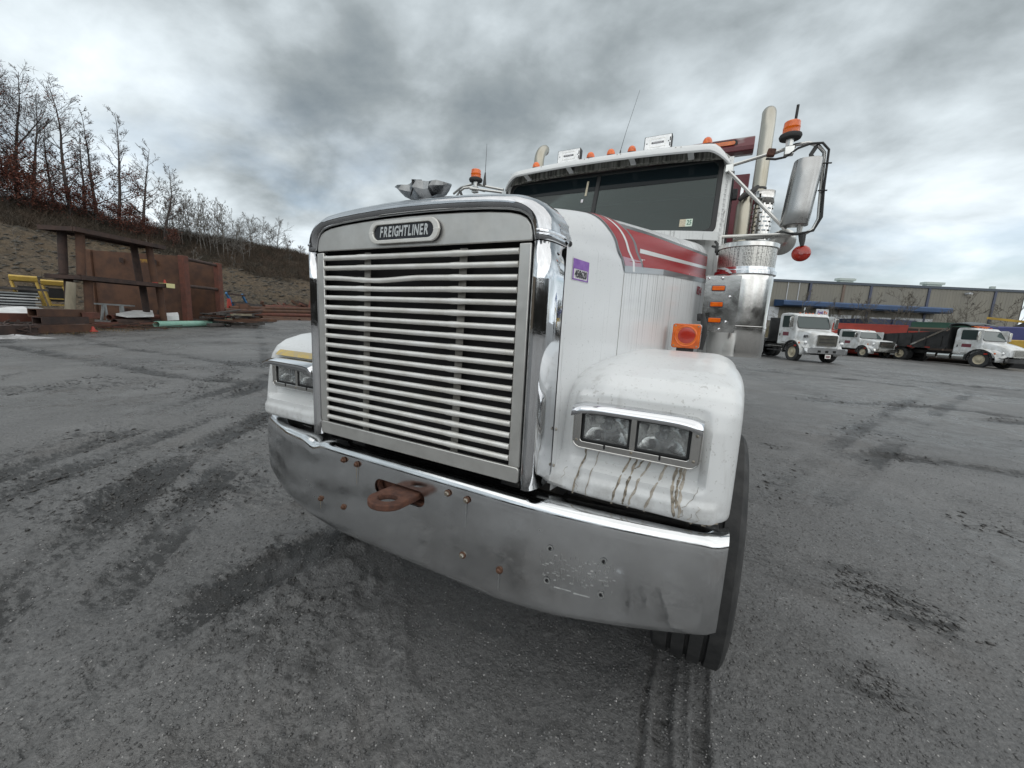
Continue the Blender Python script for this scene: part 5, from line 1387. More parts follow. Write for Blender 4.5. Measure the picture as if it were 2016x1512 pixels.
# ---- mirrors, both sides mirrored
def mirror_side(s):
    Y = 2.45
    X = lambda x: s * x
    arm = G()
    arm.tube([(X(1.005), Y + .02, 2.832), (X(1.23), Y, 2.872), (X(1.415), Y, 2.908)], .0125, 8)
    arm.tube([(X(1.25), Y + .03, 2.876), (X(1.415), Y + .02, 2.925), (X(1.49), Y, 2.920), (X(1.552), Y, 2.890), (X(1.592), Y, 2.840), (X(1.607), Y, 2.60), (X(1.622), Y, 2.395), (X(1.60), Y, 2.325), (X(1.56), Y, 2.300), (X(1.48), Y, 2.297), (X(.90), 2.28, 2.268)], .0125, 8)
    arm.tube([(X(1.0), Y + .01, 2.795), (X(1.432), Y, 2.330)], .0125, 8)
    arm.tube([(X(1.1), 2.36, 2.262), (X(1.47), Y + .02, 2.285)], .009, 6)
    arm.box((X(1.005), Y + .03, 2.815), (.05, .05, .05))
    a = arm.build('mirror_arm', A['tube_steel'], TR)
    # housing: rounded D-section shell
    rows = []
    cx, cz, h, w = X(1.493), 2.575, .45, .182
    for k in range(15):
        t = -1 + 2 * k / 14; sc = (1 - abs(t) ** 7) ** .5 if abs(t) < 1 else 0.0
        sc = max(.55 if k in (0, 14) else .0, sc) if k not in (0, 14) else .70
        z = cz + t * h / 2; row = []
        lean = (-.015 * t)
        for i in range(28):
            a_ = 2 * pi * i / 28; c_, s_ = cos(a_), sin(a_)
            px = math.copysign(abs(c_) ** .72, c_) * w / 2; py = s_ * (.075 if s_ < 0 else .05)
            if s_ < 0: py = -.095 * abs(s_) ** .9
            row.append(Vector((cx + px * (.86 + .14 * sc) + (-lean if s > 0 else lean), Y + py * (.55 + .45 * sc), z)))
        rows.append(row)
    gm = G().grid(rows, closed=True, flip=True); n = len(gm.v)
    gm.f.append(tuple(range(28))); gm.f.append(tuple(range(n - 28, n))[::-1])
    gm.build('mirror_housing', A['mirror_steel'], a, smooth=45, bevel=.006)
    G().tube([(X(1.53), Y, 2.80), (X(1.515), Y, 2.84), (X(1.545), Y, 2.90)], [.02, .014, .014], 8).build('mirror_bracket', A['rim_dark'], a)
    G().tube([(X(1.52), Y, 2.35), (X(1.52), Y, 2.29)], [.022, .014], 8).build('mirror_bracket', A['tube_steel'], a)
    if s > 0:
        G().tube([(1.24, Y - .02, 2.84), (1.30, Y - .03, 2.825), (1.36, Y - .02, 2.835), (1.43, Y - .02, 2.885), (1.50, Y - .02, 2.905), (1.57, Y - .02, 2.90), (1.612, Y - .02, 2.85), (1.620, Y - .02, 2.6), (1.636, Y - .02, 2.40), (1.60, Y - .02, 2.31), (1.50, Y - .02, 2.29), (1.40, Y - .02, 2.31), (1.15, Y, 2.25), (1.05, 2.40, 2.24)], .008, 6).build('mirror_cable', A['rubber'], a)
        for z in (2.76, 2.58): G().tube([(1.585, Y - .03, z), (1.61, Y - .035, z - .002), (1.64, Y - .02, z)], .005, 6).build('cable_tie', A['rubber'], a)
        G().box((1.268, Y, 2.884), (.055, .04, .055), Matrix.Rotation(.2, 3, 'Y')).build('tape_wrap', A['rust'], a, bevel=.01)
        # convex mirror and round reflector
        Mc = Matrix.Translation((1.432, 2.56, 2.262)) @ Vector((-.25, .9, .35)).to_track_quat('Z', 'Y').to_matrix().to_4x4()
        G().lathe([(.0001, -.03), (.06, -.024), (.09, -.008), (.097, 0), (.094, .004), (.0001, .006)], 28, Mc).build('convex_mirror', A['tube_steel'], a, smooth=40)
        Mr = Matrix.Translation((1.552, Y, 2.16)) @ Vector((-.1, -1, .12)).to_track_quat('Z', 'Y').to_matrix().to_4x4()
        G().lathe([(.0001, .022), (.018, .021), (.019, .018), (.04, .012), (.056, 0), (.060, -.01), (.0001, -.02)], 28, Mr).build('round_reflector', A['red_lens'], a, smooth=40)
        G().tube([(1.54, Y, 2.29), (1.545, Y, 2.25), (1.55, Y, 2.21)], [.024, .02, .012], 8).build('reflector_stem', A['rim_dark'], a)
    # beacon
    bx = X(1.374); bz = 2.985 if s > 0 else 3.008; by_ = Y if s > 0 else 2.49
    b = G().lathe([(.03, -.028), (.066, -.024), (.072, -.008), (.068, .004), (.052, .012)], 24, Matrix.Translation((bx, by_, bz)), cap=True).build('beacon', A['rubber'], TR, smooth=40)
    G().lathe([(.053, .010), (.053, .045), (.0545, .048), (.052, .060), (.051, .085), (.047, .090), (.0001, .091)], 24, Matrix.Translation((bx, by_, bz))).build('beacon_lens', A['orange_lens'], b, smooth=35)
    G().tube([(bx, by_, bz - .02), (bx, by_, bz - .075)], [.026, .022], 10).build('beacon_mount', A['tube_steel'], b)
    G().box((bx + s * .005, by_, bz - .105), (.06, .05, .06)).build('beacon_clamp', A['tube_steel'], b, bevel=.005)
    if s > 0: G().tube([(bx + .016, by_, bz + .07), (bx + .018, by_, bz + .20)], .009, 8).build('stub_antenna', A['rubber'], b)
    else:
        G().tube([(-1.262, 2.49, 2.93), (-1.262, 2.49, 2.99), (-1.258, 2.49, 3.06)], [.02, .014, .006], 8).tube([(-1.258, 2.49, 3.06), (-1.252, 2.49, 3.335)], [.003, .0015], 5).build('whip_antenna', A['rim_dark'], TR)
        G().tube([(-1.02, 2.47, 2.862), (-1.25, 2.49, 2.925), (-1.40, 2.49, 2.965), (-1.56, 2.49, 2.945), (-1.66, 2.49, 2.89)], .0125, 8).build('upper_tube', A['tube_steel'], a)
mirror_side(1); mirror_side(-1)

# ---- exhaust stacks
for s in (-1, 1):
    pts = [(s * 1.268, 3.79, 1.9), (s * 1.268, 3.79, 2.98), (s * 1.268, 3.79, 3.60)] + [(s * 1.268, 3.79 + .24 * (1 - cos(a)), 3.60 + .235 * sin(a)) for a in np.linspace(.1, 1.25, 10)]
    g = G().tube(pts, .064, 20, cap=False)
    st = g.build('exhaust_stack', A['stack_steel'], TR, smooth=50)
    md = st.modifiers.new('thickness', 'SOLIDIFY'); md.thickness = .004
    G().lathe([(.067, 0), (.070, .004), (.070, .018), (.067, .022)], 20, Matrix.Translation((s * 1.268, 3.79, 3.02))).build('stack_clamp', A['rim_dark'], st)
    # perforated heat shield: open strips between slots
    cx = s * 1.322; cy = 3.70; R = .096
    rows = []; g = G()
    g.lathe([(R, 2.84), (R, 2.97)], 24, Matrix.Translation((cx, cy, 0)))
    sh = g.build('heat_shield', A['stainless'], st, smooth=50)
    md = sh.modifiers.new('thickness', 'SOLIDIFY'); md.thickness = .003
    g = G()
    for r in range(13):
        z0 = 2.30 + r * .042; off = (r % 2) * .5
        g.lathe([(R, z0), (R, z0 + .026)], 24, Matrix.Translation((cx, cy, 0)))
        for k in range(12):
            a0 = 2 * pi * (k + off) / 12; a1 = a0 + .16
            P = [Vector((cx + R * cos(a_), cy + R * sin(a_), z)) for z in (z0 + .026, z0 + .042) for a_ in (a0, a1)]
            g.add(P, [(0, 1, 3, 2)])
    g.build('slotted_guard', A['stainless'], st, smooth=50)
    G().lathe([(.066, 1.9), (.066, 2.83), (.05, 2.87), (.05, 2.92)], 20, Matrix.Translation((s * 1.15, 3.6, 0)), cap=True).build('muffler', A['stack_steel'], TR, smooth=40)
    G().tube([(s * 1.10, 3.5, 2.86), (s * 1.14, 3.5, 2.90), (s * 1.20, 3.52, 2.93), (s * 1.25, 3.6, 3.0)], [.02, .03, .028, .02], 8).build('stack_bracket', A['dark_frame'], TR)
# ---- air cleaner with lamp bracket
def air_cleaner(s):
    cx, cy, R = s * 1.192, 2.0, .176
    T = Matrix.Translation((cx, cy, 0))
    ac = G().lathe([(.0001, 1.395), (R * .97, 1.395), (R * .985, 1.43), (R, 1.435), (R, 1.585), (R * 1.012, 1.588), (R * 1.012, 1.60), (R, 1.603), (R, 1.90), (R * .985, 1.935), (R * .96, 1.945)], 48, T).build('air_cleaner', A['stainless'], TR, smooth=35)
    G().lathe([(R * .98, 1.935), (R * 1.06, 1.94), (R * 1.06, 1.962), (R * .99, 1.968), (R * .99, 1.985)], 48, T).build('clamp_band', A['chrome_side'], ac, smooth=35)
    sc = G().lathe([(R * .985, 1.985), (R * .985, 2.11)], 48, T).build('intake_screen', A['screen'], ac, smooth=60)
    G().lathe([(R * .99, 2.108), (R * 1.04, 2.112), (R * 1.04, 2.138), (R * .98, 2.145), (.0001, 2.15)], 48, T).build('intake_cap', A['stainless'], ac, smooth=35)
    P = [(-.5, 1.553), (.5, 1.553), (.5, 1.922), (-.5, 1.922)]
    M = frame_mat((s * 1.072, 1.828, 1.738), (s, -.03, 0), (0, 0, 1), (-.03, -1, 0))
    if s < 0: return
    pl = G().prism(rrect(.212, .372, .006, 3), .004, M).build('lamp_bracket', A['stainless'], ac, smooth=20, bevel=.001)
    G().box((1.075, 1.86, 1.73), (.19, .07, .34)).build('bracket_return', A['stainless'], ac, smooth=0)
    for z in (1.842, 1.736, 1.631):
        mk = G().prism(rrect(.082, .037, .006, 3, -.022, z - 1.738), .010, M, .004).build('side_marker', A['rim_dark'], pl, bevel=.002)
        for q in (-.021, .0, .021): pass
        G().prism(rrect(.074, .029, .005, 3, -.022, z - 1.738), .007, M, .0125).build('marker_lens', A['orange_lens'], mk if False else pl, bevel=.003)
    for x, z in ((-.085, .168), (-.005, .17), (.01, -.165), (.05, .05), (.045, -.115)):
        G().lathe([(.0001, .006), (.006, .005), (.010, 0)], 12, M @ Matrix.Translation((x, z, .004))).build('dome_nut', A['chrome_side'], pl)
def screen_mat():
    m = mat('screen', (.5, .5, .48), .35, 1.); t = m.node_tree; b = t.nodes['Principled BSDF']; N = t.nodes.new; L = t.links.new
    co = N('ShaderNodeTexCoord'); sp = N('ShaderNodeSeparateXYZ'); L(co.outputs['Object'], sp.inputs[0])
    v = N('ShaderNodeTexVoronoi'); v.inputs['Scale'].default_value = 115; v.inputs['Randomness'].default_value = .25; L(co.outputs['Object'], v.inputs['Vector'])
    r = N('ShaderNodeMapRange'); r.inputs[1].default_value = .30; r.inputs[2].default_value = .42; L(v.outputs['Distance'], r.inputs[0])
    x = N('ShaderNodeMixRGB'); x.inputs[1].default_value = (.03, .03, .03, 1); x.inputs[2].default_value = (.62, .61, .58, 1); L(r.outputs[0], x.inputs[0]); L(x.outputs[0], b.inputs['Base Color'])
screen_mat()
air_cleaner(1); air_cleaner(-1)
for (a, b) in (((1.0, 2.02, 2.11), (.985, 2.12, 2.20)), ((1.01, 2.0, 2.09), (.97, 2.12, 2.17))):
    G().tube([a, ((a[0] + b[0]) / 2 + .01, (a[1] + b[1]) / 2, (a[2] + b[2]) / 2 + .02), b], .009, 6).build('cowl_hose', A['rubber'], TR)
# ---- dump body behind the cab
g = G()
g.box((0, 4.42, 2.52), (2.36, .10, 1.74)); g.box((-1.17, 6.3, 2.0), (.08, 3.7, 1.0)); g.box((1.17, 6.3, 2.0), (.08, 3.7, 1.0)); g.box((0, 6.3, 1.45), (2.3, 3.7, .08))
body = g.build('dump_body', A['maroon_paint'], TR, smooth=0, bevel=.01)
g = G()
rows = []
P = [(4.28, 3.615), (4.28, 3.665), (4.36, 3.790), (4.58, 3.775), (4.58, 3.66), (4.40, 3.615)]
Ms = frame_mat((-1.18, 0, 0), (0, 1, 0), (0, 0, 1), (1, 0, 0))
g.prism(P, 2.36, Ms); sh_ = g.build('cab_shield', A['maroon_paint'], body, smooth=0, bevel=.008)
for x in (-.62, .62): G().beam((x, 4.6, 3.40), (x, 4.6, 3.62), .10, .10).build('shield_post', A['maroon_paint'], sh_, smooth=0)
for x in (-.86, .86):
    lp = G().prism(rrect(.30, .075, .036, 6, x, 3.715), .03, FRONT(0, 4.325, 0)).build('shield_lamp', A['rubber_seal'], body, bevel=.004)
    
    G().prism(rrect(.25, .045, .022, 6, x, 3.715), .012, FRONT(0, 4.296, 0)).build('shield_lamp_lens', A['amber_lens'], body, bevel=.003)
g = G()
for z in (2.9, 3.1): pass
G().prism(rrect(.03, .17, .015, 5, 1.12, 3.18), .01, FRONT(0, 4.37, 0)).build('tank_sight_slot', A['lamp_clear'], body)
G().box((1.055, 3.55, 2.93), (.05, .06, .10)).build('cab_rear_lamp', A['rubber'], TR, bevel=.008)

# ================================================================== FAR TRUCKS
mat('truck_white', (.70, .72, .73), .35, coat=.3, c2=(.46, .46, .44), vscale=3, vmix=.45)
mat('truck_black', (.010, .011, .012), .4, coat=.2, c2=(.03, .03, .03), vscale=2)
mat('truck_glass', (.035, .055, .055), .06, spec=.7)
mat('grille_dark', (.055, .055, .045), .4, c2=(.09, .085, .07), vscale=3)
mat('bumper_grey', (.42, .43, .44), .28, .9)
mat('plate_white', (.66, .64, .62), .5)
mat('label_maroon', (.16, .035, .05), .5)
mat('chrome_far', (.62, .62, .60), .18, 1.)
mat('hub_tan', (.48, .43, .32), .5)
def far_truck(name, label, loc, heading, d, group=None):
    # local frame: +y forward, x right, z up, origin on the ground under the front axle
    t = thing(name, label, 'truck', loc, -heading)
    R, hw_, tw = d['R'], d['hood_hw'], d['track']
    side = lambda x, poly, th: (frame_mat((x, 0, 0), (0, 1, 0), (0, 0, 1), (1, 0, 0)), poly, th)
    wt_ = A['truck_white']
    # hood: loft of rounded sections
    rows = []
    for k in range(9):
        q = k / 8; y = d['hood_rear'] + (d['hood_front'] - d['hood_rear']) * q
        w = hw_ * (1 - .20 * q - .05 * (q > .99)); zt = d['hood_z1'] + (d['hood_z0'] - d['hood_z1']) * q ** 1.6 - (.05 if k == 8 else 0); zb = d['hood_bot']
        rows.append([(w, y, zb), (w * 1.01, y, (zb + zt) / 2), (w, y, zt - .20), (w * .95, y, zt - .08), (w * .8, y, zt - .02), (w * .4, y, zt), (-w * .4, y, zt), (-w * .8, y, zt - .02), (-w * .95, y, zt - .08), (-w, y, zt - .20), (-w * 1.01, y, (zb + zt) / 2), (-w, y, zb)])
    g = G().grid(rows, flip=True); n = len(g.v); g.f.append(tuple(range(n - 12, n)))
    hd = g.build('hood', wt_, t, smooth=40)
    yf = d['hood_front']; zf = d['hood_z0'] - .05
    gw, g0, g1 = d['grille']
    FW = lambda x, y, z: frame_mat((x, y, z), (-1, 0, 0), (0, 0, 1), (0, 1, 0))
    gr = G().prism(rrect(gw, g1 - g0, .05, 3, 0, (g0 + g1) / 2), .05, FW(0, yf - .02, 0)).build('grille', A[d.get('grille_mat', 'grille_dark')], t, smooth=20, bevel=.01)
    G().ring(rrect(gw + .06, g1 - g0 + .06, .06, 3, 0, (g0 + g1) / 2), rrect(gw - .02, g1 - g0 - .02, .04, 3, 0, (g0 + g1) / 2), .07, FW(0, yf - .02, 0)).build('grille_rim', A['chrome_far'], gr, smooth=20)
    for k in range(d.get('bars', 3)):
        z = g0 + (g1 - g0) * (k + 1) / (d.get('bars', 3) + 1); G().box((0, yf + .045, z), (gw * .8, .02, .035)).build('grille_bar', A[d.get('bar_mat', 'rubber')], gr, smooth=0)
    # fenders
    for s in (-1, 1):
        rows = []
        FRd = R + d.get('fgap', .16)
        for a_ in np.linspace(-.15, pi + .1, 15):
            c_, s_ = cos(a_), sin(a_)
            y = c_ * FRd * (1.0 if c_ < 0 else d.get('fstretch', 1.12)); z = R + s_ * FRd
            rows.append([(s * x, y * k_, R + (z - R) * k_) for x, k_ in ((hw_ * .72, 1.04), (tw + .02, 1.04), (tw + .10, 1.0), (tw + .145, .93), (tw + .13, .90))])
        g = G().grid(rows, flip=(s > 0)); f_o = g.build('fender', wt_, t, smooth=50); md = f_o.modifiers.new('thickness', 'SOLIDIFY'); md.thickness = .02
        rows = [[(s * x, cos(a_) * r, R + sin(a_) * r) for x, r in ((tw + .10, FRd * .99), (tw + .175, FRd * .98), (tw + .175, FRd * .87), (tw + .1, FRd * .86))] for a_ in np.linspace(-.1, pi + .1, 15)]
        G().grid(rows, flip=(s > 0)).build('wheel_flare', A['truck_black'], t, smooth=50)
        # lamp pod at the front of the fender
        g = G(); rows = []
        for k in range(13):
            q = k / 12; y = FRd * .75 + (yf - .10 - FRd * .75) * q; zt = R + FRd * (.95 - .55 * q ** 1.5); w1 = tw + .10 - .14 * q ** 2
            rows.append([(s * hw_ * .6, y, zt + .02), (s * w1 * .9, y, zt), (s * w1, y, zt - .12), (s * w1, y, d['bump'][1] + .0)])
        n0 = len(g.v); g.grid(rows, flip=(s > 0)); g.f.append(tuple(n0 + 48 + q for q in range(4))); g.build('lamp_pod', wt_, t, smooth=50)
        hl = G().lathe([(.0001, .05), (.07, .04), (.105, .01), (.11, 0)], 20, frame_mat((s * (tw - .06), yf - .16, d['lamp_z']), (-1, 0, 0), (0, 0, 1), (s * .35, 1, .1)))
        hl.build('headlight', A['lamp_clear'], t, smooth=50)
        G().lathe([(.0001, .03), (.05, .02), (.06, 0)], 14, frame_mat((s * (tw + .105), yf - .46, d['lamp_z'] - .02), (0, -1, 0), (0, 0, 1), (s, .2, 0))).build('turn_signal', A['amber_lens'], t, smooth=50)
        G().prism(rrect(.20, .09, .03, 3), .02, frame_mat((s * (tw + .148), R * .62, R + FRd * .55), (0, -s, 0), (0, 0, 1), (s, 0, 0))).build('side_marker', A['red_lens'], t, bevel=.005)
        wheel(s * tw * .94, 0, R, d['tw'], s, 'wheel', t, False, 'hub_tan', 28)
        for y in d['rear']:
            wheel(s * tw * .90, y, R, d['tw'], s, 'wheel', t, False, 'hub_tan', 28)
            if d.get('dual'): wheel(s * tw * .90 - s * (d['tw'] + .03), y, R, d['tw'], s, 'wheel', t, False, 'rim_dark', 20)
    b0, b1, bhw = d['bump']
    rows = []
    for k in range(13):
        x = -bhw + 2 * bhw * k / 12; y = yf + .14 - .16 * max(0, abs(x) / bhw - .6) ** 1.3 * 1.6
        rows.append([(x, y - .06, b1), (x, y, b1 - .02), (x, y, b0 + .03), (x, y - .06, b0)])
    bp = G().grid(rows, flip=True).build('bumper', A[d.get('bump_mat', 'bumper_grey')], t, smooth=40); md = bp.modifiers.new('thickness', 'SOLIDIFY'); md.thickness = .02
    if d.get('tow'):
        for x in (-.42, 0, .42): G().box((x, yf + .145, (b0 + b1) / 2 - .02), (.16, .02, .12)).build('bumper_opening', A['black_gap'], bp, smooth=0)
    # cab: side profile
    cr, cf, zr, wz = d['cab_rear'], d['hood_rear'], d['roof'], d['hood_z1']
    P = [(cr, d['cab_bot']), (cf + .02, d['cab_bot']), (cf + .02, wz - .02), (cf - d['rake'], zr - .14), (cf - d['rake'] - .14, zr - .02), (cf - d['rake'] - .6, zr + .03), (cr + .1, zr), (cr, zr - .14)]
    ch = d['cab_hw']
    M, _, _ = side(-ch, P, 0); g = G().prism(P, 2 * ch, M); cab_ = g.build('cab', wt_, t, smooth=25, bevel=.06, seg=3)
    # windshield
    y0, z0, y1, z1 = cf + .02, wz + .02, cf - d['rake'], zr - .16
    n = Vector((0, z1 - z0, y0 - y1)).normalized(); upv = Vector((0, y1 - y0, z1 - z0)); L = upv.length
    M = frame_mat(Vector((0, y0, z0)) + n * .004, (-1, 0, 0), upv, n)
    G().prism(rrect(2 * ch - .22, L - .10, .10, 4, 0, L / 2), .012, M).build('windshield', A['truck_glass'], cab_, smooth=20)
    G().ring(rrect(2 * ch - .16, L - .04, .12, 4, 0, L / 2), rrect(2 * ch - .24, L - .12, .09, 4, 0, L / 2), .016, M).build('windshield_seal', A['rubber_seal'], cab_, smooth=20)
    for s in (-1, 1):
        M = frame_mat((s * (ch + .004), 0, 0), (0, s, 0), (0, 0, 1), (s, 0, 0))
        wy0, wy1 = cr + .32, cf - .30
        dr = G().prism(rrect(wy1 - wy0 + .5, zr - d['cab_bot'] - .16, .08, 3, s * ((wy0 + wy1) / 2 + .02), (zr + d['cab_bot']) / 2 - .03), .012, M).build('door', wt_, cab_, smooth=20)
        G().prism(rrect(wy1 - wy0, zr - wz - .22, .07, 3, s * (wy0 + wy1) / 2, (zr + wz) / 2 - .03), .012, M, .008).build('side_window', A['truck_glass'], dr, smooth=20)
        G().prism(rrect(.05, .16, .02, 3, s * (wy0 - .1), wz - .35), .03, M, .01).build('door_handle', A['rubber'], dr, bevel=.005)
        G().prism(rrect(.50, .22, .01, 2, s * ((wy0 + wy1) / 2 - .05), wz - .30), .002, M, .013).build('door_sign', A['label_maroon'], dr, smooth=0)
        g = G()
        for k in range(3): g.prism([(s * ((wy0 + wy1) / 2) - .28, wz - .80 - k * .09), (s * ((wy0 + wy1) / 2) + .28, wz - .80 - k * .09), (s * ((wy0 + wy1) / 2) + .28, wz - .775 - k * .09), (s * ((wy0 + wy1) / 2) - .28, wz - .775 - k * .09)], .002, M, .013)
        g.build('door_lettering', A['grille_dark'], dr, smooth=0, kind='stuff')
        # mirror on a loop
        a = G().tube([(s * ch, cf - .25, zr - .2), (s * (ch + .28), cf - .12, zr - .2), (s * (ch + .28), cf - .12, wz + .02), (s * ch, cf - .22, wz - .05)], .018, 6).build('mirror_arm', A['chrome_far'], t)
        G().prism(rrect(.22, zr - wz - .30, .06, 3, 0, 0), .07, frame_mat((s * (ch + .27), cf - .12, (zr + wz) / 2 - .08), (-1, 0, 0), (0, 0, 1), (0, 1, 0))).build('mirror_housing', A['chrome_far'], a, bevel=.02)
    for x in (-.55, -.2, 0, .2, .55): G().lathe([(.05, 0), (.04, .05), (.0001, .06)], 10, Matrix.Translation((x, cf - d['rake'] - .25, zr))).build('roof_marker', A['amber_lens'], t)
    g = G()
    for s in (-1, 1): g.beam((s * .43, yf - .2, .78), (s * .43, min(d['rear']) - 1.2, .78), .09, .26)
    g.box((0, .1, .75), (.8, .9, .4)); g.beam((-tw, 0, .48), (tw, 0, .48), .14, .14)
    g.build('chassis', A['truck_black'], t, smooth=0)
    return t
T1 = far_truck('conventional_truck', 'white cab truck with black grille parked facing right beside the air cleaner', (5.82, 26.8, gz(5.8, 26.8) - .02), radians(152),
    dict(R=.53, hood_hw=.92, track=1.06, tw=.30, hood_front=.98, hood_rear=-.06, hood_z0=1.62, hood_z1=1.84, hood_bot=.85, grille=(1.05, .98, 1.52), bars=2, bump=(.52, .84, 1.20), lamp_z=1.10,
         cab_rear=-1.55, roof=2.74, cab_bot=.92, cab_hw=1.02, rake=.30, rear=[-4.6, -5.9], tow=True, dual=True))
g = G(); g.box((0, -4.6, 1.12), (2.3, 4.6, .18)); g.box((0, -2.35, 1.8), (2.1, .12, 1.4)); g.box((0, -2.2, .75), (2.2, .5, .12)); g.box((1.1, -1.4, .55), (.06, 1.6, .06)); g.box((-1.1, -1.4, .55), (.06, 1.6, .06)); g.build('flatbed', A['truck_black'], T1, smooth=0, kind='stuff')
for x in (-1.09, 1.09): G().beam((x, -.9, .80), (x, -2.2, .80), .05, .04).build('step_rail', A['chrome_far'], T1, smooth=0)
text_obj('928', 'unit_number', .20, frame_mat((-.868, .55, 1.44), (0, 1, 0), (.12, 0, 1), (-1, 0, .12)), A['ink_black'], T1, bold=.006, extrude=.004, sx=1.1)
text_obj('928', 'unit_number', .20, frame_mat((.868, .55, 1.44), (0, -1, 0), (-.12, 0, 1), (1, 0, .12)), A['ink_black'], T1, bold=.006, extrude=.004, sx=1.1)
pt = G().prism(rrect(.32, .22, .01, 2), .01, frame_mat((-.1, 1.12, .40), (-1, 0, 0), (0, 0, 1), (0, 1, 0))).build('licence_plate', A['plate_white'], T1, smooth=0)
G().prism(rrect(.20, .08, .01, 2), .004, frame_mat((-.1, 1.131, .39), (-1, 0, 0), (0, 0, 1), (0, 1, 0))).build('plate_print', A['label_maroon'], pt, smooth=0)
T2 = far_truck('tipper_truck', 'white cab tipper with black dump body and silver diagonal brace parked at far right', (16.9, 35.9, gz(16.9, 35.9) - .02), radians(143),
    dict(R=.53, hood_hw=.98, track=1.06, tw=.30, hood_front=1.18, hood_rear=-.06, hood_z0=1.30, hood_z1=1.68, hood_bot=.80, grille=(1.0, .80, 1.22), grille_mat='chrome_far', bars=5, bar_mat='grille_dark', bump=(.42, .70, 1.15), bump_mat='truck_black', lamp_z=.98,
         cab_rear=-1.5, roof=2.54, cab_bot=.80, cab_hw=1.02, rake=.42, rear=[-4.6], dual=True, fstretch=1.3))
g = G()
P = [(-1.72, 1.15), (-1.72, 2.30), (-6.3, 1.92), (-6.3, 1.15)]
bd = None
for s in (-1, 1):
    M = frame_mat((s * 1.17 - .03, 0, 0), (0, 1, 0), (0, 0, 1), (1, 0, 0)); o = G().prism(P, .06, M).build('body_side', A['truck_black'], T2, smooth=0)
    G().beam((s * 1.215, -1.85, 2.5), (s * 1.215, -3.9, 1.20), .05, .12).build('diagonal_brace', A['chrome_far'], T2, smooth=0)
    for y in (-2.1, -3.0, -3.9, -4.8, -5.7): G().beam((s * 1.21, y, 1.2), (s * 1.21, y, 1.95), .05, .08).build('body_rib', A['truck_black'], o, smooth=0)
    G().beam((s * 1.20, -1.8, 1.12), (s * 1.20, -6.3, 1.10), .10, .12).build('body_rail', A['truck_black'], o, smooth=0)
    G().tube([(s * 1.0, -.75, .62), (s * 1.0, -1.35, .62)], .22, 16).tube([(s * 1.0, -1.5, .62), (s * 1.0, -2.15, .62)], .22, 16).tube([(s * 1.0, -2.3, .64), (s * 1.0, -2.8, .64)], .2, 16).build('fuel_tank', A['chrome_far'], T2, smooth=40, kind='stuff')
    G().box((s * .95, -5.45, .55), (.5, .03, .7)).build('mud_flap', A['rubber'], T2, smooth=0)
    for y in (-2.8, -3.9, -6.0): G().box((s * 1.255, y, 1.12), (.01, .3, .05)).build('reflector_strip', A['red_lens'], o, smooth=0)
G().box((0, -1.75, 1.85), (2.36, .06, 1.5)).build('body_front', A['truck_black'], T2, smooth=0)
G().box((0, -6.3, 1.55), (2.36, .06, .85)).build('tailgate', A['truck_black'], T2, smooth=0)
G().box((0, -4.0, 1.2), (2.3, 4.5, .08)).build('body_floor', A['truck_black'], T2, smooth=0)
mat('tarp_grey', (.10, .115, .12), .55)
rows = [[(x, y, z + .10 * (1 - abs(x) / 1.1)) for x in np.linspace(-1.15, 1.15, 9)] for y, z in ((-1.9, 2.62), (-1.85, 2.80), (-1.5, 2.86), (-1.0, 2.82), (-.75, 2.72))]
o = G().grid(rows, flip=False).build('tarp_hood', A['tarp_grey'], T2, smooth=30); md = o.modifiers.new('thickness', 'SOLIDIFY'); md.thickness = .05
G().box((0, -.95, 2.64), (1.3, .18, .10)).build('light_bar', A['amber_lens'], T2, bevel=.02)
T3 = far_truck('utility_truck', 'small white utility truck with chrome grille half hidden between the two larger trucks', (11.8, 38.8, gz(11.8, 38.8) - .02), radians(150),
    dict(R=.42, hood_hw=.88, track=.92, tw=.25, hood_front=.85, hood_rear=-.45, hood_z0=1.32, hood_z1=1.42, hood_bot=.70, grille=(1.2, .82, 1.24), grille_mat='chrome_far', bars=4, bar_mat='grille_dark', bump=(.48, .74, 1.02), bump_mat='chrome_far', lamp_z=1.05,
         cab_rear=-2.4, roof=2.10, cab_bot=.62, cab_hw=.95, rake=.62, rear=[-4.0], dual=True, fgap=.12))
g = G(); g.box((0, -4.1, 1.25), (2.1, 3.2, 1.0)); g.build('utility_body', A['truck_white'], T3, smooth=0, bevel=.03)
g = G(); g.box((0, -3.9, .62), (2.0, 3.4, .26)); g.build('body_skirt', A['truck_black'], T3, smooth=0)
G().box((0, -2.5, 1.75), (2.0, .08, .8)).build('headache_rack', A['truck_black'], T3, smooth=0)

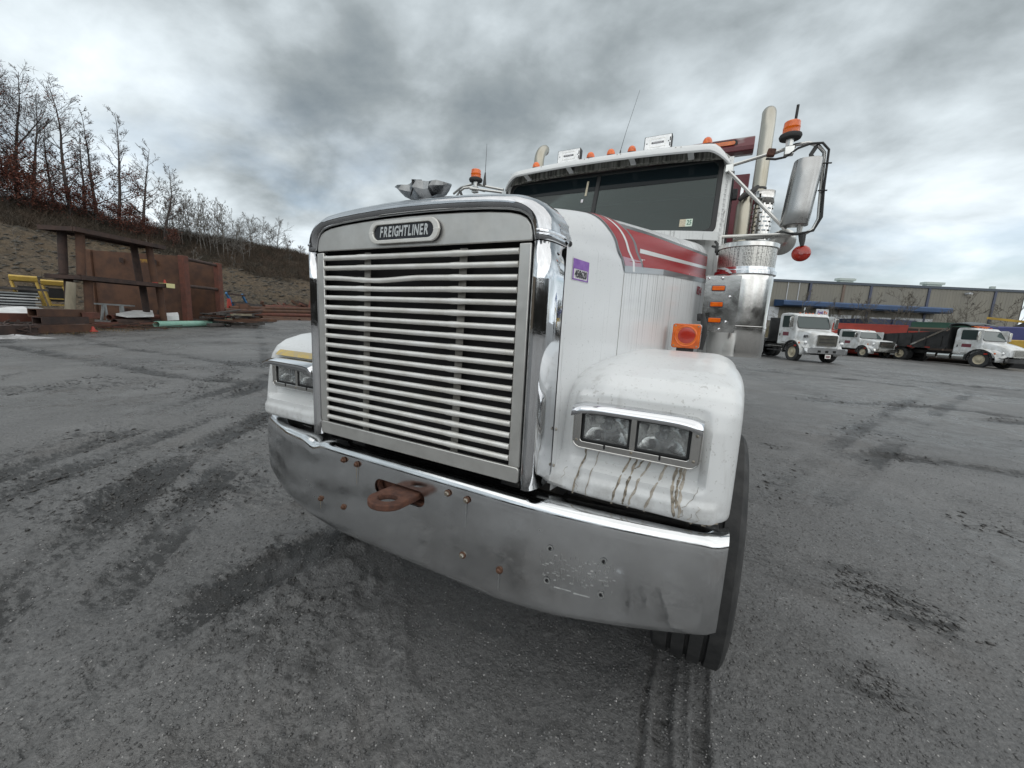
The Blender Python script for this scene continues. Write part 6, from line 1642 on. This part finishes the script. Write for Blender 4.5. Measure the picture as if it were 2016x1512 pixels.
# ---- containers and machines behind them
mat('container_red', (.36, .045, .028), .55, c2=(.27, .04, .03), vscale=1.2)
mat('container_dark', (.028, .024, .022), .6, c2=(.07, .045, .032), vscale=1.5)
mat('container_green', (.02, .075, .05), .55)
mat('panel_weathered', (.26, .27, .26), .6, c2=(.12, .11, .10), vscale=2)
def dirs(az_): return Vector((sin(az_), cos(az_), 0))
def container(name, label, px, d, yaw, L, Wd, H, m, ribs, slope=0., rib_mat=None, panels=None):
    p = spot(px, 660, d); t = thing(name, label, 'container', (p.x, p.y, 0), 0)
    t.rotation_euler = (0, 0, -yaw)
    P = [(-L / 2 + slope, .35), (L / 2 - slope * .2, .35), (L / 2, H), (-L / 2, H)]
    for s in (-1, 1):
        M = frame_mat((0, s * Wd / 2 - (.04 if s > 0 else 0), 0), (1, 0, 0), (0, 0, 1), (0, -1, 0)); o = G().prism(P, .05, M).build('side_wall', m, t, smooth=0)
        for k in range(ribs):
            x = -L / 2 + slope + (L - slope * 1.3) * (k + .5) / ribs; G().box((x, s * (Wd / 2 + .03), (H + .35) / 2), (.10, .08, H - .40)).build('rib', A[rib_mat] if rib_mat else m, o, smooth=0)
        if panels and s < 0:
            for k, pm in enumerate(panels):
                x = -L / 2 + L * (k + .5) / len(panels)
                if pm: G().box((x, -Wd / 2 - .05, H * .66), (L / len(panels) * .8, .03, H * .5)).build('side_panel', A[pm], o, smooth=0)
        G().beam((-L / 2, s * Wd / 2, H + .02), (L / 2, s * Wd / 2, H + .02), .14, .12).build('top_rail', A[rib_mat] if rib_mat else m, o, smooth=0)
    g = G(); g.box((0, 0, .33), (L - slope * 2, Wd - .1, .1)); g.build('floor', m, t, smooth=0)
    for s in (-1, 1): G().box((s * (L / 2 - .06 - (slope if s < 0 else 0) * .5), 0, (H + .35) / 2), (.06, Wd - .1, H - .4)).build('end_wall', m, t, smooth=0)
    g = G()
    for s in (-1, 1): g.beam((-L / 2 + slope, s * .5, .16), (L / 2 - .5, s * .5, .16), .12, .28)
    g.build('skid', A['container_dark'], t, smooth=0, kind='stuff')
    return t
yw = radians(16)
container('roll_off_container', 'red open roll-off container behind the small white utility truck', 1695, 46, yw, 5.6, 2.4, 2.75, A['container_red'], 7, .8)
container('roll_off_container', 'dark rusty open container with pale and red side panels behind the tipper', 1806, 47, yw, 7.6, 2.4, 2.65, A['container_dark'], 5, 0, 'brown_strip', ['container_dark', 'panel_weathered', 'container_red', 'container_dark', 'panel_weathered'])
container('storage_container', 'dark green container peeping over the tipper body near the warehouse', 1846, 52, yw, 3.6, 2.4, 3.25, A['container_green'], 4)
mat('mach_yellow', (.56, .36, .06), .45, c2=(.40, .26, .05), vscale=1.5)
mat('mach_black', (.012, .012, .013), .5)
mat('mach_purple', (.085, .085, .24), .45, c2=(.06, .07, .20), vscale=1)
mat('mach_blue', (.02, .08, .30), .4)
def machine(name, label, px, d, rz, yellow):
    p = spot(px, 680, d); t = thing(name, label, 'excavator', (p.x, p.y, 0), rz)
    for s in (-1, 1):
        g = G(); P = [(-1.7 + .35 * cos(a_), .42 + .40 * sin(a_)) for a_ in np.linspace(pi / 2, 3 * pi / 2, 8)] + [(1.7 + .35 * cos(a_), .42 + .40 * sin(a_)) for a_ in np.linspace(-pi / 2, pi / 2, 8)]
        g.prism(P, .5, frame_mat((0, s * 1.1 - .25, 0), (1, 0, 0), (0, 0, 1), (0, 1, 0))); tr_ = g.build('track', A['mach_black'], t, smooth=0)
        for q in range(5): G().lathe([(.0001, .26), (.2, .26), (.24, .2)], 14, frame_mat((-1.4 + .7 * q, s * 1.1, .42), (1, 0, 0), (0, 0, 1), (0, s, 0))).build('roller', A['mach_black'], tr_)
    up_ = A['mach_yellow'] if yellow else A['mach_purple']
    P = [(-2.3, 1.0), (1.3, 1.0), (1.3, 1.45), (.2, 2.05), (-2.1, 2.05), (-2.4, 1.8)]
    g = G(); g.prism(P, 2.6, frame_mat((0, 1.3, 0), (1, 0, 0), (0, 0, 1), (0, -1, 0))); h_ = g.build('engine_house', up_, t, smooth=20, bevel=.06)
    G().box((-.6, 0, .95), (3.4, 2.62, .18)).build('house_skirt', A['mach_black'], t, smooth=0)
    G().prism([(.1, 1.5), (1.5, 1.5), (1.6, 2.2), (1.25, 2.95), (.2, 2.95)], .95, frame_mat((0, 1.25, 0), (1, 0, 0), (0, 0, 1), (0, -1, 0))).build('operator_cab', A['truck_glass'], t, smooth=20, bevel=.05)
    if not yellow:
        G().beam((-1.4, -.9, 2.5), (.5, -.9, 2.28), .14, .12).build('folded_boom', A['mach_yellow'], t, smooth=0)
        G().tube([(-1.4, -1.0, 2.1), (-.6, -1.0, 1.6), (.3, -1.0, 2.2)], .22, 8).build('hose_bundle', A['mach_black'], t)
    B = [(1.2, 1.6), (2.0, 2.6), (3.9, 3.6), (5.4, 3.0), (5.35, 2.65), (3.9, 3.1), (2.3, 2.2), (1.5, 1.4)]
    G().prism(B, .4, frame_mat((0, -.2, 0), (1, 0, 0), (0, 0, 1), (0, -1, 0))).build('boom', A['mach_yellow'] if yellow else A['mach_blue'], t, smooth=0, bevel=.03)
    G().prism([(5.5, 3.2), (5.1, 2.9), (4.6, 1.2), (4.9, 1.1)], .34, frame_mat((0, -.23, 0), (1, 0, 0), (0, 0, 1), (0, -1, 0))).build('stick', A['mach_black'], t, smooth=0, bevel=.03)
    G().prism([(4.5, 1.2), (5.1, 1.2), (5.2, .5), (4.6, .15), (4.1, .5)], .9, frame_mat((0, .05, 0), (1, 0, 0), (0, 0, 1), (0, -1, 0))).build('bucket', A['mach_black'], t, smooth=0, bevel=.03)
    if yellow:
        for s in (-1, 1): text_obj('CAT', 'machine_lettering', .50, frame_mat((-1.35, s * 1.305, 1.62), (-s, 0, 0), (0, 0, 1), (0, s, 0)), A['plate_white'], h_, bold=.03, extrude=.004)
    return t
machine('excavator', 'yellow and black excavator behind the hood of the tipper at right edge', 2012, 47, radians(-24), True)
m2 = machine('excavator', 'purple machine with folded yellow boom behind the tipper at right edge', 2000, 54, radians(-24), False)
m2.scale = (1.35, 1.35, 1.55)
# vehicles under the canopy
mat('dock_navy', (.02, .03, .07), .5)
for i, (px, w_, lab) in enumerate(((1712, 4.2, 'dark blue box trailer backed to the dock under the canopy'), (1745, 2.6, 'navy trailer end beside the white dock door'))):
    p = spot(px, 630, 66 + i); t = thing('box_trailer', lab, 'trailer', (p.x, p.y, 0), radians(24))
    G().box((0, 0, 2.75), (w_, 5, 2.5)).build('trailer_box', A['dock_navy'], t, smooth=0, bevel=.03)
    for x in (-w_ * .3, w_ * .3): G().tube([(x - .15, -1.5, .5), (x + .15, -1.5, .5)], .5, 16).build('wheel', A['rubber'], t)
    G().box((0, -.2, 1.35), (.9, 4.6, .3)).build('trailer_frame', A['mach_black'], t, smooth=0)
    for k in range(3): G().box((-w_ / 2 + w_ * (k + .5) / 3, -2.52, 2.3), (w_ * .22, .04, .12)).build('tail_marker', A['panel_white'], t, smooth=0)

# ================================================================== SCRAP YARD, LEFT
mat('rust_dark', (.062, .036, .028), .8, c2=(.030, .020, .018), vscale=2.2, bump=.3, bscale=12, bdist=.02)
mat('rust_brown', (.105, .050, .028), .8, c2=(.060, .030, .020), vscale=1.6, bump=.3, bscale=9, bdist=.02)
mat('rust_red', (.135, .046, .030), .8, c2=(.085, .034, .024), vscale=2.5, bump=.3, bscale=12, bdist=.02)
mat('timber_grey', (.26, .23, .17), .85, c2=(.16, .14, .10), vscale=3, stretch=(1, 1, .2))
mat('yellow_frame', (.55, .38, .08), .5, c2=(.42, .28, .07), vscale=2)
mat('galv', (.40, .42, .42), .45, .4, c2=(.28, .29, .29), vscale=2)
mat('sheet_white', (.66, .67, .67), .6, c2=(.5, .5, .5), vscale=2)
mat('sheet_maroon', (.20, .035, .05), .6); mat('sheet_navy', (.025, .04, .11), .6)
mat('pipe_green', (.22, .42, .33), .5, c2=(.27, .46, .38), vscale=3)
mat('board_yellow', (.62, .58, .30), .7); mat('cone_red', (.36, .045, .03), .6); mat('blue_paint', (.03, .13, .28), .5)
mat('dark_timber', (.045, .042, .040), .85, c2=(.085, .075, .07), vscale=3)
mat('snow', (.42, .42, .43), .8, c2=(.22, .22, .22), vscale=3)
YAW = atan2(-29.6 + 27.4, 10.6 - 6.4)      # long side of the tables
ux = Vector((sin(YAW), cos(YAW), 0)); uy = Vector((ux.y, -ux.x, 0)) * -1      # uy points away from the camera side
def steel_table(label, c, z0, H, L, Wd):
    # heavy plate on four round legs
    t = thing('steel_table', label, 'steel table', (c.x, c.y, z0), 0)
    o = Vector((0, 0, H))
    def pt(a, b, z): return ux * a + uy * b + Vector((0, 0, z))
    M = frame_mat((0, 0, 0), ux, uy, (0, 0, 1))
    pl = G().prism([(-L / 2, -Wd / 2), (L / 2, -Wd / 2), (L / 2, Wd / 2), (-L / 2, Wd / 2)], .07, M, H - .10).build('top_plate', A['rust_dark'], t, smooth=0)
    for s in (-1, 1):
        g = G(); g.beam(pt(-L / 2 - .03, s * Wd / 2, H - .12), pt(L / 2 + .03, s * Wd / 2, H - .12), .10, .22); g.build('edge_beam', A['rust_dark'], pl, smooth=0)
        g = G(); g.beam(pt(s * L / 2, -Wd / 2 + .06, H - .125), pt(s * L / 2, Wd / 2 - .06, H - .125), .10, .20); g.build('edge_beam', A['rust_dark'], pl, smooth=0)
        for q in (-1, 1): G().tube([pt(s * (L / 2 - .45) , q * (Wd / 2 - .42), 0), pt(s * (L / 2 - .62), q * (Wd / 2 - .42), H - .11)], .175, 14).build('leg', A['rust_brown' if q < 0 else 'rust_dark'], t, smooth=50)
    return t
# the surveyed near corner of the upper plate
cn = Vector((-27.4, 6.4, 0))
L_, W_ = 5.0, 1.75
ctr = cn + ux * L_ / 2 + uy * W_ / 2
steel_table('rusty round-legged steel table standing on the ground, lower of the stacked pair', ctr + ux * .22, .15, 2.55, L_ + .3, W_ + .1)
steel_table('rusty round-legged steel table stacked on top of the other one', ctr + Vector((0, 0, 0)), 2.706, 2.30, L_, W_)
def simple(name, label, cat, g, m, loc=(0, 0, 0), group=None, smooth=0, bevel=0):
    lo_ = Vector((sum(p[0] for p in g.v) / len(g.v), sum(p[1] for p in g.v) / len(g.v), min(p[2] for p in g.v)))
    g.v = [tuple(Vector(p) - lo_) for p in g.v]
    o = g.build(name, m, None, smooth=smooth, bevel=bevel); o.location = lo_; return tag(o, label, cat, group)
# yellow board and two red cones on the end of the lower table
e = ctr + ux * (L_ / 2 - .35); M = frame_mat((e.x, e.y, 2.706), ux, uy, (0, 0, 1))
simple('yellow_board', 'pale yellow board hanging over the end of the lower steel table', 'board', G().prism([(.0, -1.05), (.65, -1.05), (.65, -.6), (.0, -.6)], .03, M).beam(e + uy * -1.06 + ux * .02 + Vector((0, 0, 2.60)), e + uy * -1.06 + ux * .62 + Vector((0, 0, 2.60)), .02, .26), A['board_yellow'])
for q, lab in ((-.12, 'left of the two red cones on the lower steel table'), (.56, 'right of the two red cones on the lower steel table')):
    c = e + ux * q + uy * -.5 + Vector((0, 0, 2.71)); simple('traffic_cone', lab, 'traffic cone', G().lathe([(.16, 0), (.16, .03), (.09, .05), (.04, .26), (.0001, .265)], 14, Matrix.Translation(c)), A['cone_red'], smooth=40)
# trench box
B = spot(372, 600, 35); B.z = 0
v = Vector((B.x - CAM_POS[0], B.y - CAM_POS[1], 0)).normalized(); lft = Vector((-v.y, v.x, 0)) ; lft = lft if lft.y < 0 else -lft
dA = (lft * cos(radians(33)) + v * sin(radians(33))).normalized(); dB = (-lft * sin(radians(33)) + v * cos(radians(33))).normalized()
LA, LB, TH = 5.6, 3.9, 4.72
tb = thing('trench_box', 'tall rusty brown trench shield of two steel walls joined by pipes', 'trench shield', B, 0)
for k, off in enumerate((0, LB)):
    g = G(); o0 = dB * off; nrm = dB * (.12 if k == 0 else -.12)
    g.beam(o0 + dA * .45 + Vector((0, 0, 2.35)) + nrm, o0 + dA * LA + Vector((0, 0, 2.35)) + nrm, .22, TH - .06); w_ = g.build('side_wall', A['rust_brown'], tb, smooth=0)
    g = G(); g.beam(o0 + dA * .22 + Vector((0, 0, .02)) + nrm, o0 + dA * .22 + Vector((0, 0, TH)) + nrm, .52, .34, up=dA); g.build('end_post', A['rust_red'], tb, smooth=0, bevel=.03)
    g = G(); g.beam(o0 + dA * (LA + .2) + Vector((0, 0, .02)) + nrm, o0 + dA * (LA + .2) + Vector((0, 0, TH)) + nrm, .5, .34, up=dA); g.build('end_post', A['rust_brown'], tb, smooth=0, bevel=.03)
    for q in (1.8, 3.8):
        for z in (.9, 4.15): G().box(o0 + dA * q + Vector((0, 0, z)) + nrm * -1.05 - dB * .03 * (1 - 2 * k), (.16, .16, .3)).build('lifting_lug', A['rust_dark'], w_, smooth=0)
for q in (.22, LA + .2):
    for z in (4.55, 2.75): G().tube([dA * q + dB * .25 + Vector((0, 0, z)), dA * q + dB * (LB - .25) + Vector((0, 0, z))], .11, 12).build('spreader_pipe', A['rust_dark'], tb, smooth=50)
mat('paint_mark', (.30, .17, .03), .8, c2=(.11, .05, .028), vscale=5, vmix=1)
for q, z, w_, h_ in ((2.6, 4.2, .55, .25), (.2, 4.3, .12, .3)): G().beam(dA * (q - w_ / 2) + Vector((0, 0, z)) - dB * .004, dA * (q + w_ / 2) + Vector((0, 0, z)) - dB * .004, .01, h_).build('paint_mark', A['paint_mark'], tb, smooth=0)
# weathered post leaning by the table
a, b = spot(133, 622, 29.0), spot(140, 556, 29.2)
a.z = 0; simple('timber_post', 'pale weathered post standing beside the left table leg', 'post', G().tube([a, b], [.20, .17], 12), A['timber_grey'], smooth=50)
# stacked rusty box beams in front
def boxbeam(label, p0, p1, d0, d1, m, w=.32, h=.30, group=None, z=None, name='box_beam'):
    a, b = spot(*p0, d0), spot(*p1, d1)
    if z is not None: a.z = b.z = z + h / 2
    o = thing(name, label, 'beam', (a + b) / 2 - Vector((0, 0, h / 2)), 0, group); c = (a + b) / 2 - Vector((0, 0, h / 2))
    g = G(); d = (b - a).normalized(); x = d.cross(Vector((0, 0, 1))).normalized(); u = Vector((0, 0, 1)); t_ = .03
    for s in (-1, 1):
        g = G(); g.beam(a - c + u * s * (h / 2 - t_ / 2), b - c + u * s * (h / 2 - t_ / 2), w, t_); g.build('flange', m, o, smooth=0)
        g = G(); g.beam(a - c + x * s * (w / 2 - t_ / 2), b - c + x * s * (w / 2 - t_ / 2), t_, h - 2 * t_ - .004); g.build('web', m, o, smooth=0)
    return o
boxbeam('rusty box beam at the bottom front of the beam stack', (40, 652), (177, 642), 25.2, 27.4, A['rust_brown'], .36, .34, z=.02)
boxbeam('rusty box beam in the middle of the beam stack', (74, 640), (167, 634), 25.8, 27.8, A['rust_dark'], .34, .32, z=.37)
boxbeam('rusty box beam on top of the beam stack with open end facing the yard', (66, 630), (160, 624), 25.9, 27.9, A['rust_brown'], .34, .32, z=.70)
boxbeam('red-painted stub of box beam lying behind the top of the stack', (155, 628), (190, 627), 27.6, 28.3, A['rust_red'], .34, .28, z=.62)
boxbeam('broken rusty beam lying at the left edge in front', (-40, 655), (58, 648), 23.6, 25.0, A['rust_dark'], .5, .40, z=.0)
boxbeam('long rusty beam lying behind the broken one at the left edge', (-60, 636), (60, 630), 25.8, 27.0, A['rust_red'], .4, .34, z=.45)
rs = random.Random(5); g = G()
for k in range(90):
    p = spot(rs.uniform(-30, 70), 650, rs.uniform(24.2, 26)); p.z = rs.uniform(.02, .45); dv = Vector((rs.gauss(0, 1), rs.gauss(0, 1), rs.gauss(0, .35))).normalized() * rs.uniform(.08, .3); g.beam(p - dv, p + dv, rs.uniform(.03, .12), rs.uniform(.02, .08))
g.build('scrap_heap', A['rust_dark'], None, smooth=0, kind='stuff')
# pale slush patch on the ground at the left edge
g = G(); c = spot(30, 662, 23.2); rows = []
for r_k in (1, .8, .5, .2, .03):
    row = []
    for k in range(28):
        a = 2 * pi * k / 28; q = r_k * (1 + .3 * sin(3 * a + 1) + .15 * sin(7 * a)); x_, y_ = c.x + .25 * q * cos(a) + .2 * q * sin(a), c.y + .9 * q * sin(a); row.append((x_, y_, gz(x_, y_) - .01 + .10 * (1 - r_k ** 2) * (1 + .4 * sin(5 * a))))
    rows.append(row)
g.grid(rows, closed=True); o = g.build('snow_patch', A['snow'], None, smooth=60); tag(o, 'dirty white patch of slush lying on the yard at left edge', 'snow')
# grey sheet stack with banded edges
p = spot(-22, 620, 31); st = thing('sheet_stack', 'stack of grey metal sheets with banded ends at the left edge', 'stack', (p.x, p.y, .55), 0)
for k in range(9): G().box((rs.uniform(-.05, .05), rs.uniform(-.12, .12), .06 + k * .13), (2.4, 2.6, .06), Matrix.Rotation(.1, 3, 'Z')).build('metal_sheet', A['galv' if k % 3 else 'sheet_white'], st, smooth=0)
for k in range(8): G().box((0, rs.uniform(-.02, .02), .125 + k * .13), (2.2, 2.4, .06), Matrix.Rotation(.1, 3, 'Z')).build('spacer', A['mach_black'], st, smooth=0)
G().box((0, 0, 1.30), (2.7, 3.2, .10), Matrix.Rotation(.1, 3, 'Z')).build('cover_board', A['dark_timber'], st, smooth=0)
g = G(); g.box((p.x, p.y + .1, .27), (2.8, 2.8, .54), Matrix.Rotation(.1, 3, 'Z')); simple('timber_cribbing', 'dark timber cribbing carrying the grey sheet stack', 'cribbing', g, A['dark_timber'])
def sheet(name, label, pts, d, m, th=.06):
    P = [spot(x, y, dd) for (x, y), dd in zip(pts, d)]; n = len(P); g = G()
    g.add(P + [q + Vector((0, 0, -th)) for q in P], [tuple(range(n)), tuple(range(n, 2 * n))[::-1]] + [((i + 1) % n, i, n + i, n + (i + 1) % n) for i in range(n)])
    return simple(name, label, 'panel', g, m)
sheet('roof_panel', 'white panel lying on top of the coloured panels at left edge', [(-30, 607), (45, 603), (75, 616), (-30, 618)], (28.5, 28.7, 27.6, 27.4), A['sheet_white'], .10)
sheet('roof_panel', 'pale grey panel with upturned end beside the weathered post', [(52, 604), (80, 606), (126, 620), (112, 624), (66, 614)], (28.8, 28.8, 28.2, 27.8, 27.8), A['galv'], .10)
sheet('roof_panel', 'maroon panel under the white one at left edge', [(-30, 614), (48, 611), (100, 621), (98, 626), (-30, 620)], (28.3, 28.5, 28.0, 27.2, 27.2), A['sheet_maroon'], .12)
sheet('roof_panel', 'navy blue panel at the bottom of the coloured panels', [(-30, 619), (40, 617), (46, 623), (-30, 625)], (28.1, 28.2, 27.0, 27.0), A['sheet_navy'], .14)
sheet('roof_panel', 'small white scrap of panel at the foot of the weathered post', [(112, 620), (128, 614), (130, 622), (118, 626)], (27.9, 28.1, 27.8, 27.6), A['sheet_white'], .05)
# yellow machine guards
def guard(label, pxc, w_, d):
    p = spot(pxc, 590, d); p.z = .98
    t = thing('machine_guard', label, 'machine guard', p, radians(77)); t.scale = (.62,) * 3
    z0, z1 = .95, 2.55 if d < 34 else 2.4
    G().prism([(-.55, z1 - .55), (.45, z1 - .45), (.60, z1 - .1), (.40, z1), (-.45, z1), (-.7, z1 - .3)], w_, frame_mat((w_ / 2, 0, 0), (0, -1, 0), (0, 0, 1), (-1, 0, 0))).build('hood_box', A['yellow_frame'], t, smooth=0, bevel=.03)
    for s in (-1, 1):
        G().beam((s * (w_ / 2 - .08), -.35, z1 - .5), (s * (w_ / 2 - .08) + .35, -.55, .1), .14, .14).build('frame_post', A['yellow_frame'], t, smooth=0)
        G().beam((s * (w_ / 2 - .12), .3, z1 - .5), (s * (w_ / 2 - .12) + .3, .3, .1), .12, .12).build('frame_post', A['yellow_frame'], t, smooth=0)
    G().beam((-w_ / 2 + .4, -.55, .2), (w_ / 2 + .3, -.55, .2), .14, .14).build('cross_bar', A['yellow_frame'], t, smooth=0)
    G().beam((-w_ / 2 + .3, -.45, .75), (w_ / 2 + .1, -.45, .75), .10, .10).build('cross_bar', A['yellow_frame'], t, smooth=0)
    G().box((.15, .1, 1.1), (w_ * .7, .3, 1.2)).build('inner_mesh', A['mach_black'], t, smooth=0)
guard('yellow steel machine guard standing left, nearest the sheet stack', 52, 1.5, 33); guard('yellow steel machine guard behind the weathered post', 108, 1.4, 34.5)
# small grey bench, white boards behind the table legs
p = spot(222, 600, 33); p.z = .35; bn = thing('work_bench', 'light grey trestle bench between the table legs', 'bench', p, YAW * -1)
G().beam((0, -1.4, .95), (0, 1.3, .90), .12, .08).build('top_rail', A['galv'], bn, smooth=0)
for y, q in ((-.55, -.25), (-.45, .1), (.45, 0), (.55, .05)): G().beam((0, y, .9), (.1 * q, y + q * .6, 0), .09, .09).build('leg', A['galv'], bn, smooth=0)
sheet('white_board', 'long white board lying behind the right legs of the table', [(228, 617), (262, 611), (300, 611), (303, 620), (250, 621)], (32, 34, 34.5, 33, 32), A['sheet_white'], .12)
sheet('white_board', 'short white board right of the table legs', [(326, 616), (350, 615), (352, 621), (327, 622)], (34, 34.5, 33.6, 33.4), A['sheet_white'], .3)
# long pipes and bars
def pipe(label, p0, p1, d0, d1, r, m, group=None, z=None, name='steel_pipe', cat='pipe'):
    a, b = spot(*p0, d0), spot(*p1, d1)
    if z is not None: a.z = b.z = z + r
    d = (b - a).normalized(); L = (b - a).length; M = d.to_track_quat('Z', 'Y').to_matrix().to_4x4(); 
    c = (a + b) / 2; M.translation = a - c; 
    g = G().lathe([(r * .84, .0), (r, .0), (r, L), (r * .84, L), (r * .84, 0)], 14, M)
    o = g.build(name, m, None, smooth=40); o.location = c; return tag(o, label, cat, group)
pipe('pale green painted pipe lying along the edge of the yard', (308, 640), (441, 638), 32, 37.5, .20, A['pipe_green'], z=.03)
pipe('dark long pipe lying directly behind the green pipe', (225, 632), (400, 630), 31.5, 38, .19, A['rust_dark'], z=.12)
pipe('rusty long pipe behind the dark pipe by the table legs', (215, 626), (372, 623), 32, 39, .15, A['rust_red'], z=.42)
pipe('thin red rod beyond the right end of the green pipe', (395, 634), (470, 633), 37, 42, .09, A['rust_red'], z=.10)
for k in range(26):
    a = spot(rs.uniform(170, 290), 640, rs.uniform(29.2, 31.5)); a.z = .03 + rs.random() * .35; ang = YAW + rs.gauss(.1, .35); L = rs.uniform(.8, 2.4)
    b = a + Vector((sin(ang), cos(ang), rs.gauss(0, .08))) * L; g = G().beam(a, b, rs.uniform(.03, .10), rs.uniform(.03, .08))
    simple('scrap_bar', 'rusty bar in the tangle between the beam stack and the green pipe', 'bar', g, A[('rust_dark', 'rust_red', 'rust_brown')[k % 3]], group='scrap bars in the tangle')
c = spot(183, 648, 27.2); c.z = .02; simple('traffic_cone', 'small red cone standing on the ground by the beam stack', 'traffic cone', G().lathe([(.17, 0), (.17, .04), (.10, .06), (.04, .24), (.0001, .245)], 14, Matrix.Translation(c)), A['cone_red'], smooth=40)
# timber and steel pile right of the tables
for k in range(34):
    a = spot(rs.uniform(385, 468), 625, rs.uniform(34.5, 38)); a.z = .05 + rs.random() * .95; ang = YAW + rs.gauss(.25, .55); L = rs.uniform(1.4, 3.6)
    b = a + Vector((sin(ang), cos(ang), rs.gauss(0, .10))) * L; g = G().beam(a, b, rs.uniform(.12, .30), rs.uniform(.06, .20))
    simple('scrap_plank', 'dark weathered plank in the pile in front of the trench box', 'plank', g, A[('dark_timber', 'rust_dark', 'dark_timber', 'dark_timber', 'rust_brown')[k % 5] if k % 11 else 'timber_grey'], group='dark planks in the pile')
for k in range(14):
    a = spot(rs.uniform(445, 525), 632, rs.uniform(41, 44)); a.z = .05 + rs.random() * .3; ang = YAW + rs.gauss(.2, .3); L = rs.uniform(1.2, 3.0)
    simple('scrap_plank', 'dark bundle piece lying in front of the open pipe ends', 'plank', G().beam(a, a + Vector((sin(ang), cos(ang), rs.gauss(0, .04))) * L, .22, .14), A[('dark_timber', 'rust_dark')[k % 2]], group='bundle pieces before the pipes')
a = spot(455, 616, 42.5); a.z = .75; simple('foam_sheet', 'pale yellow foam sheet lying on the planks', 'sheet', G().box(a, (.7, 2.2, .14), Matrix.Rotation(-YAW, 3, 'Z')), A['board_yellow'])
# stacked pipes with open ends facing the camera, and long ones across
k = 0; ORDP = ['first', 'second', 'third', 'fourth', 'fifth', 'sixth']; ROWP = {487: 'left row before the planks', 548: 'middle row', 574: 'right row beside the truck'}
for px, d, n_, r in ((487, 46, 4, .22), (548, 50, 6, .24), (574, 54, 3, .16)):
    for i in range(n_):
        a = spot(px + i * 8.2, 620, d); a.z = .25 + (.05 if i % 2 else 0); dv = Vector((-.35, .93, 0)); b = a + dv * 8
        M = dv.to_track_quat('Z', 'Y').to_matrix().to_4x4(); c = a; M.translation = Vector((0, 0, 0))
        o = G().lathe([(r * .86, .0), (r, .0), (r, 8), (r * .86, 8), (r * .86, 0)], 14, M).build('stacked_pipe', A[('rust_red', 'rust_brown')[k % 2]], None, smooth=40); o.location = c
        tag(o, 'open rusty pipe end, ' + ORDP[i] + ' from the left in the ' + ROWP[px], 'pipe', 'open ended pipes in rows'); k += 1
for px0, px1, py, d0, d1, r, lab in ((450, 640, 606, 47, 58, .20, 'long brown pipe lying across above the open pipe ends'), (455, 640, 612, 46, 57, .20, 'second long brown pipe just below the upper one'), (520, 640, 604, 52, 60, .22, 'pale brown short pipe by the rusty machinery'), (440, 485, 610, 44, 47, .2, 'dark short pipe at the right foot of the trench box'), (500, 640, 619, 48, 56, .22, 'long red-brown pipe behind the open ends'), (515, 640, 626, 48, 55, .2, 'lowest red-brown pipe nearest the yard')):
    pipe(lab, (px0, py), (px1, py + 3), d0, d1, r, A['rust_red' if r > .2 else 'rust_brown'])
# blue frame, red cone, rusty hopper, machinery heap
p = spot(478, 600, 52); p.z = .4; bf = thing('blue_frame', 'steel rack with blue sloping side bars beside the trench box', 'rack', p, -YAW + radians(10))
for y in (-1.7, 1.5): G().beam((-.3, y - .9 , 2.45), (-.3, y + 1.0, .55), .16, .22).build('side_bar', A['blue_paint'], bf, smooth=0)
for z, y in ((2.35, -.6), (1.5, .2), (.7, .8)): G().beam((-.3, y - 1.9, z), (-.3, y + 1.9, z), .2, .18).build('cross_beam', A['rust_dark'], bf, smooth=0)
G().box((.5, .2, .9), (1.2, 3.6, 1.2)).build('back_panel', A['dark_timber'], bf, smooth=0)
c = spot(452, 604, 47); c.z = .5; simple('red_sheet', 'red upright steel plate at the right edge of the trench box', 'plate', G().prism([(-.4, 0), (.6, 0), (.15, 1.75), (-.2, 1.75)], .06, frame_mat(c, ux, (0, 0, 1), uy)), A['cone_red'])
c = spot(500, 602, 48); c.z = .6; hp = simple('rusty_hopper', 'rusty angled bucket lying in front of the blue rack', 'bucket', G().prism([(-1.6, 0), (1.5, 0), (1.9, .9), (.6, .7), (-.4, 1.0), (-.9, 1.25), (-1.1, .5)], 1.2, frame_mat(c, ux, (0, 0, 1), uy)), A['rust_brown'], bevel=.03)
for j, (px, lab) in enumerate(((540, 'rusty machine frame right of the blue rack'), (562, 'middle heap of rusty machine parts under the slope'), (590, 'tall rusty machine parts beside the chrome surround'))):
    c = spot(px, 600, 55 + j); t = thing('rusty_machine', lab, 'scrap machine', (c.x, c.y, .5), 0)
    for k in range(16):
        p = Vector((rs.uniform(-1.6, 1.6) * .6, rs.uniform(-1.6, 1.6), rs.uniform(.1, 1.4 + .3 * j))); dv = Vector((rs.gauss(0, 1), rs.gauss(0, 1), rs.gauss(0, .6))).normalized() * rs.uniform(.3, .9)
        G().beam(p - dv, p + dv, rs.uniform(.1, .35), rs.uniform(.08, .3)).build('frame_bar', A[('rust_red', 'rust_brown', 'rust_dark')[k % 3]], t, smooth=0)
    for k in range(3):
        p = Vector((rs.uniform(-.4, .4), rs.uniform(-1.3, 1.3), rs.uniform(.4, 1))); G().tube([p, p + Vector((.25, -.1, 0))], .35, 14).build('drum', A['rust_dark'], t)
